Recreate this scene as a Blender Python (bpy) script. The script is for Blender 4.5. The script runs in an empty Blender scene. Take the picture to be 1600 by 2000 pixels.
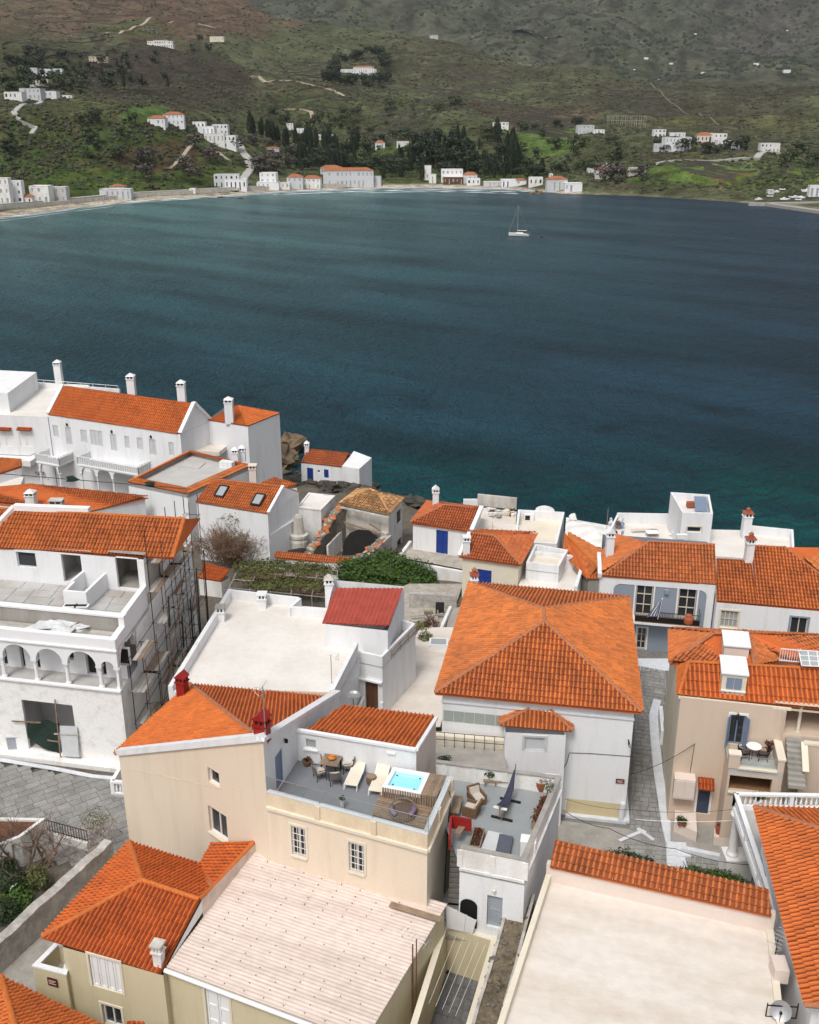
import bpy,math,random
import numpy as np
from mathutils import Vector,Matrix,noise
C = bpy.context.scene
COL = C.collection
R = math.radians
# ---------------------------------------------------------------- camera
F,TH,H = 2000.0,R(21.4),52.0          # focal length in photo pixels, pitch, height above the sea
cd = bpy.data.cameras.new('camera'); cam = bpy.data.objects.new('camera',cd); COL.objects.link(cam)
cam.location = (0,0,H); cam.rotation_euler = (R(90)-TH,0,0)
cd.sensor_fit = 'HORIZONTAL'; cd.sensor_width = 36; cd.lens = 36*F/1600
cd.clip_start = 1; cd.clip_end = 20000
C.camera = cam
# ---------------------------------------------------------------- light
SUN_EL,SUN_AZ = R(58),R(205)             # soft sun behind the camera, to the left
W = bpy.data.worlds.new('World'); C.world = W; W.use_nodes = True
nt = W.node_tree; nt.nodes.clear()
sky = nt.nodes.new('ShaderNodeTexSky'); sky.sky_type = 'NISHITA'; sky.sun_disc = False
sky.sun_elevation = SUN_EL; sky.sun_rotation = SUN_AZ; sky.air_density = 1.0; sky.dust_density = 4.0; sky.ozone_density = 1.0
hs = nt.nodes.new('ShaderNodeHueSaturation'); hs.inputs['Saturation'].default_value = 0.28
bg = nt.nodes.new('ShaderNodeBackground'); bg.inputs['Strength'].default_value = 0.12
wo = nt.nodes.new('ShaderNodeOutputWorld')
nt.links.new(sky.outputs[0],hs.inputs['Color']); nt.links.new(hs.outputs[0],bg.inputs[0]); nt.links.new(bg.outputs[0],wo.inputs[0])
sd = bpy.data.lights.new('sun','SUN'); sd.energy = 1.5; sd.angle = R(15); sd.color = (1,.96,.9)
sun = bpy.data.objects.new('sun',sd); COL.objects.link(sun)
dirv = Vector((math.cos(SUN_EL)*math.sin(SUN_AZ),math.cos(SUN_EL)*math.cos(SUN_AZ),math.sin(SUN_EL)))
sun.rotation_euler = dirv.to_track_quat('Z','Y').to_euler()
C.view_settings.view_transform = 'Standard'; C.view_settings.look = 'None'
C.view_settings.exposure = 0.35; C.view_settings.gamma = 1.0; C.view_settings.use_curve_mapping = False
C.render.engine = 'CYCLES'

# ---------------------------------------------------------------- measuring: the place is laid out from sight lines
def ray(px,py):
    a = (px-800)/F; b = (1000-py)/F
    return (a,math.cos(TH)+b*math.sin(TH),-math.sin(TH)+b*math.cos(TH))
def at(px,py,z):
    r = ray(px,py); t = (z-H)/r[2]
    return Vector((r[0]*t,r[1]*t,z))
def aty(px,py,Y):
    r = ray(px,py); t = Y/r[1]
    return Vector((r[0]*t,Y,H+r[2]*t))
def pick(p0,p1,px,py):
    """sight line meets the upright plane through p0,p1: (distance along from p0, height)"""
    r = ray(px,py); dx,dy = p1[0]-p0[0],p1[1]-p0[1]; L = math.hypot(dx,dy); dx /= L; dy /= L
    nx,ny = dy,-dx
    t = (nx*p0[0]+ny*p0[1])/(nx*r[0]+ny*r[1])
    return ((r[0]*t-p0[0])*dx+(r[1]*t-p0[1])*dy,H+r[2]*t)
def zcol(base,zb,top):
    return aty(top[0],top[1],at(base[0],base[1],zb)[1])[2]
def v3(p,z=None):
    return Vector((p[0],p[1],p[2] if z is None else z))
def lerp(a,b,t): return a+(b-a)*t

# ---------------------------------------------------------------- materials
def mk(name,col,col2=None,rough=.8,s1=.6,s2=12,var=.15,bump=.15,stretch=1,island=0,metal=0,spec=.3,bs=25,contrast=(.35,.7),dirn=None):
    """two tone procedural material: big patches between col and col2, fine brightness grain, fine relief"""
    m = bpy.data.materials.new(name); m.use_nodes = True; n = m.node_tree.nodes; l = m.node_tree.links
    b = n['Principled BSDF']; b.inputs['Roughness'].default_value = rough; b.inputs['Metallic'].default_value = metal
    b.inputs['Specular IOR Level'].default_value = spec
    tc = n.new('ShaderNodeTexCoord'); mp = n.new('ShaderNodeMapping'); mp.inputs['Scale'].default_value = (1,1,stretch)
    geo = n.new('ShaderNodeNewGeometry'); l.new(geo.outputs['Position'],mp.inputs[0])
    if dirn: mp.vector_type = 'TEXTURE'; mp.inputs['Rotation'].default_value = (0,0,dirn[0]); mp.inputs['Scale'].default_value = (dirn[1],1,1)
    n1 = n.new('ShaderNodeTexNoise'); n1.inputs['Scale'].default_value = s1; n1.inputs['Detail'].default_value = 6; n1.inputs['Roughness'].default_value = .62
    l.new(mp.outputs[0],n1.inputs[0])
    mr = n.new('ShaderNodeMapRange'); mr.inputs[1].default_value = contrast[0]; mr.inputs[2].default_value = contrast[1]
    l.new(n1.outputs[0],mr.inputs[0])
    mx = n.new('ShaderNodeMix'); mx.data_type = 'RGBA'
    c2 = col2 or tuple(c*.8 for c in col)
    mx.inputs[6].default_value = (*col,1); mx.inputs[7].default_value = (*c2,1); l.new(mr.outputs[0],mx.inputs[0])
    n2 = n.new('ShaderNodeTexNoise'); n2.inputs['Scale'].default_value = s2; n2.inputs['Detail'].default_value = 4
    l.new(geo.outputs['Position'],n2.inputs[0])
    m2 = n.new('ShaderNodeMapRange'); m2.inputs[1].default_value = .25; m2.inputs[2].default_value = .75
    m2.inputs[3].default_value = 1-var; m2.inputs[4].default_value = 1+var; l.new(n2.outputs[0],m2.inputs[0])
    fac = m2.outputs[0]
    if island:
        oi = n.new('ShaderNodeObjectInfo'); ad = n.new('ShaderNodeMath'); ad.operation = 'ADD'
        l.new(oi.outputs['Random'],ad.inputs[0]); l.new(geo.outputs['Random Per Island'],ad.inputs[1])
        fr = n.new('ShaderNodeMath'); fr.operation = 'FRACT'; l.new(ad.outputs[0],fr.inputs[0])
        m3 = n.new('ShaderNodeMapRange'); m3.inputs[3].default_value = 1-island; m3.inputs[4].default_value = 1+island
        l.new(fr.outputs[0],m3.inputs[0])
        mu = n.new('ShaderNodeMath'); mu.operation = 'MULTIPLY'; l.new(fac,mu.inputs[0]); l.new(m3.outputs[0],mu.inputs[1]); fac = mu.outputs[0]
        m['frac'] = 1
    vm = n.new('ShaderNodeVectorMath'); vm.operation = 'SCALE'; l.new(mx.outputs[2],vm.inputs[0]); l.new(fac,vm.inputs['Scale'])
    l.new(vm.outputs[0],b.inputs['Base Color'])
    if bump:
        n3 = n.new('ShaderNodeTexNoise'); n3.inputs['Scale'].default_value = bs; n3.inputs['Detail'].default_value = 5; l.new(geo.outputs['Position'],n3.inputs[0])
        bp = n.new('ShaderNodeBump'); bp.inputs['Strength'].default_value = bump; bp.inputs['Distance'].default_value = .05
        l.new(n3.outputs[0],bp.inputs['Height']); l.new(bp.outputs[0],b.inputs['Normal'])
    return m
def glassy(name,col,rough=.08):
    m = bpy.data.materials.new(name); m.use_nodes = True; b = m.node_tree.nodes['Principled BSDF']
    b.inputs['Base Color'].default_value = (*col,1); b.inputs['Roughness'].default_value = rough; b.inputs['Specular IOR Level'].default_value = .5
    return m
def clearglass(name):
    m = bpy.data.materials.new(name); m.use_nodes = True; n = m.node_tree.nodes; l = m.node_tree.links
    out = n['Material Output']; n.remove(n['Principled BSDF'])
    t = n.new('ShaderNodeBsdfTransparent'); t.inputs[0].default_value = (.93,.955,.955,1); g = n.new('ShaderNodeBsdfGlossy'); g.inputs['Roughness'].default_value = .03
    mx = n.new('ShaderNodeMixShader')
    mx.inputs[0].default_value = .035; l.new(t.outputs[0],mx.inputs[1]); l.new(g.outputs[0],mx.inputs[2]); l.new(mx.outputs[0],out.inputs[0])
    return m
M = {}
M['white'] = mk('white_plaster',(.74,.745,.755),(.53,.52,.50),s1=1.2,var=.045,bump=.3,stretch=.13,contrast=(.5,.95),bs=9)
M['whitenew'] = mk('fresh_white_plaster',(.77,.775,.785),(.72,.72,.725),s1=.35,var=.02,bump=.15,contrast=(.45,.85),bs=9)
M['whiteold'] = mk('weathered_white_plaster',(.76,.75,.73),(.52,.49,.45),s1=.9,var=.07,bump=.45,stretch=.4,contrast=(.42,.8),bs=8)
M['patchy'] = mk('patchy_lime_plaster',(.78,.77,.75),(.60,.58,.55),s1=1.3,var=.09,bump=.5,contrast=(.5,.75),bs=5)
M['dirty'] = mk('stained_plaster',(.60,.57,.52),(.34,.31,.27),s1=1.1,var=.12,bump=.6,stretch=.35,bs=8)
M['roofwhite'] = mk('white_roof_coating',(.72,.69,.65),(.60,.55,.49),s1=.28,s2=3,var=.05,bump=.2,contrast=(.4,.8),bs=6)
M['rooflime'] = mk('limewashed_flat_roof',(.67,.615,.555),(.53,.46,.39),s1=.75,s2=2.0,var=.06,bump=.3,contrast=(.42,.8),bs=7,dirn=(R(-16),3.5))
M['cream'] = mk('cream_plaster',(.73,.615,.485),(.60,.49,.385),s1=1.1,var=.035,bump=.25,stretch=.13,contrast=(.5,.95),bs=8)
M['creamold'] = mk('weathered_cream_parapet',(.74,.62,.46),(.60,.48,.33),s1=1.0,var=.07,bump=.4,stretch=.4,bs=8)
M['sand'] = mk('sand_yellow_plaster',(.58,.51,.345),(.46,.40,.27),s1=1.1,var=.035,bump=.2,stretch=.13,contrast=(.5,.95),bs=8)
M['pink'] = mk('pink_beige_plaster',(.59,.475,.375),(.49,.39,.305),s1=1.1,var=.035,bump=.2,stretch=.13,contrast=(.5,.95),bs=8)
M['ivory'] = mk('ivory_plaster',(.72,.66,.54),(.62,.56,.45),s1=.5,var=.04,bump=.25,stretch=.5,bs=8)
M['palepink'] = mk('pale_rose_render',(.70,.60,.54),(.64,.55,.49),s1=.4,var=.03,bump=.2,bs=8)
M['bluegrey'] = mk('blue_grey_plaster',(.27,.31,.37),(.23,.27,.32),s1=.4,var=.03,bump=.2,bs=8)
M['yellow'] = mk('yellow_plinth',(.62,.52,.32),(.54,.45,.28),s1=.8,var=.05,bump=.2)
M['concrete'] = mk('raw_concrete',(.36,.34,.31),(.26,.245,.22),s1=1.2,var=.1,bump=.3,stretch=.3)
M['concfloor'] = mk('pale_cement_floor',(.46,.46,.45),(.36,.33,.30),s1=.5,var=.06,bump=.2,contrast=(.4,.65))
M['greyroof'] = mk('grey_gravel_roof',(.50,.49,.47),(.42,.41,.39),s1=.5,s2=9,var=.14,bump=.4)
M['deck'] = mk('grey_painted_floor',(.215,.225,.245),(.185,.195,.21),s1=.6,var=.04,bump=.1)
M['deck2'] = mk('pale_grey_painted_floor',(.29,.31,.315),(.245,.262,.266),s1=.5,var=.04,bump=.1)
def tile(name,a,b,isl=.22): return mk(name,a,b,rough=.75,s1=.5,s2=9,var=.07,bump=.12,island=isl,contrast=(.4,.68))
M['tile_a'] = tile('orange_clay_tile',(.60,.185,.048),(.44,.140,.048),.17)
M['tile_b'] = tile('red_orange_clay_tile',(.60,.160,.036),(.49,.128,.033),.12)
M['tile_c'] = tile('deep_red_clay_tile',(.55,.125,.026),(.45,.100,.024),.12)
M['tile_d'] = tile('weathered_clay_tile',(.56,.170,.050),(.44,.145,.055),.18)
M['tile_e'] = tile('old_bleached_tile',(.52,.30,.13),(.30,.15,.07),.5)
M['tile_f'] = tile('brick_red_clay_tile',(.52,.145,.048),(.40,.115,.045),.18)
for k_,a_ in (('a',(.27,.064,.020)),('b',(.32,.068,.017)),('c',(.27,.052,.014)),('d',(.27,.078,.028)),('e',(.18,.095,.045)),('f',(.21,.052,.021))): M['tile_%s_pan' % k_] = tile('dirty_shaded_pan_tile_'+k_,a_,tuple(c*.62 for c in a_),.2)  # pan dirt, plus overlap shade put into the colour of pans and lips
M['ridge'] = mk('ridge_tile_orange',(.54,.15,.03),(.40,.115,.03),rough=.75,s1=1.5,var=.15,bump=.2)
M['ridge2'] = mk('mortared_ridge_tile',(.40,.17,.09),(.32,.12,.06),rough=.8,s1=1.5,var=.2,bump=.3)
M['mortar'] = mk('pale_mortar',(.62,.58,.52),None,var=.1)
M['redpaint'] = mk('dark_red_paint',(.30,.018,.014),(.24,.016,.012),rough=.5,var=.1)
M['redmetal'] = mk('red_roof_sheet',(.40,.072,.048),(.30,.055,.04),rough=.55,s1=1.2,s2=10,var=.15,bump=.2,stretch=1)
M['corr'] = mk('pale_pink_corrugated_sheet',(.655,.545,.485),(.44,.36,.31),rough=.7,s1=1.1,s2=2.5,var=.09,bump=.2,contrast=(.45,.8),dirn=(R(-19),9))
M['stone'] = mk('rubble_stone',(.25,.22,.18),(.14,.12,.10),s1=2.2,s2=9,var=.3,bump=.8,island=.35)
M['stonewall'] = mk('limed_rubble_wall',(.48,.45,.42),(.27,.25,.23),s1=1.4,s2=6,var=.16,bump=.8,bs=5)
M['moss'] = mk('lichen_stone',(.19,.15,.10),(.075,.065,.045),s1=1.6,s2=8,var=.35,bump=.9,bs=9)
M['slate'] = mk('grey_paving_slab',(.29,.285,.275),(.20,.195,.18),rough=.7,s1=.9,s2=7,var=.16,bump=.3,island=.13)
M['darkslate'] = mk('dark_grey_paving_slab',(.15,.148,.15),(.10,.098,.10),rough=.7,s1=1.2,s2=7,var=.18,bump=.3,island=.18)
M['joint'] = mk('paving_bed',(.20,.195,.185),(.14,.135,.125),s1=2,var=.2,bump=.3)
M['whiteline'] = mk('limewash_edging',(.66,.68,.72),(.54,.56,.59),s1=2.2,var=.1,bump=.3)
M['earth'] = mk('dry_earth',(.145,.125,.10),(.085,.075,.06),s1=.8,s2=6,var=.25,bump=.6)
M['rubble'] = mk('pale_rubble_ground',(.46,.42,.37),(.30,.27,.22),s1=1.2,s2=7,var=.25,bump=.7)
M['rock'] = mk('shore_rock',(.085,.075,.06),(.035,.033,.03),s1=.5,s2=4,var=.3,bump=1.0,bs=3)
M['rockbrown'] = mk('brown_shore_rock',(.20,.14,.085),(.11,.08,.05),s1=.5,s2=4,var=.3,bump=1.0,bs=3)
M['wood'] = mk('weathered_wood',(.30,.22,.15),(.20,.14,.10),rough=.7,s1=2,s2=14,var=.2,bump=.3,island=.15)
M['teak'] = mk('brown_wood',(.24,.13,.065),(.16,.085,.045),rough=.6,s1=3,s2=14,var=.2,bump=.2,island=.15)
M['plank'] = mk('grey_formwork_plank',(.44,.42,.39),(.34,.32,.29),s1=2,s2=12,var=.15,bump=.2,island=.14)
M['wicker'] = mk('wicker_brown',(.21,.12,.07),(.13,.075,.045),s1=8,s2=40,var=.35,bump=.6,bs=60)
M['wickergrey'] = mk('wicker_grey',(.20,.17,.15),(.13,.11,.10),s1=8,s2=40,var=.35,bump=.6,bs=60)
M['cushion'] = mk('pale_cushion',(.55,.50,.44),(.48,.43,.37),s1=3,var=.08,bump=.1)
M['darkcushion'] = mk('brown_cushion',(.13,.095,.075),None,s1=3,var=.1,bump=.1)
M['sling'] = mk('cream_sling_fabric',(.72,.66,.54),(.66,.60,.49),s1=2,s2=30,var=.04,bump=.1)
M['purple'] = mk('mauve_cushion',(.22,.16,.23),(.17,.125,.18),s1=3,var=.1,bump=.1)
M['navy'] = mk('navy_fabric',(.045,.048,.085),(.032,.034,.06),s1=3,var=.12,bump=.2)
M['greypad'] = mk('slate_grey_fabric',(.10,.105,.135),(.085,.09,.115),s1=3,var=.06,bump=.1)
M['ltgrey'] = mk('light_grey_panel',(.56,.57,.58),(.50,.51,.52),s1=2,var=.05,bump=.05)
M['iron'] = mk('dark_iron',(.025,.024,.024),None,rough=.55,metal=.3,var=.1,bump=.05)
M['rust'] = mk('rusty_pipe',(.17,.075,.04),(.10,.05,.03),rough=.8,s1=5,var=.3,bump=.3)
M['steel'] = mk('dull_steel',(.42,.42,.43),None,rough=.45,metal=.6,var=.08,bump=.05)
M['paintwhite'] = mk('white_gloss_paint',(.78,.78,.78),(.72,.72,.71),rough=.5,var=.03,bump=.05)
M['paintcream'] = mk('cream_joinery_paint',(.62,.56,.47),(.54,.48,.40),rough=.6,var=.05,bump=.1)
M['blue'] = mk('strong_blue_paint',(.018,.05,.27),(.014,.04,.21),rough=.5,var=.12,bump=.1)
M['shutterblue'] = mk('grey_blue_shutter',(.20,.25,.35),(.17,.215,.30),rough=.6,var=.06,bump=.1)
M['doorblue'] = mk('slate_blue_door',(.06,.08,.13),(.05,.065,.105),rough=.5,var=.08,bump=.1)
M['brown'] = mk('brown_door',(.12,.055,.03),(.09,.04,.022),rough=.5,var=.15,bump=.1)
M['terra'] = mk('terracotta',(.36,.10,.05),(.29,.085,.045),rough=.7,s1=3,var=.12,bump=.1)
M['soil'] = mk('plant_soil',(.06,.045,.035),None,var=.2)
M['black'] = mk('black_plastic',(.012,.012,.013),None,rough=.4,var=.1,bump=.05)
M['net'] = mk('dark_green_net',(.018,.04,.028),(.010,.02,.016),s1=3,s2=40,var=.3,bump=.3)
M['tarp'] = mk('crumpled_white_sheet',(.66,.67,.68),(.50,.51,.52),s1=2,var=.1,bump=.6,bs=4)
M['sign'] = mk('maroon_sign',(.12,.012,.02),None,rough=.5,var=.05,bump=0)
M['flagblue'] = mk('flag_blue',(.02,.05,.26),None,rough=.7,var=.08,bump=.1)
M['orange'] = mk('orange_fruit',(.75,.25,.02),(.65,.17,.02),rough=.5,s1=5,var=.1)
M['gdoor'] = mk('grey_metal_door',(.33,.36,.40),(.28,.31,.34),rough=.5,s1=2,var=.08,bump=.1)
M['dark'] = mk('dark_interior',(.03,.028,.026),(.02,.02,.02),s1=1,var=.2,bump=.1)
M['dim'] = mk('shaded_room_plaster',(.55,.54,.53),(.47,.46,.45),s1=.8,var=.06,bump=.2)
M['bark'] = mk('grey_bark',(.13,.10,.075),(.08,.062,.05),s1=4,s2=20,var=.25,bump=.5)
M['twig'] = mk('dry_twig',(.25,.155,.10),(.15,.095,.065),s1=2,var=.2,bump=0,island=.35)
def leafm(name,a,b,isl=.45): return mk(name,a,b,rough=.65,s1=1.1,s2=8,var=.15,bump=0,island=isl,contrast=(.38,.65))
M['leaf'] = leafm('green_leaf',(.055,.105,.015),(.03,.065,.012))
M['leafyel'] = leafm('yellow_green_leaf',(.13,.13,.03),(.07,.085,.02))
M['leafdark'] = leafm('dark_green_leaf',(.025,.048,.012),(.014,.03,.009))
M['leafolive'] = leafm('olive_leaf',(.115,.125,.035),(.065,.072,.024))
M['leafred'] = leafm('red_brown_leaf',(.13,.035,.02),(.07,.03,.012))
M['glass'] = glassy('window_glass',(.03,.034,.038))
M['glasspale'] = glassy('curtained_glass',(.33,.35,.36),.15)
M['glassgreen'] = glassy('greenish_glazing',(.33,.37,.34),.2)
M['clear'] = clearglass('clear_glass')
M['tubwater'] = glassy('pool_water',(.30,.72,.86),.05)
M['cable'] = mk('black_cable',(.02,.02,.02),None,var=.05,bump=0)

# ---------------------------------------------------------------- mesh building
LOC = {}
class MB:
    def __init__(s): s.v = []; s.f = []
    def add(s,vs,fs):
        o = len(s.v); s.v += [tuple(p) for p in vs]; s.f += [tuple(i+o for i in f) for f in fs]; return s
    def quad(s,*p): return s.add(p,[tuple(range(len(p)))])
    def prism(s,ring,z0,z1):
        """ring of xy points; z0,z1 numbers or lists"""
        n = len(ring); a = z0 if isinstance(z0,(list,tuple)) else [z0]*n; b = z1 if isinstance(z1,(list,tuple)) else [z1]*n
        vs = [(p[0],p[1],a[i]) for i,p in enumerate(ring)]+[(p[0],p[1],b[i]) for i,p in enumerate(ring)]
        fs = [(i,(i+1) % n,n+(i+1) % n,n+i) for i in range(n)]+[tuple(range(n))[::-1],tuple(range(n,2*n))]
        return s.add(vs,fs)
    def box(s,c,sz,rz=0,rx=0,ry=0):
        m = Matrix.Translation(c) @ Matrix.Rotation(rz,4,'Z') @ Matrix.Rotation(ry,4,'Y') @ Matrix.Rotation(rx,4,'X')
        vs = [m @ Vector((sz[0]*(i & 1 and .5 or -.5),sz[1]*(i & 2 and .5 or -.5),sz[2]*(i & 4 and .5 or -.5))) for i in range(8)]
        return s.add(vs,[(0,2,3,1),(4,5,7,6),(0,1,5,4),(2,6,7,3),(0,4,6,2),(1,3,7,5)])
    def bar(s,a,b,w,h=None,up=None):
        """square bar from a to b"""
        a = Vector(a); b = Vector(b); d = (b-a); L = d.length
        if L<1e-6: return s
        d /= L; u = Vector(up or (0,0,1))
        if abs(d.dot(u))>.99: u = Vector((1,0,0))
        x = d.cross(u).normalized(); y = x.cross(d); h = h or w
        vs = [p+x*(sx*w/2)+y*(sy*h/2) for p in (a,b) for sx,sy in ((-1,-1),(1,-1),(1,1),(-1,1))]
        return s.add(vs,[(3,2,1,0),(4,5,6,7),(0,1,5,4),(1,2,6,5),(2,3,7,6),(3,0,4,7)])
    def tube(s,pts,r,n=6,r2=None):
        pts = [Vector(p) for p in pts]; K = len(pts); o = len(s.v)
        for k,p in enumerate(pts):
            d = (pts[min(k+1,K-1)]-pts[max(k-1,0)]).normalized()
            u = Vector((0,0,1)) if abs(d.z)<.95 else Vector((1,0,0))
            x = d.cross(u).normalized(); y = x.cross(d)
            rr = r if r2 is None else lerp(r,r2,k/(K-1))
            for i in range(n):
                a = 2*math.pi*i/n; s.v.append(tuple(p+(x*math.cos(a)+y*math.sin(a))*rr))
        for k in range(K-1):
            for i in range(n):
                j = (i+1) % n; s.f.append((o+k*n+i,o+k*n+j,o+(k+1)*n+j,o+(k+1)*n+i))
        s.f.append(tuple(o+i for i in range(n))[::-1]); s.f.append(tuple(o+(K-1)*n+i for i in range(n)))
        return s
    def lathe(s,c,prof,n=12,cap=True):
        """prof: (radius, height) pairs"""
        o = len(s.v); c = Vector(c)
        for r,z in prof:
            for i in range(n):
                a = 2*math.pi*i/n; s.v.append((c.x+r*math.cos(a),c.y+r*math.sin(a),c.z+z))
        K = len(prof)
        for k in range(K-1):
            for i in range(n):
                j = (i+1) % n; s.f.append((o+k*n+i,o+k*n+j,o+(k+1)*n+j,o+(k+1)*n+i))
        if cap:
            s.f.append(tuple(o+i for i in range(n))[::-1]); s.f.append(tuple(o+(K-1)*n+i for i in range(n)))
        return s
    def blob(s,c,r,seed=0,n=8,m=5,rough=.25,sq=(1,1,1)):
        o = len(s.v); c = Vector(c); rnd = random.Random(seed)
        off = Vector((rnd.random()*50,rnd.random()*50,rnd.random()*50))
        ring = []
        for k in range(m+1):
            th = math.pi*k/m
            for i in range(n):
                a = 2*math.pi*i/n; d = Vector((math.sin(th)*math.cos(a),math.sin(th)*math.sin(a),math.cos(th)))
                q = r*(1+rough*noise.noise(d*1.7+off)+(.35*rough*noise.noise(d*4.5+off)+.18*rough*noise.noise(d*11+off) if n>10 else 0)); ring.append((c.x+d.x*q*sq[0],c.y+d.y*q*sq[1],c.z+d.z*q*sq[2]))
        s.v += ring
        for k in range(m):
            for i in range(n):
                j = (i+1) % n; s.f.append((o+k*n+i,o+(k+1)*n+i,o+(k+1)*n+j,o+k*n+j))
        return s
    def obj(s,name,mat,parent=None,smooth=False,kind=None,label=None):
        L = LOC.get(parent.name,Vector((0,0,0))) if parent else Vector((0,0,0))
        me = bpy.data.meshes.new(name)
        me.from_pydata([(v[0]-L[0],v[1]-L[1],v[2]-L[2]) for v in s.v] if L.length else s.v,[],s.f)
        if smooth: me.polygons.foreach_set('use_smooth',[True]*len(me.polygons))
        me.materials.append(M[mat] if isinstance(mat,str) else mat)
        o = bpy.data.objects.new(name,me); COL.objects.link(o)
        if parent: o.parent = parent; LOC[o.name] = L
        if kind: o['kind'] = kind
        if label: o['label'] = label
        return o
def thing(name,label,cat,loc=(0,0,0),group=None):
    o = bpy.data.objects.new(name,None); COL.objects.link(o); o.location = loc; o['label'] = label; o['category'] = cat
    o.empty_display_size = .3
    if group: o['group'] = group
    LOC[o.name] = Vector(loc); return o
def tag(o,label,cat,group=None):
    o['label'] = label; o['category'] = cat
    if group: o['group'] = group
    return o
def copy_tree(o,parent=None):
    c = o.copy(); COL.objects.link(c); LOC[c.name] = LOC.get(o.name,Vector((0,0,0)))
    if parent: c.parent = parent
    for ch in list(o.children): copy_tree(ch,c)
    return c
def dup(root,loc,rz=0,label=None,scale=None):
    c = copy_tree(root); c.location = loc; c.rotation_euler = (0,0,rz)
    if label: c['label'] = label
    if scale: c.scale = scale if isinstance(scale,tuple) else (scale,)*3
    return c
def place(root,loc,rz=0): root.location = loc; root.rotation_euler = (0,0,rz); return root

# ---------------------------------------------------------------- walls with real openings
def wall(mb,p0,p1,zb,t0,t1,holes=(),depth=.22,top=None):
    """upright wall from p0 to p1 (outside on the right hand), sloping top t0..t1, rectangular holes (u0,u1,z0,z1)"""
    dx,dy = p1[0]-p0[0],p1[1]-p0[1]; L = math.hypot(dx,dy); dx /= L; dy /= L
    b0,b1 = zb if isinstance(zb,(tuple,list)) else (zb,zb)
    P = lambda u,z,d=0: (p0[0]+dx*u-dy*d,p0[1]+dy*u+dx*d,z)
    T = lambda u: t0+(t1-t0)*u/L
    Bz = lambda u: b0+(b1-b0)*u/L
    us = sorted({0,L} | {min(max(h[i],0.02),L-.02) for h in holes for i in (0,1)})
    for a,b in zip(us,us[1:]):
        m = (a+b)/2; hs = sorted([h for h in holes if h[0]<m<h[1]],key=lambda h: h[2])
        za,zb_ = Bz(a),Bz(b)
        for h in hs:
            mb.quad(P(a,za),P(b,zb_),P(b,h[2]),P(a,h[2])); za = zb_ = h[3]
        mb.quad(P(a,za),P(b,zb_),P(b,T(b)),P(a,T(a)))
    for u0,u1,z0,z1 in holes:
        d = depth
        mb.quad(P(u0,z0),P(u1,z0),P(u1,z0,d),P(u0,z0,d)); mb.quad(P(u0,z1),P(u0,z1,d),P(u1,z1,d),P(u1,z1))
        mb.quad(P(u0,z0),P(u0,z0,d),P(u0,z1,d),P(u0,z1)); mb.quad(P(u1,z0),P(u1,z1),P(u1,z1,d),P(u1,z0,d))
    return mb
def inset(ring,d):
    """move every side of a counter-clockwise ring inward by d (number or list per side)"""
    n = len(ring); ds = d if isinstance(d,(list,tuple)) else [d]*n; out = []
    for i in range(n):
        a,b,c = (Vector(ring[j % n][:2]) for j in (i-1,i,i+1))
        e1 = (b-a).normalized(); e2 = (c-b).normalized(); n1 = Vector((-e1.y,e1.x)); n2 = Vector((-e2.y,e2.x))
        den = e1.x*e2.y-e1.y*e2.x
        q1 = b+n1*ds[i-1]; q2 = b+n2*ds[i]
        if abs(den)<.05: out.append(q2); continue
        t = ((q2-q1).x*e2.y-(q2-q1).y*e2.x)/den; out.append(q1+e1*t)
    return out
def ccw(ring):
    a = sum(ring[i][0]*ring[(i+1) % len(ring)][1]-ring[(i+1) % len(ring)][0]*ring[i][1] for i in range(len(ring)))
    return list(ring) if a>0 else list(ring)[::-1]
def ringwall(mb,ring,t,z0,z1,cap=0,over=0):
    ring = ccw(ring); o = inset(ring,-over) if over else [Vector(p[:2]) for p in ring]; i = inset(ring,t+over); n = len(ring)
    for k in range(n):
        j = (k+1) % n
        mb.quad((*o[k],z0),(*o[j],z0),(*o[j],z1),(*o[k],z1)); mb.quad((*i[j],z0),(*i[k],z0),(*i[k],z1),(*i[j],z1))
        mb.quad((*o[k],z1),(*o[j],z1),(*i[j],z1),(*i[k],z1)); mb.quad((*o[j],z0),(*o[k],z0),(*i[k],z0),(*i[j],z0))
    return mb
def segwall(mb,p,q,t,z0,z1,z1b=None,side=0):
    """free standing wall from p to q, thickness t centred (side 0) or to the left (1) / right (-1)"""
    p = Vector(p[:2]); q = Vector(q[:2]); d = (q-p).normalized(); n = Vector((-d.y,d.x))
    a,b = (t/2,-t/2) if side==0 else ((t,0) if side>0 else (0,-t))
    r = [p+n*b,q+n*b,q+n*a,p+n*a]; zb = z1 if z1b is None else z1b
    z0 = z0 if isinstance(z0,(list,tuple)) else (z0,z0)
    return mb.prism(r,[z0[0],z0[1],z0[1],z0[0]],[z1,zb,zb,z1])

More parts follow.
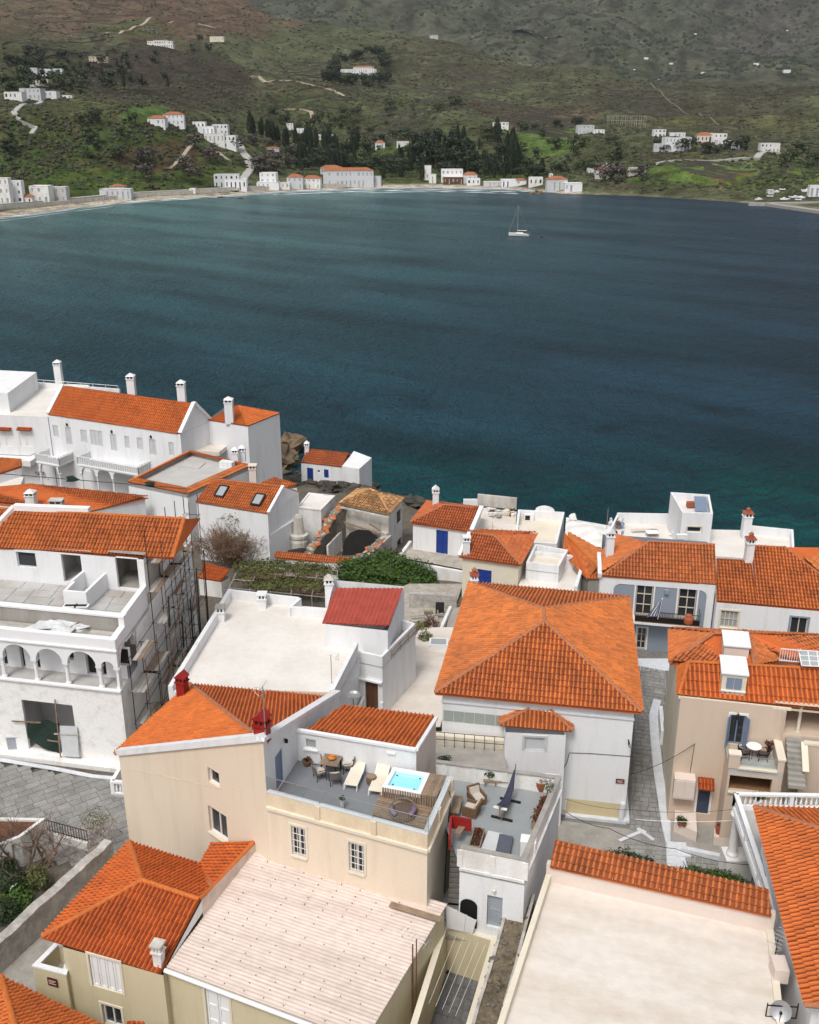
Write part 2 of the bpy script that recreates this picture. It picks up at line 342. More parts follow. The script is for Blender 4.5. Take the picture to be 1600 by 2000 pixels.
class House:
    def __init__(s,name,label,ring,zb,zt,mat='white',cat='house',group=None):
        """ring: counter-clockwise xy points; zb / zt: heights (number or per corner)"""
        s.ring = [Vector(p[:2]) for p in ring]; n = len(ring)
        s.zb = zb if isinstance(zb,list) else [zb]*n; s.zt = zt if isinstance(zt,list) else [zt]*n
        c = sum(s.ring,Vector((0,0)))/n
        s.root = thing(name,label,cat,(c.x,c.y,min(s.zb)),group); s.mat = mat; s.holes = {}; s.mats = {}
    def edge(s,i): return s.ring[i],s.ring[(i+1) % len(s.ring)]
    def hole(s,i,bb,rect=None):
        """bb: left, top, right, bottom sight lines in the photograph -> opening in wall i"""
        p0,p1 = s.edge(i)
        if rect is None:
            ym,xm = (bb[1]+bb[3])/2,(bb[0]+bb[2])/2
            u0,u1 = sorted((pick(p0,p1,bb[0],ym)[0],pick(p0,p1,bb[2],ym)[0])); z0,z1 = pick(p0,p1,xm,bb[3])[1],pick(p0,p1,xm,bb[1])[1]
        else: u0,u1,z0,z1 = rect
        h = (u0,u1,z0,z1); s.holes.setdefault(i,[]).append(h); return h
    def P(s,i,u,z,d=0):
        p0,p1 = s.edge(i); e = (p1-p0).normalized(); q = p0+e*u+Vector((-e.y,e.x))*d; return Vector((q.x,q.y,z))
    def window(s,i,bb,frame='paintwhite',pane='glass',cols=2,rows=1,depth=.16,sill=None,surround=None,shutters=None,name='window',rect=None,fw=.07,bars=None,label=None):
        u0,u1,z0,z1 = s.hole(i,bb,rect); P = lambda u,z,d: s.P(i,u,z,d)
        fb = MB(); a = s.edge(i); up = (0,0,1); e = (a[1]-a[0]).normalized(); nn = (e.y,-e.x,0)
        D = depth
        for z in (z0+fw/2,z1-fw/2): fb.bar(P(u0,z,D),P(u1,z,D),fw,.07,nn) if 0 else fb.bar(P(u0,z,D),P(u1,z,D),.07,fw)
        for k in range(cols+1):
            u = lerp(u0+fw/2,u1-fw/2,k/cols); fb.bar(P(u,z0+fw,D),P(u,z1-fw,D),.07 if 1 else fw,fw,nn)
        for k in range(1,rows): z = lerp(z0,z1,k/rows); fb.bar(P(u0+fw,z,D),P(u1-fw,z,D),.05,fw*.6)
        w = fb.obj(name,frame,s.root,label=label)
        for k in range(cols):
            ua,ub = lerp(u0,u1,k/cols),lerp(u0,u1,(k+1)/cols)
            MB().quad(P(ua,z0,D+.04),P(ub,z0,D+.04),P(ub,z1,D+.04),P(ua,z1,D+.04)).obj('pane',pane,w)
        if sill: MB().bar(P(u0-.06,z0-.03,-.02),P(u1+.06,z0-.03,-.02),.2,.07).obj('sill',sill,w)
        if surround:
            q = MB(); t = .13
            q.bar(P(u0-t/2,z0,-.012),P(u0-t/2,z1+t,-.012),t,.05,nn); q.bar(P(u1+t/2,z0,-.012),P(u1+t/2,z1+t,-.012),t,.05,nn)
            q.bar(P(u0,z1+t/2,-.012),P(u1,z1+t/2,-.012),.05,t); q.obj('surround',surround,w)
        if bars:
            q = MB()
            for k in range(5): z = lerp(z0+.1,z1-.1,k/4); q.bar(P(u0,z,.04),P(u1,z,.04),.025)
            for k in range(4): u = lerp(u0,u1,(k+.5)/4); q.bar(P(u,z0,.04),P(u,z1,.04),.025)
            q.obj('grille',bars,w)
        if shutters:
            for sd in (0,1):
                uu = u0 if sd==0 else u1; sg = -1 if sd==0 else 1; wd = (u1-u0)/2
                q = MB(); ang = R(25) if shutters[1] else R(170)
                ca,sa = math.cos(ang),math.sin(ang)
                A = P(uu,z0,-.03); Bq = P(uu+sg*wd*sa,z0,-.03-wd*ca) if shutters[1] else P(uu+sg*wd,z0,-.05)
                for z in (z0+.06,(z0+z1)/2,z1-.06): q.bar((A.x,A.y,z),(Bq.x,Bq.y,z),.04,.1)
                for t in (.05,.95): p = A.lerp(Bq,t); q.bar((p.x,p.y,z0),(p.x,p.y,z1),.05,.07,nn)
                ns = max(6,int((z1-z0)/.09))
                for k in range(ns): z = lerp(z0+.1,z1-.1,k/(ns-1)); q.bar((A.x,A.y,z),(Bq.x,Bq.y,z),.025,.055)
                q.obj('shutter',shutters[0],w)
        return w
    def shutter_closed(s,i,bb,mat,leaves=2,panels=2,frame=None,name='shutter',rect=None,depth=.08,label=None):
        """closed boarded leaves standing in an opening"""
        u0,u1,z0,z1 = s.hole(i,bb,rect); P = lambda u,z,d: s.P(i,u,z,d); e = (s.edge(i)[1]-s.edge(i)[0]).normalized(); nn = (e.y,-e.x,0)
        w = None
        for k in range(leaves):
            a,b = lerp(u0,u1,k/leaves)+.012,lerp(u0,u1,(k+1)/leaves)-.012; q = MB()
            q.bar(P((a+b)/2,z0,depth+.02),P((a+b)/2,z1,depth+.02),b-a,.03,nn)
            for uu in (a+.05,b-.05): q.bar(P(uu,z0,depth),P(uu,z1,depth),.1,.05,nn)
            for j in range(panels+1): zz = lerp(z0+.06,z1-.06,j/panels); q.bar(P(a+.1,zz,depth),P(b-.1,zz,depth),.05,.12)
            w = q.obj(name,mat,s.root,label=label)
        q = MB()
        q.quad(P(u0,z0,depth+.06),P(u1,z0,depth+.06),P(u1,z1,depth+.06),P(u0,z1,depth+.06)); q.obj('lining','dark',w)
        if frame:
            q = MB(); t = .12
            for uu in (u0-t/2,u1+t/2): q.bar(P(uu,z0,-.012),P(uu,z1+t,-.012),t,.05,nn)
            q.bar(P(u0,z1+t/2,-.012),P(u1,z1+t/2,-.012),.05,t); q.obj('surround',frame,w)
        return w
    def room(s,i,bb,mat='dim',depth=3,rect=None,name='room_shell',clip=None):
        """open unglazed opening with the bare room behind"""
        u0,u1,z0,z1 = s.hole(i,bb,rect); LL = (s.edge(i)[1]-s.edge(i)[0]).length; a,b = max(.06,u0-.6),min(LL-.06,u1+.6); z2 = z1+.25; z3 = z0-.02
        P = lambda u,z,d: s.P(i,u,z,d); d0,d1 = .24,depth; q = MB()
        q.quad(P(a,z3,d1),P(b,z3,d1),P(b,z2,d1),P(a,z2,d1)); q.quad(P(a,z3,d0),P(a,z3,d1),P(a,z2,d1),P(a,z2,d0)); q.quad(P(b,z3,d0),P(b,z2,d0),P(b,z2,d1),P(b,z3,d1))
        q.quad(P(a,z3,d0),P(b,z3,d0),P(b,z3,d1),P(a,z3,d1)); q.quad(P(a,z2,d0),P(a,z2,d1),P(b,z2,d1),P(b,z2,d0))
        return q.obj(name,mat,s.root)
    def build(s,skip=()):
        by = {}
        n = len(s.ring)
        for i in range(n):
            if i in skip: continue
            by.setdefault(s.mats.get(i,s.mat),MB()); p0,p1 = s.edge(i); j = (i+1) % n
            wall(by[s.mats.get(i,s.mat)],p0,p1,(s.zb[i],s.zb[j]),s.zt[i],s.zt[j],s.holes.get(i,()))
        for m,mb in by.items(): mb.obj('wall',m,s.root)
        return s
    def flat(s,z,mat='roofwhite',name='roof',ring=None):
        MB().add([(p[0],p[1],z) for p in (ring or s.ring)],[tuple(range(len(ring or s.ring)))]).obj(name,mat,s.root); return s
    def parapet(s,z0,z1,t=.22,mat=None,cap=None,capover=.03):
        ringwall(MB(),s.ring,t,z0,z1).obj('parapet',mat or s.mat,s.root)
        if cap: ringwall(MB(),s.ring,t,z1,z1+.07,over=capover).obj('coping',cap,s.root)
        return s

# ---------------------------------------------------------------- tiled roofs
def tile_profile(p):
    return [(-.5*p,.022),(-.36*p,.0),(-.25*p,.012),(-.16*p,.078),(.0,.105),(.16*p,.078),(.25*p,.012),(.5*p,.022)]
def tile_geo(p,l,hs=1):
    pr = [(x,z*hs) for x,z in tile_profile(p)]; lift = .055; vs = []
    for x,z in pr: vs.append((x,0,z+lift))
    for x,z in pr: vs.append((x*.96,l*1.04,z*.9+.002))
    for x,z in pr: vs.append((x*.9,.02,-.01))
    n = len(pr); fs = [(i,i+1,n+i+1,n+i) for i in range(n-1)]+[(2*n+i,2*n+i+1,i+1,i) for i in range(n-1)]
    return np.array(vs),fs
TILEMESH = {}; PANF = {0,1,6,7,8,9,10,11,12,13}  # pan and course lip faces take the dirt and shade colour
def clip_poly(pts,poly):
    """clip 3-vectors (u,v,w) by a convex ccw polygon in uv"""
    out = pts
    for i in range(len(poly)):
        a,b = poly[i],poly[(i+1) % len(poly)]; ex,ey = b[0]-a[0],b[1]-a[1]
        if ex*ex+ey*ey<1e-8: continue
        src = out; out = []
        for k in range(len(src)):
            p,q = src[k],src[(k+1) % len(src)]
            dp = ex*(p[1]-a[1])-ey*(p[0]-a[0]); dq = ex*(q[1]-a[1])-ey*(q[0]-a[0])
            if dp>=0: out.append(p)
            if (dp>=0) != (dq>=0):
                t = dp/(dp-dq); out.append(tuple(p[j]+(q[j]-p[j])*t for j in range(3)))
        if not out: return []
    return out
def tile_face(root,roof,pts,mat,p=.25,l=.40,single=0,over=.06,hs=1,down=None,jit=.012):
    """cover one convex roof face with overlapping clay tiles; the nearest `single` whole tiles are objects of their own"""
    pts = [Vector(q) for q in pts]; n = Vector((0,0,0)); K = len(pts); c = sum(pts,Vector((0,0,0)))/K
    for i in range(K): n += (pts[i]-c).cross(pts[(i+1) % K]-c)
    n.normalize()
    if n.z<0: n = -n; pts = pts[::-1]
    dn = Vector(down) if down else Vector((0,0,-1)); dn = dn-n*dn.dot(n)
    dn.normalize(); v = -dn; u = v.cross(n).normalized()
    uv = [((q-c).dot(u),(q-c).dot(v)) for q in pts]
    # let the eave run a little over
    vmin = min(q[1] for q in uv); vmax = max(q[1] for q in uv); umin = min(q[0] for q in uv); umax = max(q[0] for q in uv)
    poly = [(a,b-over if b<vmin+.15*(vmax-vmin)+.05 else b) for a,b in uv]
    geo,fs = tile_geo(p,l,hs); rad = max(p,l)
    def sd(a,b):
        m = 1e9
        for i in range(len(poly)):
            A,B = poly[i],poly[(i+1) % len(poly)]; ex,ey = B[0]-A[0],B[1]-A[1]; L = math.hypot(ex,ey)
            if L<1e-4: continue
            m = min(m,(ex*(b-A[1])-ey*(a-A[0]))/L)
        return m
    rnd = random.Random(int(abs(c.x*91+c.y*37+c.z*13)*10)); mb = MB(); whole = []; mi = []
    nu = int((umax-umin)/p)+2; nv = int((vmax-vmin+over)/l)+2
    u0 = umin+((umax-umin)-int((umax-umin)/p)*p)/2
    for i in range(-1,nu):
        for j in range(nv):
            a = u0+(i+.5)*p; b = vmin-over+j*l; s = sd(a,b+l/2)
            if s<-rad*.6: continue
            ju,jr,jz = rnd.uniform(-jit,jit),rnd.uniform(-.02,.02),rnd.uniform(0,jit)
            P = [(a+x-jr*y+ju,b+y+jr*x,z+jz) for x,y,z in geo]
            if s>rad*.66: whole.append((P,a,b,ju,jr,jz)); continue
            for fi,f in enumerate(fs):
                cp = clip_poly([P[k] for k in f],poly)
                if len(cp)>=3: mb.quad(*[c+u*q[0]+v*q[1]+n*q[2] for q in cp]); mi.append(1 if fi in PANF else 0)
    wp = [(w,(c+u*w[1]+v*w[2])) for w in whole]; camp = Vector((0,0,H)); solo = []
    if single:
        wp.sort(key=lambda t: (t[1]-camp).length); solo = wp[:single]; wp = wp[single:]
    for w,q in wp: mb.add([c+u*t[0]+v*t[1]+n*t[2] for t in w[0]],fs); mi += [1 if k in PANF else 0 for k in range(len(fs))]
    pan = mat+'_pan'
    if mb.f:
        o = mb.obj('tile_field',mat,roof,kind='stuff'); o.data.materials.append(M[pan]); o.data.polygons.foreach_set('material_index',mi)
    if solo:
        key = (p,l,hs,mat)
        if key not in TILEMESH:
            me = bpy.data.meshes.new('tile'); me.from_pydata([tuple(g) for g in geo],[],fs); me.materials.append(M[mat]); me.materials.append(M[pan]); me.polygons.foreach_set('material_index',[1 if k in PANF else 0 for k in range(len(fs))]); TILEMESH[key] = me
        L = LOC[roof.name]
        for w,q in solo:
            o = bpy.data.objects.new('tile',TILEMESH[key]); COL.objects.link(o); o.parent = roof
            a,b,ju,jr,jz = w[1:]; uu = (u+v*jr).normalized(); vv = n.cross(uu)
            m = Matrix((uu,vv,n)).transposed().to_4x4(); m.translation = c+u*(a+ju)+v*b+n*jz-L; o.matrix_local = m
    return mb
def ridge(root,roof,a,b,mat='ridge',r=.13,name='ridge_cap',seg=.42):
    a = Vector(a); b = Vector(b); d = b-a; L = d.length; d /= L; k = max(1,int(L/seg)); mb = MB(); sd = d.cross(Vector((0,0,1))).normalized(); up = sd.cross(d)
    rnd = random.Random(int(L*1000))
    for i in range(k):
        p = a+d*(L*i/k); q = a+d*(L*(i+1.06)/k); r1,r2 = r*rnd.uniform(1.02,1.12),r*rnd.uniform(.86,.95); vs = []
        for pt,rr in ((p,r1),(q,r2)):
            for t in range(6): an = math.pi*t/5; vs.append(pt+sd*(rr*math.cos(an))+up*(rr*.9*math.sin(an)+.03))
        mb.add(vs,[(t,t+1,7+t,6+t) for t in range(5)]+[(0,1,2,3,4,5)[::-1]])
    return mb.obj(name,mat,roof,smooth=False)
def roof_part(h,faces,mat,under='tile_c',single=300,p=.25,l=.40,hs=1,downs=None,thick=.1,over=.06):
    """roof body under the tiles plus tiles on every face"""
    root = h.root if isinstance(h,House) else h; mb = MB()
    for f in faces:
        f = [Vector(q) for q in f]; mb.quad(*[q-Vector((0,0,.02)) for q in f]); mb.quad(*[q-Vector((0,0,.02+thick)) for q in f][::-1])
        for i in range(len(f)): a,b = f[i],f[(i+1) % len(f)]; mb.quad(a-Vector((0,0,.02)),b-Vector((0,0,.02)),b-Vector((0,0,.02+thick)),a-Vector((0,0,.02+thick)))
    rf = mb.obj('roof',under,root)
    left = single
    order = sorted(range(len(faces)),key=lambda i: min(Vector(q).y for q in faces[i]))
    for i in order:
        f = [Vector(q) for q in faces[i]]
        n0 = len([c for c in rf.children if c.name.split('.')[0]=='tile'])
        tile_face(root,rf,f,mat,p,l,max(0,single-n0),hs=hs,down=downs[i] if downs else None,over=over)
    return rf
# ================================================================ SETTING: sea, far hills, town ground
def smooth(t): return t*t*(3-2*t)
# far shore and hills, surveyed along bearings: bearing (photo column), then (sight line, metres inland)
HC = [
 (-700,[(460,0),(440,25),(425,45),(400,90),(300,160),(225,220),(195,300),(140,480),(90,800),(20,1250),(-90,1900)]),
 (0,[(425,0),(404,40),(392,60),(345,95),(235,150),(208,195),(188,270),(140,420),(90,680),(30,1100),(-60,1700)]),
 (250,[(394,0),(385,16),(378,30),(300,85),(215,140),(197,230),(160,400),(100,680),(50,980),(0,1300),(-40,1650)]),
 (450,[(381,0),(375,12),(362,30),(310,90),(245,190),(205,320),(155,500),(95,780),(45,1080),(15,1280),(-8,1450)]),
 (545,[(374,0),(369,12),(360,26),(325,80),(265,220),(215,380),(160,560),(105,820),(65,1060),(50,1180),(40,1280)]),
 (700,[(368,0),(363,12),(352,30),(310,120),(255,290),(205,460),(155,640),(110,850),(76,1030),(62,1120),(54,1200)]),
 (850,[(365,0),(360,12),(350,30),(310,120),(265,260),(220,420),(175,580),(135,740),(100,900),(86,980),(77,1050)]),
 (1000,[(369,0),(363,14),(354,28),(315,110),(275,230),(230,400),(190,550),(155,700),(130,820),(120,870),(112,920)]),
 (1100,[(378,0),(372,8),(362,20),(325,80),(285,190),(245,330),(205,480),(175,620),(150,750),(140,800),(133,860)]),
 (1250,[(383,0),(376,8),(362,18),(325,60),(285,170),(255,290),(220,430),(190,570),(170,700),(162,750),(155,800)]),
 (1400,[(392,0),(385,14),(365,34),(318,66),(290,150),(258,280),(225,420),(195,570),(176,700),(168,750),(162,800)]),
 (1600,[(409,0),(388,50),(375,75),(330,120),(292,210),(258,330),(228,460),(200,600),(182,720),(174,780),(168,830)]),
 (2300,[(440,0),(415,50),(400,75),(350,120),(300,210),(262,330),(230,460),(200,600),(182,720),(174,780),(168,830)]),
]
def hcol(i,t):
    c = HC[i][1]; sy,ry = c[0][0],c[-1][0]; py = sy+(ry-sy)*t; Y0 = at(HC[i][0],sy,0).y
    for (a,ya),(b,yb) in zip(c,c[1:]):
        if a>=py>=b-1e-6: return py,Y0+lerp(ya,yb,(a-py)/(a-b))
    return py,Y0+c[-1][1]
def hbase(px,t):
    for i in range(len(HC)-1):
        if px<=HC[i+1][0] or i==len(HC)-2:
            s = (px-HC[i][0])/(HC[i+1][0]-HC[i][0]); s = min(max(s,0),1); s2 = lerp(s,smooth(s),.6)
            a = hcol(i,t); b = hcol(i+1,t); return lerp(a[0],b[0],s),lerp(a[1],b[1],s)
def hshore(px):
    for i in range(len(HC)-1):
        if px<=HC[i+1][0] or i==len(HC)-2:
            s = (px-HC[i][0])/(HC[i+1][0]-HC[i][0]); return lerp(HC[i][1][0][0],HC[i+1][1][0][0],s),lerp(HC[i][1][-1][0],HC[i+1][1][-1][0],s)
def hnoise(p,t):
    k = min(1,max(0,(t-.07)/.12))
    return k*(15*noise.noise(Vector((p.x/120,p.y/150,3)))+5.0*noise.noise(Vector((p.x/40,p.y/40,9)))+1.0*noise.noise(Vector((p.x/14,p.y/14,1))))
def hillpt(px,t):
    py,Y = hbase(px,t); p = aty(px,py,Y); p.z = max(p.z,.05+4*t)+hnoise(p,t); return p
def hill(px,py):
    sy,ry = hshore(px); return hillpt(px,min(1,max(0,(sy-py)/(sy-ry))))
# land cover of the near hills (photo column, row, half widths) -> colour
SCRUB = np.array((.076,.082,.044)); COVER = [
 (330,20,260,62,(.098,.068,.045),1.0),(90,30,140,45,(.10,.074,.05),.9),(250,55,70,14,(.07,.085,.03),.7),
 (320,165,190,75,(.045,.038,.027),1.0),(60,110,130,40,(.055,.055,.028),.8),(140,235,120,50,(.062,.066,.028),.9),
 (200,330,270,60,(.056,.082,.022),1.0),(285,243,48,22,(.075,.115,.035),1.2),(60,290,90,50,(.06,.082,.024),.8),(300,315,110,22,(.085,.05,.035),.75),
 (480,300,70,40,(.065,.078,.03),.6),(600,190,120,40,(.06,.058,.03),.7),(640,250,190,60,(.062,.07,.03),.7),(800,330,130,35,(.055,.07,.025),.8),
 (1065,279,72,24,(.085,.125,.036),1.3),(900,290,90,40,(.055,.062,.025),.7),(1000,330,80,25,(.055,.075,.022),.8),(1050,225,130,25,(.085,.062,.042),.9),
 (1130,100,200,40,(.06,.055,.035),.6),(900,120,200,50,(.062,.06,.036),.8),(1370,190,260,40,(.052,.048,.033),.8),(1450,240,220,22,(.075,.075,.035),.8),
 (1400,300,140,10,(.085,.08,.038),1.0),(1370,336,118,24,(.09,.135,.034),1.4),(1540,320,80,30,(.07,.085,.03),.9),(1460,350,60,18,(.12,.055,.032),1.1),(1200,360,70,12,(.075,.06,.042),.9),
 (1540,350,130,18,(.075,.11,.028),1.0),(1240,345,60,14,(.07,.10,.028),.9),(1000,345,90,14,(.065,.10,.026),.9),(760,300,80,18,(.065,.095,.028),.8),(1180,300,60,25,(.06,.065,.03),.6)]
def cover(px,py):
    c = SCRUB.copy()
    for x,y,w,h,col,k in COVER:
        wob = 1+.45*noise.noise(Vector((px/40,py/18,x)))
        d = math.sqrt(((px-x)/w) ** 2+((py-y)/h) ** 2)*wob
        if d<1.15: f = min(1,max(0,(1.15-d)/.35))*min(1,k); c = c*(1-f)+np.array(col)*f
    return c
def landmat(name,k=1.0,scale=1.0):
    m = bpy.data.materials.new(name); m.use_nodes = True; n = m.node_tree.nodes; l = m.node_tree.links; b = n['Principled BSDF']
    b.inputs['Roughness'].default_value = .95; b.inputs['Specular IOR Level'].default_value = .05
    at_ = n.new('ShaderNodeVertexColor'); at_.layer_name = 'cover'; geo = n.new('ShaderNodeNewGeometry')
    fac = None
    for sc,lo,hi,d in ((.02*scale,.6,1.4,6),(.12*scale,.5,1.5,6),(.5*scale,.6,1.4,3)):
        t = n.new('ShaderNodeTexNoise'); t.inputs['Scale'].default_value = sc; t.inputs['Detail'].default_value = d; t.inputs['Roughness'].default_value = .65; l.new(geo.outputs['Position'],t.inputs[0])
        r = n.new('ShaderNodeMapRange'); r.inputs[1].default_value = .33; r.inputs[2].default_value = .67; r.inputs[3].default_value = lo*k; r.inputs[4].default_value = hi*k; l.new(t.outputs[0],r.inputs[0])
        k = 1
        if fac is None: fac = r.outputs[0]
        else:
            q = n.new('ShaderNodeMath'); q.operation = 'MULTIPLY'; l.new(fac,q.inputs[0]); l.new(r.outputs[0],q.inputs[1]); fac = q.outputs[0]
    t = n.new('ShaderNodeTexNoise'); t.inputs['Scale'].default_value = .09*scale; t.inputs['Detail'].default_value = 4; l.new(geo.outputs['Position'],t.inputs[0])
    hsv = n.new('ShaderNodeHueSaturation'); r = n.new('ShaderNodeMapRange'); r.inputs[1].default_value = .3; r.inputs[2].default_value = .7; r.inputs[3].default_value = .46; r.inputs[4].default_value = .54
    l.new(t.outputs[0],r.inputs[0]); l.new(r.outputs[0],hsv.inputs['Hue']); l.new(at_.outputs[0],hsv.inputs['Color'])
    v = n.new('ShaderNodeVectorMath'); v.operation = 'SCALE'; l.new(hsv.outputs[0],v.inputs[0]); l.new(fac,v.inputs['Scale']); l.new(v.outputs[0],b.inputs['Base Color'])
    return m
M['land'] = landmat('hillside_scrub',.92); M['mountain'] = landmat('mountain_scrub',.8,.45)
def sheet(name,pts,nx,ny,cols,mat):
    me = bpy.data.meshes.new(name); fs = [(j*nx+i,j*nx+i+1,(j+1)*nx+i+1,(j+1)*nx+i) for j in range(ny-1) for i in range(nx-1)]
    me.from_pydata(pts,[],fs); a = me.color_attributes.new('cover','FLOAT_COLOR','POINT'); a.data.foreach_set('color',np.array(cols,dtype=np.float32).ravel())
    me.polygons.foreach_set('use_smooth',[True]*len(me.polygons)); me.materials.append(M[mat]); o = bpy.data.objects.new(name,me); COL.objects.link(o); o['kind'] = 'structure'; return o
def build_hills():
    xs = list(range(-700,2301,10)); NT = 170; pts = []; cols = []
    beach = np.array((.36,.31,.24))
    for k in range(-1,NT+8):
        t = max(0,min(1,k/(NT-1)))
        for x in xs:
            if k<0: p = hillpt(x,0); p = Vector((p.x,p.y-12,-3)); py = 400
            elif k>=NT: p = hillpt(x,1); d = k-NT+1; p = Vector((p.x*(1+.03*d),p.y*(1+.03*d),p.z-7*d)); py = hbase(x,1)[0]
            else: p = hillpt(x,t); py = hbase(x,t)[0]
            c = cover(x,py); sandy = 1-min(1,max(0,(t-.012)/.015))
            if x<460: sandy = 1-min(1,max(0,(t-.015*(1.3-x/900))/.008))
            if x>1130: sandy *= .12 if x<1450 else .4
            c = c*(1-sandy)+beach*sandy
            pts.append(tuple(p)); cols.append((*c,1))
    sheet('hillside',pts,len(xs),NT+9,cols,'land')
    # the mountain behind: its skyline is above the picture
    xs = list(range(-500,2301,14)); NT = 120; pts = []; cols = []
    for k in range(NT):
        t = k/(NT-1); py = lerp(230,-220,t)
        for x in xs:
            # two spurs in front of the main mass
            Y = 2150+3600*t ** 1.25
            p = aty(x,py,Y); w = smooth(min(1,t*4))
            q = Vector((p.x/420,p.y/700,2.2)); g = noise.noise(q)*95+noise.noise(q*2.7)*45+noise.noise(q*7)*16+noise.noise(q*20)*4
            p.z += g*w; g2 = noise.noise(Vector((x/130,py/60,5)))
            g3 = noise.noise(Vector((x/28,py/11,8))); c = np.array((.080,.083,.056))*(1-.25*max(0,g2))*(1-.55*max(0,min(1,g3*3-.2)))+np.array((.0,.012,-.004))*max(0,g2)+np.array((.02,.014,.008))*max(0,-g2)
            f = min(1,max(0,(x-1280)/200))*min(1,max(0,(130-py)/60)); c = c*(1-.6*f)+np.array((.072,.064,.062))*.6*f
            pts.append(tuple(p)); cols.append((*c,1))
    sheet('mountain',pts,len(xs),NT,cols,'mountain')
def mtn(x,py):
    t = (230-py)/450; p = aty(x,py,2150+3600*max(0,t) ** 1.25); q = Vector((p.x/420,p.y/700,2.2)); p.z += (noise.noise(q)*95+noise.noise(q*2.7)*45+noise.noise(q*7)*16+noise.noise(q*20)*4)*smooth(min(1,max(0,t)*4)); return p
build_hills()

# ---------------------------------------------------------------- sea
def seamat():
    m = bpy.data.materials.new('sea_water'); m.use_nodes = True; n = m.node_tree.nodes; l = m.node_tree.links; b = n['Principled BSDF']
    b.inputs['Roughness'].default_value = .30; b.inputs['IOR'].default_value = 1.33; b.inputs['Specular IOR Level'].default_value = .16
    geo = n.new('ShaderNodeNewGeometry'); sep = n.new('ShaderNodeSeparateXYZ'); l.new(geo.outputs['Position'],sep.inputs[0])
    def noise_(sc,det,st=(1,1,1),rgh=.6):
        mp = n.new('ShaderNodeMapping'); mp.inputs['Scale'].default_value = st; l.new(geo.outputs['Position'],mp.inputs[0])
        t = n.new('ShaderNodeTexNoise'); t.inputs['Scale'].default_value = sc; t.inputs['Detail'].default_value = det; t.inputs['Roughness'].default_value = rgh; l.new(mp.outputs[0],t.inputs[0]); return t.outputs[0]
    def mr(v,a,b_,c=0,d=1):
        r = n.new('ShaderNodeMapRange'); r.interpolation_type = 'SMOOTHSTEP'; r.inputs[1].default_value = a; r.inputs[2].default_value = b_; r.inputs[3].default_value = c; r.inputs[4].default_value = d; l.new(v,r.inputs[0]); return r.outputs[0]
    def math_(op,a,b_):
        q = n.new('ShaderNodeMath'); q.operation = op
        for i,v in enumerate((a,b_)):
            if isinstance(v,(int,float)): q.inputs[i].default_value = v
            else: l.new(v,q.inputs[i])
        return q.outputs[0]
    def mix(f,a,b_):
        x = n.new('ShaderNodeMix'); x.data_type = 'RGBA'; l.new(f,x.inputs[0])
        for i,v in ((6,a),(7,b_)):
            if isinstance(v,tuple): x.inputs[i].default_value = (*v,1)
            else: l.new(v,x.inputs[i])
        return x.outputs[2]
    # sandy bed towards the beach on the left, deep water on the right, weed patches, green shallows under the town
    X,Y = sep.outputs[0],sep.outputs[1]
    east = mr(math_('ADD',math_('SUBTRACT',X,math_('MULTIPLY',Y,-.10)),math_('MULTIPLY',noise_(.012,3),90)),20,190)
    c = mix(east,(.021,.086,.120),(.017,.050,.088))
    far = mr(math_('ADD',Y,math_('MULTIPLY',noise_(.015,3),120)),230,620); westf = math_('MULTIPLY',far,mr(X,190,-110))
    c = mix(westf,c,(.090,.200,.212))
    weed = math_('MULTIPLY',mr(noise_(.012,6,(.8,1.0,1),.7),.45,.75),.4); c = mix(weed,c,(.008,.022,.046))
    near = math_('MULTIPLY',mr(math_('ADD',Y,math_('MULTIPLY',noise_(.06,4),50)),205,155),.75); c = mix(near,c,(.004,.056,.068))
    w2 = math_('MULTIPLY',mr(noise_(.05,4),.55,.68),math_('MULTIPLY',mr(Y,240,170),.6)); c = mix(w2,c,(.004,.011,.026))
    lane = n.new('ShaderNodeTexNoise'); lane.inputs['Scale'].default_value = .035; lane.inputs['Detail'].default_value = 7; lane.inputs['Roughness'].default_value = .68  # ripple light and dark put into the water colour as slanting lanes
    mpl = n.new('ShaderNodeMapping'); mpl.vector_type = 'TEXTURE'; mpl.inputs['Rotation'].default_value = (0,0,R(-38)); mpl.inputs['Scale'].default_value = (4.5,1,1); l.new(geo.outputs['Position'],mpl.inputs[0]); l.new(mpl.outputs[0],lane.inputs[0])
    sc_ = n.new('ShaderNodeVectorMath'); sc_.operation = 'SCALE'; turq = math_('MULTIPLY',mr(noise_(.05,4),.44,.6),math_('MULTIPLY',mr(Y,172,140),.7)); c = mix(turq,c,(.006,.105,.105)); shal = math_('MULTIPLY',mr(math_('ADD',math_('SUBTRACT',Y,math_('MULTIPLY',X,.85)),math_('MULTIPLY',noise_(.03,4),60)),690,800),.55); c = mix(shal,c,(.13,.25,.25)); l.new(c,sc_.inputs[0]); l.new(mr(lane.outputs[0],.32,.68,.66,1.34),sc_.inputs['Scale']); l.new(sc_.outputs[0],b.inputs['Base Color'])
    wv = n.new('ShaderNodeTexWave'); wv.inputs['Scale'].default_value = .09; wv.inputs['Distortion'].default_value = 9; wv.inputs['Detail'].default_value = 4; wv.inputs['Detail Scale'].default_value = 1.6
    mpw = n.new('ShaderNodeMapping'); mpw.inputs['Rotation'].default_value = (0,0,R(62)); l.new(geo.outputs['Position'],mpw.inputs[0]); l.new(mpw.outputs[0],wv.inputs[0])
    h = math_('ADD',math_('ADD',math_('MULTIPLY',noise_(.16,6,(1.3,.8,1),.72),2.6),math_('MULTIPLY',noise_(.6,4,(1.2,.8,1)),.7)),math_('MULTIPLY',wv.outputs['Fac'],.35))
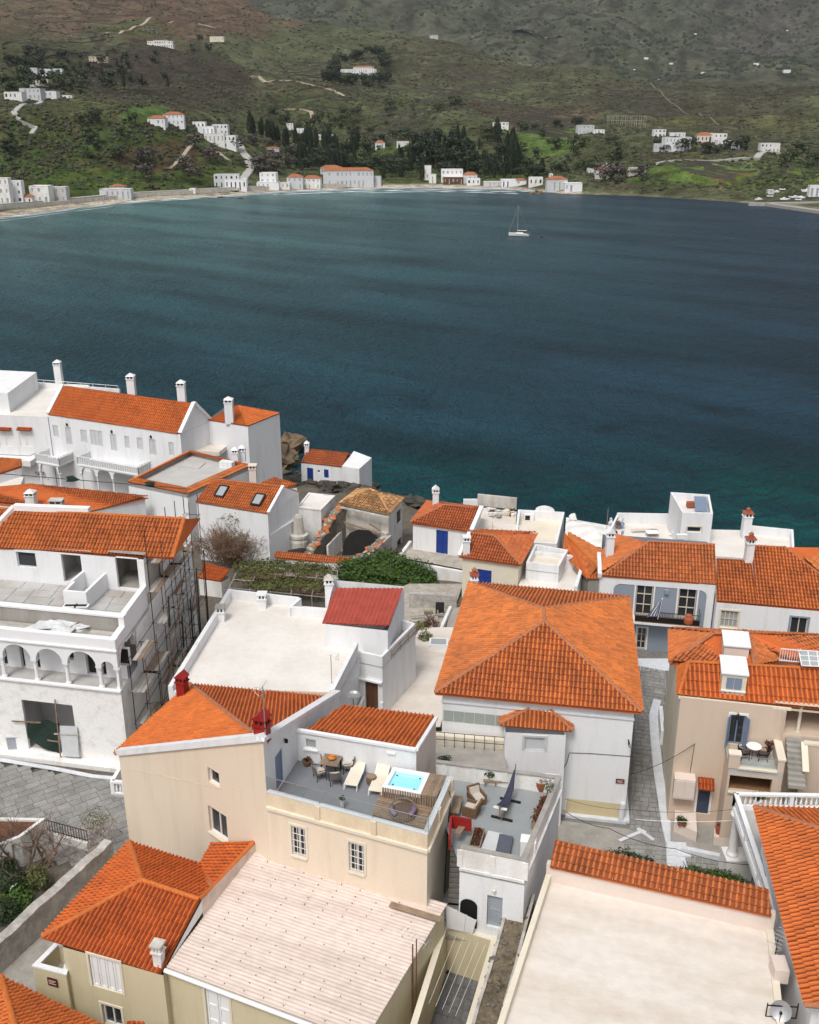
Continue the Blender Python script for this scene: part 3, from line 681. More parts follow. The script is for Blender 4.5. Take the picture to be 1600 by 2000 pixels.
    bp = n.new('ShaderNodeBump'); bp.inputs['Strength'].default_value = 1.0; bp.inputs['Distance'].default_value = 3.4; l.new(h,bp.inputs['Height']); l.new(bp.outputs[0],b.inputs['Normal'])
    return m
M['sea'] = seamat()
sea = MB().quad((-2500,60,0),(2500,60,0),(2500,1500,0),(-2500,1500,0)).obj('sea','sea'); sea['kind'] = 'structure'

# ---------------------------------------------------------------- ground of the town: streets level, falling to rocks at the water
SHORE = [(-300,215),(-120,205),(-60,185),(-25,150),(-12,145),(0,135),(8,127),(14,116),(24,111),(40,107),(60,104),(120,100),(300,100)]
def shoreY(x):
    for (a,ya),(b,yb) in zip(SHORE,SHORE[1:]):
        if a<=x<=b: return lerp(ya,yb,(x-a)/(b-a))
    return 120
def ground(x,y):
    s = shoreY(x); z = 11.3+.55*smooth(min(1,max(0,(x+3)/8)))-.11*max(0,min(y,s-6)-72)
    if x<-30 and y<120: pass
    d = s-y
    if d<16: k = max(-.4,d/16); z = lerp(-.5,z,smooth(k)) if k>0 else -.5+k*8
    return z
def build_ground():
    xs = [-300,-220,-160]+list(range(-120,125,2))+[160,220,300]; ys = list(range(-20,240,2)); pts = []
    for y in ys:
        for x in xs:
            d = shoreY(x)-y; nz = 0
            if d<18: nz = (1.6*noise.noise(Vector((x/4,y/4,0)))+.8*noise.noise(Vector((x/1.7,y/1.7,4))))*(1 if d>-4 else .4)
            pts.append((x,y,ground(x,y)+nz))
    me = bpy.data.meshes.new('ground'); nx = len(xs); me.from_pydata(pts,[],[(j*nx+i,j*nx+i+1,(j+1)*nx+i+1,(j+1)*nx+i) for j in range(len(ys)-1) for i in range(nx-1)])
    me.materials.append(M['earth']); o = bpy.data.objects.new('ground',me); COL.objects.link(o); o['kind'] = 'structure'
build_ground()
def build_rocks():
    mb = MB(); rnd = random.Random(4)
    for k in range(700):
        x = rnd.uniform(-30,40); y = shoreY(x)+rnd.uniform(-16,4); r = rnd.choice((.35,.5,.7,1,1.4))*rnd.uniform(.7,1.2)
        mb.blob((x,y,max(-.2,ground(x,y))+r*.1),r,k,8,6,1.1,(1.2,1,.65))
    mb.obj('shore_rocks','rock',kind='stuff')
build_rocks()
# ================================================================ TOWN, nearest houses first
def chimney(px,py,z,w=.55,h=1.3,mat='white',cap='gable',label='',capmat=None,rz=0,Y=None,d=None):
    """masonry stack standing at the sight line px,py (its foot) at height z"""
    b = at(px,py,z) if Y is None else aty(px,py,Y); d = d or w
    t = thing('chimney',label,'chimney',b)
    c,s_ = math.cos(rz),math.sin(rz); X = lambda x,y,zz: b+Vector((x*c-y*s_,x*s_+y*c,zz))
    MB().box(X(0,0,h/2-.15),(w,d,h+.3),rz).obj('stack',mat,t)
    MB().box(X(0,0,h+.03),(w+.14,d+.14,.08),rz).obj('band',mat,t)
    q = MB()
    for x in (-.5,.5):
        for y in (-.5,.5): q.box(X(x*(w-.1),y*(d-.1),h+.2),(.11,.11,.3),rz)
    q.box(X(0,0,h+.2),(.1,d,.3),rz).box(X(0,0,h+.2),(w,.1,.3),rz); q.obj('vent_post',mat,t)
    MB().box(X(0,0,h+.19),(w-.16,d-.16,.26),rz).obj('flue','dark',t)
    q = MB(); zc = h+.36; ww = w+.16; dd = d+.16
    if cap=='gable':
        q.add([X(-ww/2,-dd/2,zc),X(ww/2,-dd/2,zc),X(ww/2,dd/2,zc),X(-ww/2,dd/2,zc),X(0,-dd/2,zc+.34),X(0,dd/2,zc+.34)],[(3,2,1,0),(0,1,4),(2,3,5),(1,2,5,4),(3,0,4,5)])
    elif cap=='pyramid':
        q.add([X(-ww/2,-dd/2,zc),X(ww/2,-dd/2,zc),X(ww/2,dd/2,zc),X(-ww/2,dd/2,zc),X(0,0,zc+.4)],[(3,2,1,0),(0,1,4),(1,2,4),(2,3,4),(3,0,4)])
    else:
        q.box(X(0,0,zc+.05),(ww,dd,.1),rz)
        if cap=='pot': q.lathe(X(0,0,zc+.1),[(.16,0),(.2,.05),(.15,.2),(.22,.3),(.1,.42),(.02,.5)],8)
    q.obj('cap',capmat or mat,t); return t

# ---- sand yellow house, front left, with tiled hip roof and corrugated sheet roof
zE = 16.0
yw = [at(122,1850,zE),at(319,1906,zE),at(326,1893,zE),at(712,2038,zE),at(868,1772,16.9),at(499,1658,16.9),at(258,1662,zE)]
yh = House('house','sand yellow house in the near left with half tiled and half pale corrugated roof',yw,11.4,[16.02,16.02,16.1,16.1,16.95,16.95,16.02],'sand')
yh.shutter_closed(0,(178,1873,236,1933),'paintwhite',leaves=4,panels=1,frame='ivory')
yh.window(0,(202,1966,238,2004),cols=2,surround='ivory')
yh.shutter_closed(2,(405,1940,450,2030),'paintwhite',leaves=2,panels=3,frame='ivory',name='door')
yh.build(skip=(5,))
yA,yB,yC = at(253,1645,zE),at(82,1830,zE),at(313,1902,zE)
zR = 17.55; yR1,yR2 = at(277,1720,zR),at(389,1757,zR); yV1 = at(390,1692,zE); yV2 = at(417,1735,17.2); yS1,yS2 = at(415,1646,16.0),at(495,1646,17.5)
yr = roof_part(yh,[[yB,yC,yR2,yR1],[yA,yB,yR1],[yA,yR1,yR2,yV2,yV1],[yV1,yV2,yS2,yS1]],'tile_c',single=300,p=.235,l=.40,downs=[None,None,None,yS1-yS2])
for a,b in ((yR1,yR2),(yA,yR1),(yB,yR1),(yR2,yV2),(yV2,yS2)): ridge(yh.root,yr,a,b,'ridge',.13)
MB().bar(yV1+Vector((0,0,.06)),yV2+Vector((0,0,.06)),.32,.05).obj('valley_flashing','ridge2',yr)
def corrugated(root,a,b,c,d,nu,nv,mat,wl=.19,amp=.012,name='sheet'):
    """a->b along the ribs at the front, d->c at the back; nu x nv overlapping sheets"""
    a,b,c,d = map(Vector,(a,b,c,d)); n = (b-a).cross(d-a).normalized(); n = -n if n.z<0 else n; rnd = random.Random(3); under = MB().quad(*[q-n*.05 for q in (a,b,c,d)]).obj('roof',mat,root)
    for i in range(nu):
        for j in range(nv):
            f0,f1 = i/nu-.006*(i>0),(i+1)/nu+.006*(i<nu-1); g0,g1 = j/nv,(j+1)/nv+.012
            W = ((d-a).length)/nv; k = int(W/wl*6); vs = []; z = .012*((i+j) % 2)+rnd.uniform(0,.008); fs = []
            for t in range(k+1):
                g = lerp(g0,g1,t/k); h = math.sin(2*math.pi*g*(d-a).length/wl)*amp+z
                P0 = a.lerp(d,g); P1 = b.lerp(c,g); vs += [P0.lerp(P1,f0)+n*h,P0.lerp(P1,f1)+n*h]
            MB().add(vs,[(2*t,2*t+1,2*t+3,2*t+2) for t in range(k)]).obj(name,mat,under)
    return under
M['corr']['frac'] = 1
cr = corrugated(yh.root,at(325,1888,16.15),at(712,2034,16.15),at(872,1768,17.05),at(499,1655,17.05),5,9,'corr')
q = MB(); e = at(325,1888,16.15)-Vector((.05,.12,.1)); f = at(712,2034,16.15)-Vector((.05,.12,.1)); q.tube([e,f],.11,8); q.obj('gutter','paintwhite',yh.root)
MB().quad(yR2+Vector((.1,0,-.05)),yS2+Vector((.1,0,-.05)),yS2+Vector((.12,0,-1.2)),yR2+Vector((.12,0,-1.2))).obj('ridge_upstand','corr',yh.root)
MB().quad(at(327,1886,16.1),yR2+Vector((.1,0,-.1)),yR2+Vector((.12,0,-.75)),at(327,1886,15.7)).obj('gable_upstand','white',yh.root)
rnd = random.Random(44); q = MB(); ca,cb2,cc_,cd_ = at(325,1888,16.17),at(712,2034,16.17),at(872,1768,17.07),at(499,1655,17.07)
for i in range(1,10):
    for j in range(18):
        if rnd.random()<.7: p = ca.lerp(cb2,i/10).lerp(cd_.lerp(cc_,i/10),(j+.5)/18); q.box(p+Vector((rnd.uniform(-.04,.04),0,.02)),(.045,.045,.03))
q.obj('screw_heads','rust',cr,kind='stuff')
a,b = at(762,1766,17.12),at(862,1797,17.05); MB().bar(a,b,.34,.05).obj('loose_board','wood',cr)
bp = [at(64,1888,14.6),at(129,1905,14.6),at(150,1848,14.6),at(112,1840,14.6)]
ringwall(MB(),bp,.2,11.3,14.6).obj('balcony_wall','sand',yh.root); ringwall(MB(),bp,.2,14.6,14.68,over=.03).obj('coping','white',yh.root)
MB().add([(p[0],p[1],13.6) for p in bp],[(0,1,2,3)]).obj('balcony_floor','concrete',yh.root)
def board_sign(p0,p1,bb,mat,label,off=.05):
    ym,xm = (bb[1]+bb[3])/2,(bb[0]+bb[2])/2; u0,u1 = pick(p0,p1,bb[0],ym)[0],pick(p0,p1,bb[2],ym)[0]; z0,z1 = pick(p0,p1,xm,bb[3])[1],pick(p0,p1,xm,bb[1])[1]
    e = (Vector(p1[:2])-Vector(p0[:2])).normalized(); nn = Vector((e.y,-e.x)); g = lambda u,z: Vector((*(Vector(p0[:2])+e*u+nn*off),z)); b = g((u0+u1)/2,z0)
    t = thing('sign',label,'sign',b); MB().bar(g(u0,(z0+z1)/2),g(u1,(z0+z1)/2),.04,z1-z0).obj('board',mat,t)
    q = MB()
    for k in (.3,.5,.7): z = lerp(z0,z1,k); q.bar(g(lerp(u0,u1,.12),z)+Vector((nn.x,nn.y,0))*.022,g(lerp(u0,u1,.88 if k != .5 else .7),z)+Vector((nn.x,nn.y,0))*.022,.006,(z1-z0)*.07)
    q.obj('lettering','palepink',t); return t
board_sign(bp[0],bp[1],(95,1910,113,1924),'sign','small maroon plaque on the yellow balcony wall beside the lane')
chimney(311,1876,16.35,.4,.55,'whiteold','flat',capmat='dirty',label= 'squat white chimney with two vent holes at the eave of the deep red roof',rz=-.25)

# ---- tall cream house with roof terrace
zF = 20.3
cL = at(232,1474,17.45); cM = at(520,1546,21.2); cN = at(835,1630,21.2); cO = at(884,1517,21.2)
cT0 = at(582,1485,zF); zM = zcol((520,1546),21.2,(514,1446))
dirE = (cT0-Vector((cM.x,cM.y,zF))); dirE.z = 0; dirE.normalize()
def along(p,d,px):       # point on the line p+d*s seen at photo column px (height solved later)
    lo,hi = 0,40
    for _ in range(60):
        m = (lo+hi)/2; q = p+d*m; u = 800+F*q.x/(q.y*math.cos(TH)-(19-H)*math.sin(TH))
        if u<px: lo = m
        else: hi = m
    return p+d*lo
cP2 = along(cM,dirE,664); zP2 = aty(664,1353,cP2.y).z
cP1 = at(378,1335,17.5)
print('cream','zM',round(zM,2),'P2',cP2,round(zP2,2),'P1',cP1,'L',cL)
cw = House('house','tall cream house with blind gable wall, orange tiled roof and two dark red chimneys',[cL,cM,cP2,cP1],[11.4,11.4,12,12],[17.45,zM,zP2,17.2],'cream')
cw.mats[1] = 'white'
cw.window(0,(407,1505,428,1533),cols=1,depth=.2,name='window'); cw.window(0,(409,1585,443,1634),cols=2,sill='ivory',depth=.2)
cw.shutter_closed(1,(548,1490,560,1538),'shutterblue',leaves=1,panels=1,name='terrace_door',rect=(1.2,2.15,zF+.03,zF+2.05))
cw.build()
P0 = at(222,1477,17.5)
eL = Vector((cL.x-.35,cL.y+.3,17.3)); eP1 = Vector((cP1.x-.3,cP1.y+.2,17.3)); eQ = Vector((cM.x-.3,cM.y+.6,zM-.3)); eP2 = Vector((cP2.x-.3,cP2.y,zP2-.35))
cr_ = roof_part(cw,[[eL,eQ,eP1],[eP1,eQ,eP2]],'tile_b',single=300,p=.225,l=.40)
ridge(cw.root,cr_,eP1+Vector((0,0,.05)),eQ+Vector((0,0,.05)),'ridge2',.12)
def coping(root,a,b,w=.34,h=.22,mat='white',name='coping'): return MB().bar(a,b,w,h).obj(name,mat,root)
coping(cw.root,Vector((cL.x,cL.y+.1,17.58)),Vector((cM.x,cM.y+.1,zM+.13)),.4,.34); coping(cw.root,Vector((cM.x-.12,cM.y,zM+.06)),Vector((cP2.x-.12,cP2.y,zP2+.06)),.42,.2)
cka,ckb = [pick(cL,cM,*p) for p in ((258,1502),(432,1541))]; MB().bar(cw.P(0,cka[0],cka[1],-.004),cw.P(0,ckb[0],ckb[1],-.004),.02,.03).obj('wall_crack','creamold',cw.root)
chimney(357,1350,18.0,.58,.7,'redpaint','gable','dark red chimney with tiled hood at the low far corner of the orange roof',rz=-.35)
chimney(513,1438,zM-.2,.6,.7,'redpaint','gable','dark red hooded chimney at the peak where the two white copings meet',rz=-.35)
# terrace block
ct = House('terrace_house','cream flat roofed house with glass railed roof terrace and hot tub',[cM,cN,cO,Vector((cO.x-9.5,cO.y+3.6,0))],13,[21.2]*4,'cream')
ct.mats[1] = 'ivory'
ct.window(0,(570,1615,597,1672),frame='paintcream',pane='glass',cols=2,depth=.12,bars='paintwhite',sill='ivory',surround='ivory')
ct.window(0,(682,1647,711,1704),frame='paintcream',pane='glass',cols=2,depth=.12,bars='paintwhite',sill='ivory',surround='ivory')
ct.zt = [20.25,20.25,20.25,20.25]; ct.build(skip=(2,3))
ct.flat(zF,'deck','terrace_floor')
q = MB(); segwall(q,cM,cN,.24,20.2,21.15,side=1); segwall(q,cN,cO,.24,20.21,21.146,side=1); q.obj('parapet','creamold',ct.root)
q = MB(); e = (cN-cM).normalized(); nrm = Vector((e.y,-e.x,0))
q.bar(cM.lerp(cN,.0)+nrm*.05+Vector((0,0,-.92)),cN+nrm*.05+e*.06+Vector((0,0,-.92)),.16,.16); e2 = (cO-cN).normalized(); n2 = Vector((e2.y,-e2.x,0)); q.bar(cN+n2*.05+Vector((0,0,-.92)),cO+n2*.05+Vector((0,0,-.92)),.16,.16)
q.obj('cornice','ivory',ct.root)
for t in (.33,.68): p = cM.lerp(cN,t)+nrm*.03; MB().bar((p.x,p.y,20.3),(p.x,p.y,21.15),.09,.28,e).obj('pilaster','creamold',ct.root)
for t in (.45,.97): p = cN.lerp(cO,t)+n2*.03; MB().bar((p.x,p.y,20.3),(p.x,p.y,21.15),.09,.28,e2).obj('pilaster','creamold',ct.root)
q = MB(); q.bar(cM-nrm*.12+Vector((0,0,-.03)),cN-nrm*.12+Vector((0,0,-.03)),.26,.05); q.bar(cN-n2*.12+Vector((0,0,-.026)),cO-n2*.12+Vector((0,0,-.026)),.26,.05); q.obj('coping','ltgrey',ct.root)
gl = thing('glass_railing','clear glass railing along the edge of the cream roof terrace','railing',cM)
L1 = (cN-cM).length
for k in range(3):
    a = cM.lerp(cN,k/3+.004)-nrm*.14; b = cM.lerp(cN,(k+1)/3-.004)-nrm*.14; MB().bar(a+Vector((0,0,.38)),b+Vector((0,0,.38)),.014,.72).obj('glass_panel','clear',gl)
    MB().bar(a+Vector((0,0,.755)),b+Vector((0,0,.755)),.03,.025).obj('rail','steel',gl)
for k in range(2):
    a = cN.lerp(cO,k/2+.01)-n2*.14; b = cN.lerp(cO,(k+1)/2-.01)-n2*.14; MB().bar(a+Vector((0,0,.38)),b+Vector((0,0,.38)),.014,.72).obj('glass_panel','clear',gl)
for t in (0,.335,.665,1): p = cM.lerp(cN,t)-nrm*.14; MB().bar(p,p+Vector((0,0,.76)),.03).obj('post','steel',gl)
# annex with mono pitch roof at the back of the terrace
aT1 = at(813,1503,21.0); aT1.z = zF; zA = zcol((582,1485),zF,(584,1427)); zB = zA-1.0
aT3 = at(670,1384,zB); aT2 = at(852,1404,zB)
print('annex',zA,cT0,aT1,aT2,aT3)
an = House('house','white annex with orange pantile roof at the back of the cream roof terrace',[cT0,aT1,aT2,aT3],[zF-.3,zF-.3,13,13],[zA,zA,zB,zB],'white')
an.mats[1] = 'palepink'
an.window(0,(595,1443,619,1463),frame='paintwhite',pane='glasspale',cols=1,depth=.06,sill='paintwhite')
an.build()
ar = roof_part(an,[[Vector((cT0.x+.5,cT0.y+.05,zA)),Vector((aT1.x-.1,aT1.y+.05,zA)),Vector((aT2.x-.1,aT2.y+.2,zB)),Vector((aT3.x,aT3.y+.2,zB))]],'tile_b',single=300,p=.235,l=.42)
q = MB(); q.bar(Vector((cT0.x,cT0.y,zA+.05)),Vector((aT1.x,aT1.y,zA+.05)),.2,.14); q.bar(Vector((aT1.x,aT1.y,zA+.05)),Vector((aT2.x,aT2.y,zB+.05)),.2,.14); q.obj('coping','whitenew',an.root)
MB().bar(an.P(0,4.9,zF+1.45,-.05),an.P(0,5.35,zF+1.45,-.05),.1,.09).obj('wall_light','paintwhite',an.root)

# ---- white house with pale grey roof terrace, lower, to the right
tz = 20.0; tf = 19.05
tw = [at(899,1658,tz),at(1027,1684,tz),at(1097,1517,tz),at(853,1485,tz),at(862,1560,tz)]
th = House('terrace_house','white house with pale grey roof terrace, hammock and wicker armchairs',tw,14.6,19.0,'white')
th.mats[0] = 'white'
th.shutter_closed(0,(951,1751,981,1812),'gdoor',leaves=1,panels=2,name='door',depth=.15)
u0,u1,z0,z1 = th.hole(0,(901,1752,931,1830)) if 0 else (0,0,0,0)
th.build(skip=(3,4)); th.flat(tf,'deck2','terrace_floor')
q = MB()
for a,b,z in ((0,1,tz),(1,2,tz-.004),(2,3,tz)): segwall(q,tw[a],tw[b],.2,tf-.4-.01*a,z,side=1)
q.obj('parapet','whiteold',th.root)
q = MB()
for a,b in ((0,1),(1,2),(2,3)): segwall(q,tw[a],tw[b],.27,tz+.002*a,tz+.05+.004*a,side=1)
q.obj('coping','concrete',th.root)
q = MB(); E0 = (tw[1]-tw[0]).normalized(); N0 = Vector((E0.y,-E0.x,0))
q.bar(tw[0]+N0*.04-Vector((0,0,1.1)),tw[1]+N0*.04-Vector((0,0,1.1)),.12,.14); E1 = (tw[2]-tw[1]).normalized(); N1 = Vector((E1.y,-E1.x,0)); q.bar(tw[1]+N1*.05-Vector((0,0,.8)),tw[2]+N1*.05-Vector((0,0,.8)),.12,.12)
q.obj('cornice','whiteold',th.root)
for t in (.0,.5,1): p = tw[0].lerp(tw[1],t)+N0*.02; MB().bar(p-Vector((0,0,1.0)),p-Vector((0,0,.05)),.06,.26,E0).obj('pilaster','whiteold',th.root)
for t in (.01,.25,.5,.75): p = tw[3].lerp(tw[2],t+.06); nb = Vector((-(tw[2]-tw[3]).normalized().y,(tw[2]-tw[3]).normalized().x,0)); p = p-nb*.22; MB().bar(Vector((p.x,p.y,tf)),Vector((p.x,p.y,tz-.04)),.06,.3,(tw[2]-tw[3]).normalized()).obj('pilaster','whiteold',th.root)
dr = [th.P(0,*(lambda uz: (uz[0],uz[1]))(pick(tw[0],tw[1],x,y)),-.02) for x,y in ((916,1830),(916,1770))]
q = MB(); c = pick(tw[0],tw[1],916,1768); pr = [(-.42,-1.3),(.42,-1.3),(.42,0)]+[(.42*math.cos(a*math.pi/8),.38*math.sin(a*math.pi/8)) for a in range(1,8)]+[(-.42,0)]
q.quad(*[th.P(0,c[0]+x,c[1]+z,-.03) for x,z in pr]); q.obj('arched_door','black',th.root)
for x,y in ((966,1737),): u,z = pick(tw[0],tw[1],x,y); MB().lathe(th.P(0,u,z,-.1) ,[(.02,-.08),(.09,-.05),(.09,.05),(.02,.08)],8).obj('wall_lamp','ivory',th.root)
patio = MB().add([at(855,1700,14.75),at(860,1830,14.75),at(1000,1850,14.75),at(1040,1730,14.75),at(900,1690,14.75)],[(0,1,2,3,4)]).obj('patio','slate'); patio['kind'] = 'structure'
# outside stair in the gap between the two terraces
st = thing('staircase','narrow outside stair climbing between the cream house and the white terrace house','staircase',at(893,1760,14.75))
s0,s1 = at(880,1762,14.75),at(886,1610,19.0)
for k in range(16):
    p = s0.lerp(s1,k/15); MB().bar(p+Vector((-.1,0,-.1)),p+Vector((.95,-.15,-.1)),.36,.2).obj('step','concrete',st)
q = MB(); a = at(881,1605,19.9); b = at(921,1612,19.9); q.bar(a,b,.1,.7); q.bar(a,at(878,1650,19.7),.1,.7); q.obj('red_lining','redpaint',st)
MB().bar(at(893,1618,19.75),at(905,1622,19.75),.8,.06).obj('landing','wood',st)

# ---- yellow walled courtyard behind the corrugated roof
yd = [at(866,1800,15.2),at(972,1834,15.2),at(915,2030,15.2),at(800,2010,15.2)]
yd = ccw([p for p in yd]); zc = 12.4
cy = thing('courtyard_wall','sand yellow courtyard wall with pale coping enclosing grey paved yard','wall',(sum(p[0] for p in yd)/4,sum(p[1] for p in yd)/4,zc))
ringwall(MB(),yd,.25,zc,15.2).obj('wall','sand',cy); ringwall(MB(),yd,.25,15.2,15.26,over=.02).obj('coping','ivory',cy)
ci = inset(yd,.25); ax = (ci[1]-ci[0]); q = 0
def slabs(root,quad,z,nu,nv,mat='slate',gap=.02,seed=1,h=.05,stag=.5,name='slab',jz=.008,clipf=None,maxn=300,terrain=None):
    """individual paving stones over a four cornered area, jittered, staggered; those beyond maxn are joined"""
    a,b,c,d = [Vector((p[0],p[1])) for p in quad]; rnd = random.Random(seed); cells = []
    for j in range(nv):
        g0,g1 = j/nv,(j+1)/nv; cuts = [0]; o = rnd.uniform(.2,.8)*stag
        cuts = [0]+sorted({min(max((i+o+rnd.uniform(-.18,.18))/nu,.01),.99) for i in range(nu)})+[1]
        for f0,f1 in zip(cuts,cuts[1:]):
            if f1-f0<.15/nu: continue
            P = lambda f,g: a.lerp(b,f).lerp(d.lerp(c,f),g)
            W = max(.3,(b-a).length); Hh = max(.3,(d-a).length); gu,gv = gap/W,gap/Hh
            cells.append([P(f0+gu,g0+gv),P(f1-gu,g0+gv),P(f1-gu,g1-gv),P(f0+gu,g1-gv)])
    if clipf: cells = [c_ for c_ in cells if clipf(sum(c_,Vector((0,0)))/4)]
    cells.sort(key=lambda r: (sum(r,Vector((0,0)))/4).length); rest = MB()
    for i,r in enumerate(cells):
        cc = sum(r,Vector((0,0)))/4; zz = (terrain(cc.x,cc.y) if terrain else z)+rnd.uniform(0,jz)
        if i<maxn: MB().prism(ccw(r),zz-h,zz).obj(name,mat,root)
        else: rest.prism(ccw(r),zz-h,zz)
    if rest.f: rest.obj(name+'_field',mat,root,kind='stuff')
yb = MB().add([(p[0],p[1],zc-.0) for p in ci],[(0,1,2,3)]).obj('courtyard_floor','joint'); yb['kind'] = 'structure'
slabs(yb,[(p[0],p[1]) for p in ci],zc+.045,7,9,'darkslate',.012,5)
cl = thing('clothes_line','thin washing lines strung across the yellow walled courtyard','clothes line',at(880,1860,14.6))
for k in range(5):
    MB().tube([at(877+14*k+15,1825+5*k,15.0),at(838+13*k+0,1960+6*k,15.0)],.009,4).obj('line','paintwhite',cl)
mt = thing('drain_grate','black framed floor grate in the corner of the grey courtyard','grate',at(866,1889,zc+.06)); g0 = at(866,1889,zc+.07)
MB().box(g0,(.62,.75,.05),-.15).obj('frame','black',mt); MB().box(g0+Vector((0,0,.015)),(.46,.58,.05),-.15).obj('mat','wickergrey',mt)
lp = thing('gate','white sheet metal gate panel leaning at the top of the courtyard wall','gate',at(900,1815,15.2)); MB().quad(at(872,1768,16.9),at(930,1797,16.3),at(922,1824,15.3),at(874,1813,15.3)).obj('panel','paintwhite',lp)
q = MB()
for t in (0,.33,.66,1): q.bar(at(872,1768,16.9).lerp(at(930,1797,16.3),t),at(874,1813,15.3).lerp(at(922,1824,15.3),t),.05,.05)
q.obj('brace','paintwhite',lp)
bn = thing('bench','pale stone bench standing beside the grey door in the small patio','bench',at(966,1800,14.8)); b0 = at(970,1796,14.8)
MB().box(b0+Vector((0,0,.45)),(.45,1.7,.12),-.25).obj('seat','ltgrey',bn); q = MB()
for s_ in (-.6,.6): q.box(b0+Vector((.15*s_,s_,.2)),(.36,.2,.42),-.25)
q.obj('support','ltgrey',bn)

# ---- mossy rubble wall between courtyard and the big white roof
mw = thing('stone_wall','dark mossy rubble stone wall running beside the big limewashed roof','wall',at(975,1880,12))
ml = [(1022,1742,16.9),(1006,1800,16.5),(985,1880,16.2),(958,1970,16.1),(935,2060,16.1)]; pl = [at(*p) for p in ml]; q = MB(); rnd = random.Random(8)
for a,b in zip(pl,pl[1:]): segwall(q,a,b,1.15,11,a.z-.05,b.z-.05)
q.obj('core','moss',mw); mrest = MB()
for i in range(len(pl)-1):
    a,b = pl[i],pl[i+1]; d = (b-a); nn = Vector((-d.y,d.x,0)).normalized()
    for k in range(int(d.length*26)):
        MB().blob(a.lerp(b,rnd.random())+nn*rnd.uniform(-.6,.6)+Vector((0,0,rnd.uniform(-.12,.02))),rnd.uniform(.06,.15),k+i*500,6,4,.9,(1.3,1,.6)).obj('stone',rnd.choice(['moss','moss','earth','stone']),mw) if k<d.length*10 else mrest.blob(a.lerp(b,rnd.random())+nn*rnd.uniform(-.6,.6)+Vector((0,0,rnd.uniform(-.5,.02))),rnd.uniform(.05,.11),k+i*500,5,3,.9,(1.3,1,.7))
mrest.obj('stone_field','moss',mw,kind='stuff')
for s_ in (-.53,.53):
    q = MB()
    for a,b in zip(pl,pl[1:]): d = (b-a); nn = Vector((-d.y,d.x,0)).normalized()*s_; q.bar(a+nn,b+nn,.14,.1)
    q.obj('mortar_edge','stonewall',mw)

# ---- big flat limewashed roof, bottom right
zf = 17.6
bg_ = [at(955,2050,18.0),at(1545,2085,18.0),at(1512,1800,18.0),at(1069,1700,18.0)]
bh = House('house','large house with flat limewashed roof in the near right, tiled cornice along the street',bg_,11.5,17.5,'palepink')
bh.mats[3] = 'whiteold'; bh.build()
bh.flat(zf,'rooflime','roof')
zs = zcol((1078,1722),zf,(1075,1688)); print('strip z',zs)
q = MB(); segwall(q,bg_[2],bg_[3],.3,zf-.1,zs,side=1); q.obj('street_parapet','palepink',bh.root)
q = MB(); segwall(q,bg_[3],bg_[0],.25,zf-.1,zf+.42,side=1); q.obj('side_parapet','ivory',bh.root)
q = MB(); segwall(q,bg_[1],bg_[2],.3,zf-.1,zf+.15,side=1); q.obj('kerb','ivory',bh.root)
s0,s1 = at(1075,1692,zs),at(1507,1789,zs); o0,o1 = at(1085,1641,zs+.42),at(1501,1737,zs+.42)
sr = roof_part(bh,[[s0,s1,o1,o0]],'tile_d',single=300,p=.27,l=.40,over=.05)
q = MB(); n_ = int((s1-s0).length/.27)
for k in range(n_): p = s0.lerp(s1,(k+.5)/n_); q.box(p+Vector((.0,.07,.02)),(.13,.06,.07),-.3)
q.obj('mortar_plug','mortar',sr)
MB().prism(ccw([at(1150,1862,zf),at(1385,1935,zf),at(1388,2060,zf),at(1092,2040,zf)]),zf-.02,zf+.012).obj('repair_patch','rooflime',bh.root)
MB().box(at(1522,1893,zf+.35),(.6,.9,.7),-.1).obj('roof_box','palepink',bh.root)
q = MB(); p = at(1227,1753,zf); q.tube([p,p+Vector((.02,.03,1.15))],.03,6); q.obj('downpipe','palepink',bh.root)

# ---- white house with balustrade at the right edge
ez = 19.6
e1,e3 = at(1474,1577,ez),at(1574,1964,ez); hp = at(1760,1672,22.2); hp2 = at(1900,1990,22.2); e4 = at(1800,1590,ez); e5 = at(1850,1975,ez)
br_ring = ccw([Vector((e1.x+.45,e1.y-.45)),Vector((e3.x+.45,e3.y+.3)),Vector((e3.x+9,e3.y-1)),Vector((e1.x+10,e1.y-.8))])
brh = House('house','white house with red hip roof, balustraded balcony and columns at the right edge',br_ring,11.5,ez,'white')
for i in range(4):
    p0,p1 = brh.edge(i)
    if abs((p1-p0).x)<4 and p0.x<25:
        brh.window(i,(1483,1685,1495,1745),cols=2,rows=3,surround='shutterblue')
brh.build()
brr = roof_part(brh,[[e1,e3,hp2,hp],[e1,hp,e4],[e3,e5,hp2]],'tile_b',single=300,p=.25,l=.42)
ridge(brh.root,brr,e1,hp,'ridge2',.13); ridge(brh.root,brr,hp,hp2,'ridge2',.13); ridge(brh.root,brr,e3,hp2,'ridge2',.13)
MB().bar(e1+Vector((.1,-.1,-.12)),e3+Vector((.1,0,-.12)),.16,.16).obj('eave_board','whitenew',brh.root)
cb = at(1430,1668,13.4); zt_ = aty(1438,1588,cb.y).z; print('column top',zt_,cb)
bk = thing('balcony','white balustraded corner balcony carried on a round column','balcony',(cb.x,cb.y,11.8))
MB().lathe((cb.x,cb.y,13.4),[(.34,0),(.34,.12),(.27,.18),(.25,.3),(.235,zt_-13.4-.5),(.27,zt_-13.4-.4),(.27,zt_-13.4-.3),(.36,zt_-13.4-.15),(.36,zt_-13.4)],16).obj('column','paintwhite',bk,smooth=True)
MB().box((cb.x+.3,cb.y,12.6),(1.5,1.2,1.6)).obj('pedestal','whiteold',bk)
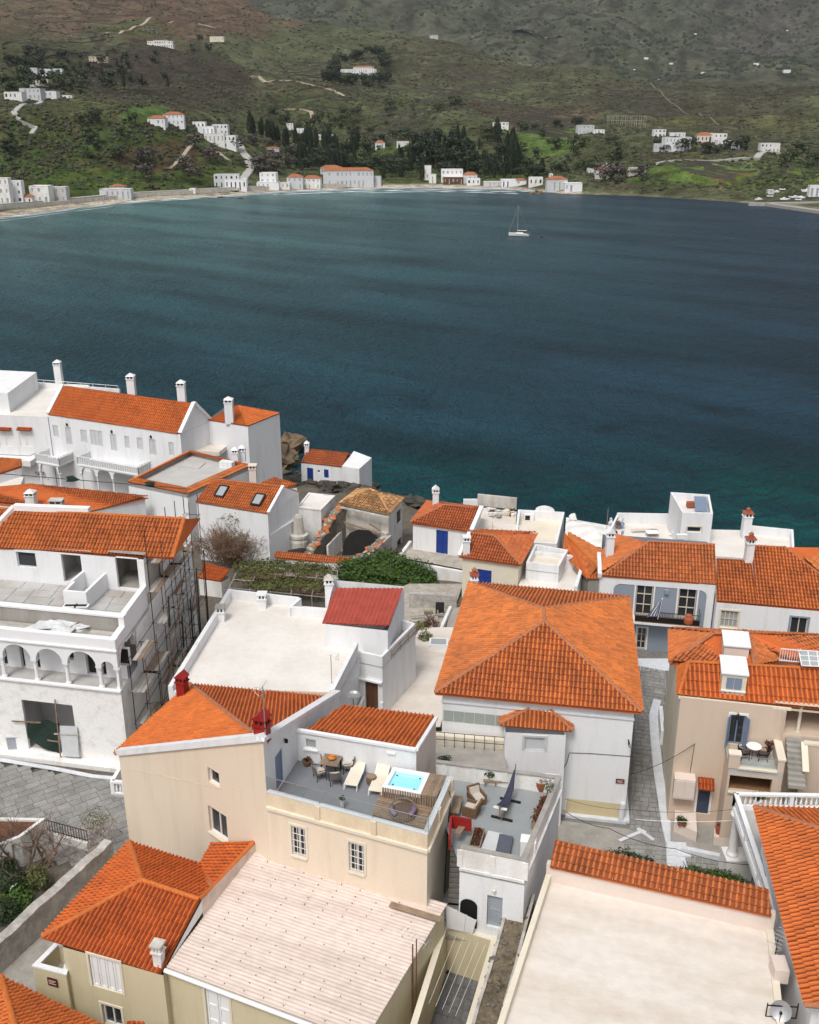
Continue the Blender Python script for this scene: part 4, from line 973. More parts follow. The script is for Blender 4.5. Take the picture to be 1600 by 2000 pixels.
kc = Vector((cb.x-.1,cb.y+.35,zt_)); kn = Vector((cb.x+9,cb.y+.1,zt_)); ks = at(1540,1905,zt_)
MB().add([kc,ks,ks+Vector((1.2,.2,0)),Vector((e1.x+1,e1.y-.3,zt_)),kn+Vector((0,-.9,0)),kn],[(0,1,2,3,4,5)]).obj('floor','concfloor',bk)
q = MB(); q.bar(kc,kn,.24,.3); q.bar(kc,ks,.24,.3); q.obj('beam','whitenew',bk)
def balustrade(root,a,b,h=.85,sp=.24,post=2.2,rail='whitenew'):
    a = Vector(a); b = Vector(b); d = b-a; L = d.length; up = Vector((0,0,1))
    q = MB(); q.bar(a+up*(h-.06),b+up*(h-.06),.24,.12); q.obj('rail',rail,root); MB().bar(a+up*.06,b+up*.06,.2,.12).obj('plinth',rail,root)
    npost = max(1,int(L/post)); rad = [(.05,.12),(.045,.18),(.085,.3),(.06,.45),(.04,.55),(.06,h-.12)]
    for k in range(npost+1): p = a.lerp(b,k/npost); w_ = .214+.012*((k*7+int(L*100)) % 5)/5; MB().bar(p,p+up*(h-.02-w_*.05),w_).obj('post',rail,root)
    for k in range(npost):
        n_ = max(1,int(L/npost/sp)-1)
        for i in range(n_): p = a.lerp(b,(k+(i+1)/(n_+1))/npost); MB().lathe(p,rad,8,cap=False).obj('baluster',rail,root,smooth=True)
balustrade(bk,kc+Vector((0,0,.15)),kn+Vector((0,0,.15)),.9,.26,2.4); balustrade(bk,kc+Vector((0,0,.15)),ks+Vector((0,0,.15)),.9,.26,2.4)

# ---- corner of a tiled roof at the bottom left edge
lz = 14.6
l0,l1,l2,l3 = at(-90,1880,lz),at(5,1905,lz+1.3),at(215,2010,lz),at(40,2060,lz+1.3)
lh = House('house','house in the bottom left corner showing only its orange hip roof',ccw([at(-60,1900,lz),at(190,2010,lz),at(150,2130,lz),at(-120,2060,lz)]),11.3,lz-.1,'sand')
lh.build(); a0 = at(2,1908,lz+.9); a1 = at(45,2060,lz+1.9)
lr = roof_part(lh,[[a0,a1,at(330,2120,lz),at(205,2008,lz)],[at(-130,1960,lz-.2),at(-40,2100,lz+.9),a1,a0]],'tile_b',single=120,p=.235,l=.4); ridge(lh.root,lr,a0,a1,'ridge',.14)
l4 = roof_part(lh,[[at(238,2010,14.2),at(290,2020,14.2),at(282,1996,14.4),at(252,1994,14.4)]],'tile_c',single=0,p=.235,l=.4)
# ================================================================ second row
# ---- arcaded building being rebuilt, left
aR = at(253,1494,11.5); aLf = at(-190,1439,11.5); zP = zcol((253,1494),11.5,(261,1251)); zS = zcol((253,1494),11.5,(267,1351)); zCo = zcol((253,1494),11.5,(261,1273)) ; zT = zP+.75
sA,sB = at(281,1208,zT),at(337,1128,zT); dS = (sB-sA); dS.z = 0; dS.normalize()
aRb = aR+dS*17; aLb = aLf+dS*17
print('arcade',aR,'zP',zP,'zS',zS,'zCo',zCo,'dir',dS,'sA',sA,'len',(sB-sA).length,(sA-aR).length)
ab = House('house','white arcaded building under construction with scaffolding and open unglazed rooms',[aLf,aR,aRb,aLb],11.3,zS,'patchy')
ab.room(0,(50,1373,147,1468)); ab.build(skip=(2,3))
AE = (Vector(aR)-Vector(aLf)); AE.z = 0; AL = AE.length; AE.normalize(); AN = Vector((AE.y,-AE.x,0)); SK = dS/dS.dot(-AN); AU = lambda u,z,d=0: Vector((aLf.x,aLf.y,0))+AE*u+SK*d+Vector((0,0,z))
MB().add([AU(0,zS,0),AU(AL,zS,0),AU(AL,zS,4),AU(0,zS,4)],[(0,1,2,3)]).obj('gallery_floor','concfloor',ab.root)
MB().bar(AU(0,zS+.04,-.02),AU(AL+.04,zS+.04,-.02),.3,.1).obj('sill','whitenew',ab.root)
# arches: spandrel wall with semicircular openings
cols_u = [pick(aLf,aR,x,y)[0] for x,y in ((-122,1303),(-60,1309),(6,1315),(70,1320),(131,1326),(196,1332))]+[AL-.12]
zSp = pick(aLf,aR,131,1296)[1]
def arch_wall(mb,P,us,zs,zt,th,seg=10):
    """wall between zs and zt pierced by semicircles between neighbouring supports"""
    for u0,u1 in zip(us,us[1:]):
        c,r = (u0+u1)/2,(u1-u0)/2-.17
        pts = [(c-r*math.cos(math.pi*k/seg),zs+min(r*math.sin(math.pi*k/seg),zt-zs-.15)) for k in range(seg+1)]
        for d,fl in ((0,0),(th,1)):
            e = [P(u0,zs,d),P(pts[0][0],zs,d),P(pts[0][0],zt,d),P(u0,zt,d)]; mb.quad(*(e[::-1] if fl else e))
            e = [P(pts[-1][0],zs,d),P(u1,zs,d),P(u1,zt,d),P(pts[-1][0],zt,d)]; mb.quad(*(e[::-1] if fl else e))
            for a,b in zip(pts,pts[1:]): e = [P(*a,d),P(*b,d),P(b[0],zt,d),P(a[0],zt,d)]; mb.quad(*(e[::-1] if fl else e))
        for a,b in zip(pts,pts[1:]): mb.quad(P(*a,0),P(*a,th),P(*b,th),P(*b,0))
        for x0,x1 in ((u0,pts[0][0]),(pts[-1][0],u1)): mb.quad(P(x0,zs,0),P(x0,zs,th),P(x1,zs,th),P(x1,zs,0))
q = MB(); arch_wall(q,AU,[c for c in cols_u],zSp,zCo,.4)
q.quad(AU(AL-.12,zSp),AU(AL,zSp),AU(AL,zCo),AU(AL-.12,zCo)); q.obj('arcade_wall','whitenew',ab.root)
for u in cols_u:
    c = AU(u,zS+.08,.2); h = zSp-zS-.08
    MB().lathe(c,[(.2,0),(.2,.1),(.15,.16),(.14,.3),(.12,h-.35),(.15,h-.3),(.15,h-.24)],12).box(c+Vector((0,0,h-.14)),(.3,.34,.1),math.atan2(AE.y,AE.x)).box(c+Vector((0,0,h-.045)),(.42,.4,.09),math.atan2(AE.y,AE.x)).obj('column','whitenew',ab.root)
AS = lambda u,z,d=0: AU(AL,z)+dS*u+Vector((-dS.y,dS.x,0))*d
q = MB(); arch_wall(q,lambda u,z,d=0: AS(u,z,d),[0.3,3.6],zSp-.1,zCo,.35); q.quad(AS(0,zS),AS(.42,zS),AS(.42,zCo),AS(0,zCo)); q.quad(AS(3.4,zS),AS(17,zS),AS(17,zCo+.0),AS(3.4,zCo)); q.obj('side_wall','patchy',ab.root)
# gallery back wall with doorways and a window
gb = House('gallery_wall','',[AU(0,0,3.2),AU(AL-.1,0,3.2),AU(AL-.1,0,6),AU(0,0,6)],zS,zCo,'whitenew') if 0 else None
gp0,gp1 = AU(0,0,1.55),AU(AL-.05,0,1.55); hol = []
for x0,x1,y0,y1 in ((-52,-36,1262,1330),(8,22,1262,1333),(48,56,1265,1337),(72,82,1268,1318),(128,147,1273,1302),(174,192,1276,1340),(202,212,1278,1342),(232,254,1280,1308)):
    u0,u1 = pick(gp0,gp1,x0,y1)[0],pick(gp0,gp1,x1,y1)[0]; zb = zS+.02 if y1>1315 else zS+1.0; hol.append((u0,u1,zb,zS+2.25))
q = MB(); wall(q,gp0,gp1,zS,zCo,zCo,hol,.3); q.obj('gallery_wall','whitenew',ab.root)
for h in hol: MB().quad(AU(h[0]-.02,h[2],1.88),AU(h[1]+.02,h[2],1.88),AU(h[1]+.02,h[3]+.02,1.88),AU(h[0]-.02,h[3]+.02,1.88)).obj('room_dark_sheet','dark',ab.root)  # dark sheet close behind each opening, room shade put into its colour
MB().add([AU(0,zCo,.1),AU(AL,zCo,.1),AU(AL,zCo,5),AU(0,zCo,5)],[(3,2,1,0)]).obj('gallery_ceiling','whitenew',ab.root)
MB().bar(AU(0,zCo+.05,-.04),AU(AL+.06,zCo+.05,-.04),.16,.1).obj('cornice','whitenew',ab.root)
# parapet, planked recess, terrace wall
tback = (sA-AU(AL,0)).dot(-AN); wd = (at(300,1160,zT-.55)-AU(AL,0)).dot(-AN)
q = MB(); segwall(q,AU(0,0),AU(AL,0),.42,zCo+.1,zP,side=1); segwall(q,AU(AL,0) ,AU(AL,0,tback),.42,zCo+.09,zP+.004,zP+.004,side=1); q.obj('parapet','whitenew',ab.root)
zK = zP-.38; kb = MB().add([AU(0,zK-.12,.3),AU(AL,zK-.12,.3),AU(AL,zK-.12,tback+.2),AU(0,zK-.12,tback+.2)],[(0,1,2,3)]).obj('recess_floor','concrete',ab.root)
rnd = random.Random(12)
def umap(x,y): return pick(AU(0,0,tback*.6),AU(AL,0,tback*.6),x,y)[0]
ua,ub,uc = umap(84,1215),umap(170,1225),umap(272,1230)
for lo,hi in ((0.2,ua),(ub,AL-.45)):
    k = 0; n_ = 7
    for j in range(n_):
        d0 = lerp(.5,tback-.1,j/n_); d1 = lerp(.5,tback-.1,(j+.96)/n_); nseg = max(1,int((hi-lo)/3))
        for i in range(nseg):
            a,b = lerp(lo,hi,i/nseg),lerp(lo,hi,(i+.995)/nseg); z = zK+rnd.uniform(0,.02)
            MB().prism(ccw([AU(a,0,d0)[:2],AU(b,0,d0)[:2],AU(b,0,d1)[:2],AU(a,0,d1)[:2]]),z-.04,z).obj('plank','plank',ab.root)
q = MB(); segwall(q,AU(0,0,tback),AU(AL-.42,0,tback),.35,zK-.2,zT-.12,side=1); q.obj('terrace_front','concrete',ab.root)
q = MB(); segwall(q,AU(0,0,tback-.06),AU(AL,0,tback-.06),.5,zT-.12,zT,side=1); segwall(q,AU(AL,0,tback),AU(AL,0,wd),.38,zCo-.3,zT+.004,side=1); q.obj('terrace_parapet','whitenew',ab.root)
for k,(x,y) in enumerate(((100,1222),(128,1226),(150,1222))):
    c = at(x,y,zK+.1); q = MB().blob(c,.75,40+k,9,5,1.6,(1.5,.8,.4)); t = q.obj('plastic_sheet','tarp'); tag(t,('crumpled white plastic sheet at the left of the planked recess','crumpled white plastic sheet in the middle of the planked recess','crumpled white plastic sheet at the right of the planked recess')[k],'sheet')
q = MB(); q.bar(at(132,1228,zK+.15),at(160,1212,zK+.45),.06); q.bar(at(152,1212,zK+.5),at(172,1222,zK+.2),.06); tag(q.obj('timber_scrap','wood'),'loose timber offcuts thrown among the plastic sheets of the recess','timber')
zFl = zT-.55
MB().add([AU(0,zFl,tback),AU(AL-.1,zFl,tback),AU(AL-.1,zFl,16),AU(0,zFl,16)],[(0,1,2,3)]).obj('terrace_floor','joint',ab.root)
uw = at(300,1160,zFl); wd = (uw-AU(AL,0)).dot(-AN); print('upper wall depth',wd,'tback',tback)
tfp = bpy.data.objects[ab.root.children[-1].name]
# upper storey
ush = AL-((uw-AU(0,0)).dot(AE))
U0,U1 = AU(0,0,wd),AS(wd,0)-Vector((0,0,AS(wd,0).z)); U1 = AU(AL,0,wd); zEv = pick(U0,U1,330,1097)[1]; print('upper eave',zEv,zFl,U1)
U2,U3 = U1+dS*7.0,U0+dS*7.0
us = House('house','upper storey of the arcaded building, white with orange roof and empty openings',[U0,U1,U2,U3],zFl-.1,zEv,'white')
us.root['label'] = 'white upper storey set back on the arcaded building, empty openings under orange tiles'
slabs(ab.root,[AU(0,0,tback+.45)[:2],AU(AL-.45,0,tback+.45)[:2],AU(AL-.45,0,wd-.02)[:2],AU(0,0,wd-.02)[:2]],zFl+.045,11,4,'concfloor',.02,7,stag=.2,name='floor_slab')
us.window(0,(33,1079,70,1108),frame='ltgrey',cols=1,depth=.14)
us.room(0,(122,1084,160,1138)); us.room(0,(228,1091,270,1150),mat='concrete')
us.build()
zRg = zEv+1.75
f0,f1,f2,f3 = at(-60,1066,zEv),at(337,1090,zEv),at(360,1014,zRg),at(-30,992,zRg); f4 = at(391,1011,zEv)
ur = roof_part(us,[[f0,f1,f2,f3],[f1,f4,f2]],'tile_a',single=300,p=.25,l=.42); ridge(us.root,ur,f1,f2,'ridge',.13); ridge(us.root,ur,f3,f2,'ridge',.12)
MB().bar(at(28,990,zRg+.2),at(175,996,zRg+.2),.5,.4).obj('ridge_parapet','whitenew',us.root); MB().bar(at(28,990,zRg+.2),at(-40,1060,zEv+.2),.35,.3).obj('verge_parapet','whitenew',us.root)
# walled stair head on the terrace
def atp(x,y): return at(x,y,zFl)
e0,e1_,e2_,e3_ = at(127,1187,zFl),at(172,1191,zFl),at(215,1148,zFl),at(160,1143,zFl)
sh = MB(); hh = 1.25
segwall(sh,e0,e1_,.2,zFl,zFl+hh,side=1); segwall(sh,e1_,e2_,.2,zFl,zFl+hh+.004,side=1); segwall(sh,at(146,1168,zFl),at(178,1140,zFl),.2,zFl,zFl+hh+.008,side=1); segwall(sh,e0,at(146,1168,zFl),.2,zFl,zFl+hh-.004,side=-1)
sh.obj('stair_wall','whitenew',ab.root)
for x in (137,160): MB().box(at(x,1184,zT-.02)+Vector((0,0,0.03)),(.9,.5,.06)).obj('vent_rim','whitenew',ab.root); MB().box(at(x,1184,zT-.02)+Vector((0,0,.045)),(.66,.3,.06)).obj('vent_hole','dark',ab.root)
# shop front: net, boards, pole, meter box
net = thing('safety_net','dark green safety net sagging across the shop opening','net',at(85,1465,11.6)); vs = []; nu,nv = 9,6
for j in range(nv+1):
    for i in range(nu+1):
        f,g = i/nu,j/nv; x = lerp(55,118,f); y = lerp(1408+3*math.sin(f*9),lerp(1440,1472,f ** .8),g); u,z = pick(aLf,aR,x,y); vs.append(AU(u,z,-.1-.08*math.sin(f*7+g*4)))
MB().add(vs,[(j*(nu+1)+i,j*(nu+1)+i+1,(j+1)*(nu+1)+i+1,(j+1)*(nu+1)+i) for j in range(nv) for i in range(nu)]).obj('netting','net',net,smooth=True)
q = MB()
for (x0,y0),(x1,y1) in (((25,1406),(82,1409)),((95,1443),(115,1446))): a,b = pick(aLf,aR,x0,y0),pick(aLf,aR,x1,y1); q.bar(AU(*a,-.16),AU(*b,-.16),.05,.09)
q.obj('batten','wood',net)
def onA(x,y,d): u,z = pick(aLf,aR,x,y); return AU(u,z,d)
hb = thing('hoarding','white board hoarding standing beside the green net','hoarding',onA(140,1475,-.1))
MB().quad(onA(118,1415,-.14),onA(152,1416,-.14),onA(158,1474,-.3),onA(126,1472,-.3)).obj('panel','ltgrey',hb); MB().bar(onA(108,1430,-.2),onA(156,1432,-.22),.05,.09).obj('batten','plank',hb); MB().bar(onA(109,1364,-.15),onA(122,1474,-.3),.07).obj('pole','wood',hb)
mb_ = thing('meter_box','grey electricity box standing against the arcaded building','electricity box',at(27,1468,11.5)); c = at(27,1466,11.5); MB().box(c+Vector((0,.1,.62)),(.72,.35,.95),.1).obj('cabinet','gdoor',mb_); MB().box(c+Vector((0,.08,1.13)),(.8,.45,.07),.1).obj('lid','ltgrey',mb_); MB().box(c+Vector((0,.1,.08)),(.72,.4,.16),.1).obj('plinth','whiteold',mb_)

# ---- big white flat roof with parapets and the hut with red sheet roof
zr = 17.6; zrf = 16.85
J = [at(328,1340,zr),at(652,1352,zr),at(700,1264,zr),at(776,1180,zr),at(585,1166,zr),at(446,1150,zr)]
jh = House('house','house with large plain white flat roof and low parapets behind the cream house',J,11.4,zrf,'white'); jh.build(); jh.flat(zrf,'roofwhite')
q = MB(); segwall(q,J[5],J[0],.3,zrf-.1,zr,side=1); segwall(q,J[4],J[5],.25,zrf-.11,zr-.004,side=1); segwall(q,J[1],J[2],.28,zrf-.12,zr+.1,zr+.35,side=1); segwall(q,J[0],J[1],.25,zrf-.13,zr-.4,side=1)
q.obj('parapet','white',jh.root)
q = MB(); segwall(q,at(560,1186,zr-.05),at(648,1192,zr-.05),.25,zrf-.1,zr-.05,side=1); segwall(q,at(583,1166,zr),at(561,1186,zr),.25,zrf-.1,zr-.06,side=1); q.obj('inner_parapet','white',jh.root)
chimney(432,1212,zrf,.6,.75,'white','flat','low square white vent stack by the left parapet of the plain white roof',capmat='concrete')
chimney(513,1186,zrf,.6,.75,'white','flat','white chimney with dark vent slots on the back parapet of the white roof')
K = [at(634,1262,zrf),at(758,1276,zrf),at(790,1205,zrf),at(655,1192,zrf)]
kz = zcol((634,1262),zrf,(632,1217)); k2 = kz+.75; print('hut',kz)
kw = House('hut','white rooftop hut with bright red sheet metal roof and tall chimney',K,[zrf-.1,12,12,zrf-.1],kz-.02,'white',cat='hut'); kw.zt = [kz-.05,kz-.05,k2-.05,k2-.05]; kw.build()
kr = [at(629,1217,kz),at(758,1222,kz),at(786,1149,k2),at(655,1148,k2)]
corrugated(kw.root,kr[0],kr[3],kr[2],kr[1],1,4,'redmetal',wl=.3,amp=.035)
for o in kw.root.children:
    if o.name.startswith('roof'): pass
chimney(645,1200,zrf,.62,2.6,'white','pyramid','tall white chimney with weathered pot beside the red sheet roof',capmat='dirty')
# lower block under the hut with brown door, small terrace and stair yard
yz = 12.4; D0,D1 = at(694,1385,yz),at(748,1398,yz); zd = zcol((694,1385),yz,(700,1275));
L_ = [D0,D1,at(812,1215,17.2),at(764,1200,17.2)]; zl = 17.1
lb = House('house','narrow white house with brown double door and small parapet terrace beside the plain white roof',L_,yz-.2,16.3,'white'); lb.shutter_closed(0,(714,1327,739,1388),'brown',leaves=2,panels=2,name='door',depth=.12,frame='white'); lb.build(); lb.flat(16.3,'concrete')
q = MB(); segwall(q,D0,D1,.2,16.2,zl,side=1); segwall(q,D1,L_[2],.2,16.19,zl-.004,side=1); segwall(q,L_[2],L_[3],.2,16.18,zl-.008,side=1); q.obj('parapet','white',lb.root)
MB().bar(lb.P(0,.0,15.1,-.1),lb.P(0,(D1-D0).length,15.1,-.1),.3,.12).obj('ledge','white',lb.root)
q = MB()
for z in (16.6,16.95): q.bar(lb.P(1,1.2,z,-.12),lb.P(1,5.5,z,-.12),.06)
for u in (1.2,2.6,4,5.5): q.bar(lb.P(1,u,16.4,-.12),lb.P(1,u,17.05,-.12),.05)
q.obj('side_rail','wood',lb.root)
yw_ = thing('garden_wall','white stair yard wall stepping down beside the brown door','wall',at(760,1385,yz)); q = MB(); segwall(q,at(745,1400,yz),at(775,1330,yz),.2,yz-.3,yz+1.1,yz+1.6); q.obj('long_wall','white',yw_); q = MB(); segwall(q,at(700,1405,yz),at(716,1382,yz),.15,yz-.3,yz+.9,yz+1.3); q.obj('wall','white',yw_)
fl = MB().add([at(690,1420,yz-.1),at(860,1420,yz-.1),at(905,1225,yz-.1),at(822,1225,yz-.1),at(760,1330,yz-.1)],[(0,1,2,3,4)]).obj('yard','rooflime'); fl['kind'] = 'structure'
sk = thing('skylight','white framed roof light lying in the yard beside the large orange roof','skylight',at(853,1262,yz)); c = at(857,1258,yz+.1); MB().box(c,(1.5,1.2,.45),-.05).obj('frame','paintwhite',sk); MB().box(c+Vector((0,0,.22)),(1.2,.9,.04),-.05).obj('pane','glasspale',sk)

# ---- large hip roofed house
hz = 19.9
hFL,hFR,hBR,hBL = at(850,1353,hz),at(1254,1391,hz),at(1229,1166,hz),at(917,1138,hz)
hA1,hA2 = at(1062,1189,22.7),at(1064,1214,22.7)
print('hip',hFL,hFR,hBR,hBL,hA1,hA2)
hr_ = inset(ccw([hFL,hFR,hBR,hBL]),.38)
hh_ = House('house','large white house under the big weathered orange hip roof in the middle',hr_,11.6,hz-.05,'white')
hh_.build()
hrf = roof_part(hh_,[[hFL,hFR,hA2],[hFL,hA2,hA1,hBL],[hFR,hBR,hA1,hA2],[hBL,hA1,hBR]],'tile_a',under='tile_c',single=300,p=.255,l=.40,thick=.14)
for a,b in ((hFL,hA2),(hFR,hA2),(hA1,hA2),(hBL,hA1),(hBR,hA1)): ridge(hh_.root,hrf,a,b,'ridge2',.125)
q = MB(); f = hr_; e = (f[1]-f[0]).normalized()
def HP(u,z,d=0): return hh_.P(0,u,z,d)
HL = (f[1]-f[0]).length
MB().bar(HP(-.05,hz-.75,-.04),HP(HL+.05,hz-.75,-.04),.1,.1).obj('frieze','white',hh_.root); MB().bar(HP(-.12,hz-.14,-.12),HP(HL+.12,hz-.14,-.12),.26,.14).obj('eave_moulding','whitenew',hh_.root)
gu0,gu1 = pick(f[0],f[1],866,1396)[0],pick(f[0],f[1],988,1408)[0]; gz = pick(f[0],f[1],920,1390)[1]
for k in range(6): a,b = lerp(gu0,gu1,k/6+.006),lerp(gu0,gu1,(k+1)/6-.006); MB().bar(HP((a+b)/2,gz-.75,-.03),HP((a+b)/2,gz-.05,-.03),b-a,.03,(e.y,-e.x,0)).obj('glazing_panel','glassgreen',hh_.root)
pz = 18.35; pF0,pF1 = at(988,1430,pz),at(1106,1436,pz)
pw = [pF0,pF1,pF1+Vector((-.02,1.6,0)),pF0+Vector((0,1.3,0))]; u,zz = 0,0
por = House('porch','white tiled porch bay projecting from the large hip roofed house',pw,11.6,pz,'white',cat='porch')
por.window(0,(1024,1440,1065,1467),frame='ltgrey',pane='ltgrey',cols=1,depth=.06,surround='ltgrey',name='blind_window'); por.build()
g0,g1,g2,g3 = at(976,1415,pz),at(1118,1427,pz),at(1076,1387,pz+.85),at(1034,1385,pz+.85); g4,g5 = at(977,1391,pz+.1),at(1118,1405,pz+.1)
pr_ = roof_part(por,[[g0,g1,g2,g3],[g4,g0,g3],[g1,g5,g2]],'tile_a',single=140,p=.25,l=.4); ridge(por.root,pr_,g0,g3,'ridge2',.1); ridge(por.root,pr_,g1,g2,'ridge2',.1)
bz = 16.6; q = MB(); b0,b1 = at(850,1490,bz),at(990,1502,bz); MB().prism(ccw([b0,b1,b1+Vector((0,3.2,0)),b0+Vector((0,3.2,0))]),11.6,bz).obj('side_terrace','concrete',hh_.root)
q = MB(); segwall(q,b0+Vector((0,2.2,0)),b1+Vector((0,2.2,0)),.5,bz,bz+.55); q.obj('low_wall','ivory',hh_.root)
rl = thing('railing','thin black iron railing on the side terrace below the greenish glazing','railing',b0); n_ = 7
for k in range(n_+1): p = b0.lerp(b1,k/n_)+Vector((0,1.7,0)); MB().bar(p,p+Vector((0,0,1.0)),.035).obj('post','iron',rl)
for z in (.5,1.0): MB().bar(b0+Vector((0,1.7,z)),b1+Vector((0,1.7,z)),.03).obj('rail','iron',rl)
# street corner of this house: yellow plinth and limewashed skirting
y0,y1 = pick(f[0],f[1],1105,1590)[0],pick(f[0],f[1],1214,1590)[0]; MB().quad(HP(y0,12,-.012),HP(y1,12,-.012),HP(y1,13.15,-.012),HP(y0,13.15,-.012)).obj('plinth','yellow',hh_.root)
q = MB(); q.bar(HP(y0,12.02,-.14),HP(HL+.1,12.02,-.14),.34,.22); a = f[1]; b = f[2]; q.bar((a.x+.12,a.y-.2,12.02),(b.x+.12,b.y,12.02),.3,.2); q.bar(HP(HL-.25,12,-.06),HP(HL-.2,13.3,-.03),.25,.45,(e.y,-e.x,0)); q.obj('skirting','whiteline',hh_.root)
board_sign(Vector((*f[0],0)),Vector((*f[1],0)),(1203,1521,1220,1529),'sign','maroon street name plate on the corner of the large white house')
def wire(pts,label,r=.016,mat='cable',sag=.3,name='cable'):
    out = []
    for a,b in zip(pts,pts[1:]):
        a,b = Vector(a),Vector(b)
        for k in range(8): t = k/8; out.append(a.lerp(b,t)-Vector((0,0,4*sag*t*(1-t))))
    out.append(Vector(pts[-1])); tag(MB().tube(out,r,4).obj(name,mat),label,'cable')
hq0,hq1 = f[0],f[1]; wp = lambda x,y: HP(*pick(hq0,hq1,x,y),-.03)
wire([wp(1101,1500),wp(1108,1488),wp(1112,1470),wp(1150,1471),wp(1236,1477)],'black cable clipped across the white wall below the porch',.018,sag=0)
lamp = thing('wall_lamp','small black bracket lamp on the corner of the large white house','lamp',wp(1228,1450)); q = MB().bar(wp(1228,1446),wp(1228,1446)+Vector((0,-.4,0)),.04).bar(wp(1228,1456),wp(1228,1444),.05); q.obj('bracket','iron',lamp); MB().box(wp(1228,1447)+Vector((0,-.45,-.05)),(.14,.2,.1)).obj('shade','steel',lamp)
chimney(926,1146,19.7,.5,.6,'white','pot','white chimney with small terracotta pot at the back left eave of the large hip roof',capmat='terra')
# ================================================================ right hand side
# ---- pink house with loggia
pz0 = 12.5; pe = zcol((1318,1590),pz0,(1332,1362)); pFL = at(1330,1362,pe); pFR = at(1543,1383,pe); print('pink',pe,pFL,pFR)
pE = (pFR-pFL).normalized(); pN = Vector((pE.y,-pE.x,0)); pB = -pN
P_ = [pFL,pFL+pE*((pFR-pFL).length+5.5),pFL+pE*((pFR-pFL).length+5.5)+pB*9,pFL+pB*9]
ph = House('house','beige pink house with orange roof, two roof dormers and a small balcony with table',P_,11.9,pe-.03,'pink')
ph.mats[3] = 'ivory'
ph.window(0,(1424,1396,1454,1455),cols=2,rows=1,depth=.18,surround='paintwhite',name='balcony_door',shutters=('shutterblue',True),frame='shutterblue')
ph.shutter_closed(0,(1362,1534,1386,1590),'doorblue',leaves=1,panels=3,name='door',frame='paintwhite',depth=.12)
ph.room(0,(1533,1392,1640,1440),mat='pink',depth=3.2,name='loggia')
ph.build()
PP = lambda u,z,d=0: ph.P(0,u,z,d)
def pu(x,y): return pick(P_[0],P_[1],x,y)
# roofs
r0,r1 = at(1326,1357,pe),at(1546,1381,pe); rz1 = pe+1.25; r2,r3 = at(1600,1307,rz1),at(1336,1294,rz1); r5 = at(1680,1390,pe-.05); r4 = at(1680,1312,rz1)
rL = at(1326,1300,pe+.1)
prf = roof_part(ph,[[r0,r5,r4,at(1345,1293,rz1)],[rL,r0,at(1345,1293,rz1)]],'tile_b',single=200,p=.27,l=.62)
ridge(ph.root,prf,r0,at(1345,1293,rz1),'ridge',.12); ridge(ph.root,prf,at(1345,1293,rz1),r4,'ridge',.12)
z5 = pe-.3; z6 = z5+1.9
q0,q1,q2,q3,q4 = at(1309,1296,z5),at(1308,1229,z5),at(1394,1238,z6),at(1462,1237,z6+.1),at(1474,1300,rz1+.02)
q5,q6,q7 = at(1640,1250,z6-.6),at(1640,1310,rz1-.1),at(1524,1290,rz1-.3)
prf2 = roof_part(ph,[[q0,q1,q2],[q0,q4,q3,q2],[q4,q7,q3],[q3,q7,q6,q5],[q1,at(1330,1224,z5),at(1640,1248,z5+.2),q3,q2]],'tile_d',single=100,p=.25,l=.42)
for a,b in ((q0,q2),(q2,q3),(q3,q4)): ridge(ph.root,prf2,a,b,'ridge2',.12)
MB().bar(r0+pN*.08-Vector((0,0,.1)),r1+pN*.08-Vector((0,0,.1)),.14,.14).obj('gutter','ivory',ph.root); MB().tube([pu and PP(pu(1532,1392)[0],pe-.2,-.06),PP(pu(1532,1392)[0],pe-2.9,-.06)],.05,6).obj('downpipe','pink',ph.root)
def dormer(px,py,z,w,d,h,win,label):
    b = at(px,py,z); a = math.atan2(pE.y,pE.x); X = lambda x,y,zz: b+pE*x+pB*y+Vector((0,0,zz)); q = MB()
    f = [X(-w/2,0,-.3),X(w/2,0,-.3),X(w/2,0,h),X(-w/2,0,h),X(-w/2,d,-.3),X(w/2,d,-.3),X(w/2,d,h+.15),X(-w/2,d,h+.15)]
    q.add(f,[(0,1,2,3),(1,5,6,2),(4,0,3,7),(5,4,7,6)]); dm = q.obj('dormer','ivory' if win else 'palepink',ph.root)
    MB().quad(X(-w/2-.08,-.1,h+.02),X(w/2+.08,-.1,h+.02),X(w/2+.08,d+.05,h+.2),X(-w/2-.08,d+.05,h+.2)).quad(X(-w/2-.08,-.1,h-.06),X(w/2+.08,-.1,h-.06),X(w/2+.08,-.1,h+.02),X(-w/2-.08,-.1,h+.02)).obj('dormer_top','white',dm)
    if win:
        for k in (0,1): MB().box(X((-.22,.22)[k],-.03,h*.45),(.4,.05,h*.62),a).obj('shutter','shutterblue',dm)
        MB().bar(X(-w/2,-.06,.03),X(w/2,-.06,.03),.1,.07).obj('sill','whitenew',dm)
dormer(1432,1350,pe+.42,1.35,1.7,1.15,True,''); dormer(1437,1286,pe+1.15,1.4,1.5,.85,False,'')
wr = thing('roof_terrace','white railing and glazed canopy let into the roof of the pink house','canopy',at(1560,1295,rz1));
for k in range(9): p = at(1522+k*4.8,1292,rz1); MB().bar(p,p+Vector((0,0,.85)),.03).obj('baluster','paintwhite',wr)
for z in (.1,.85): MB().bar(at(1522,1292,rz1)+Vector((0,0,z)),at(1562,1296,rz1)+Vector((0,0,z)),.05).obj('rail','paintwhite',wr)
gA,gB,gC,gD = at(1566,1300,rz1+.35),at(1650,1304,rz1+.35),at(1650,1276,rz1+.75),at(1560,1270,rz1+.75)
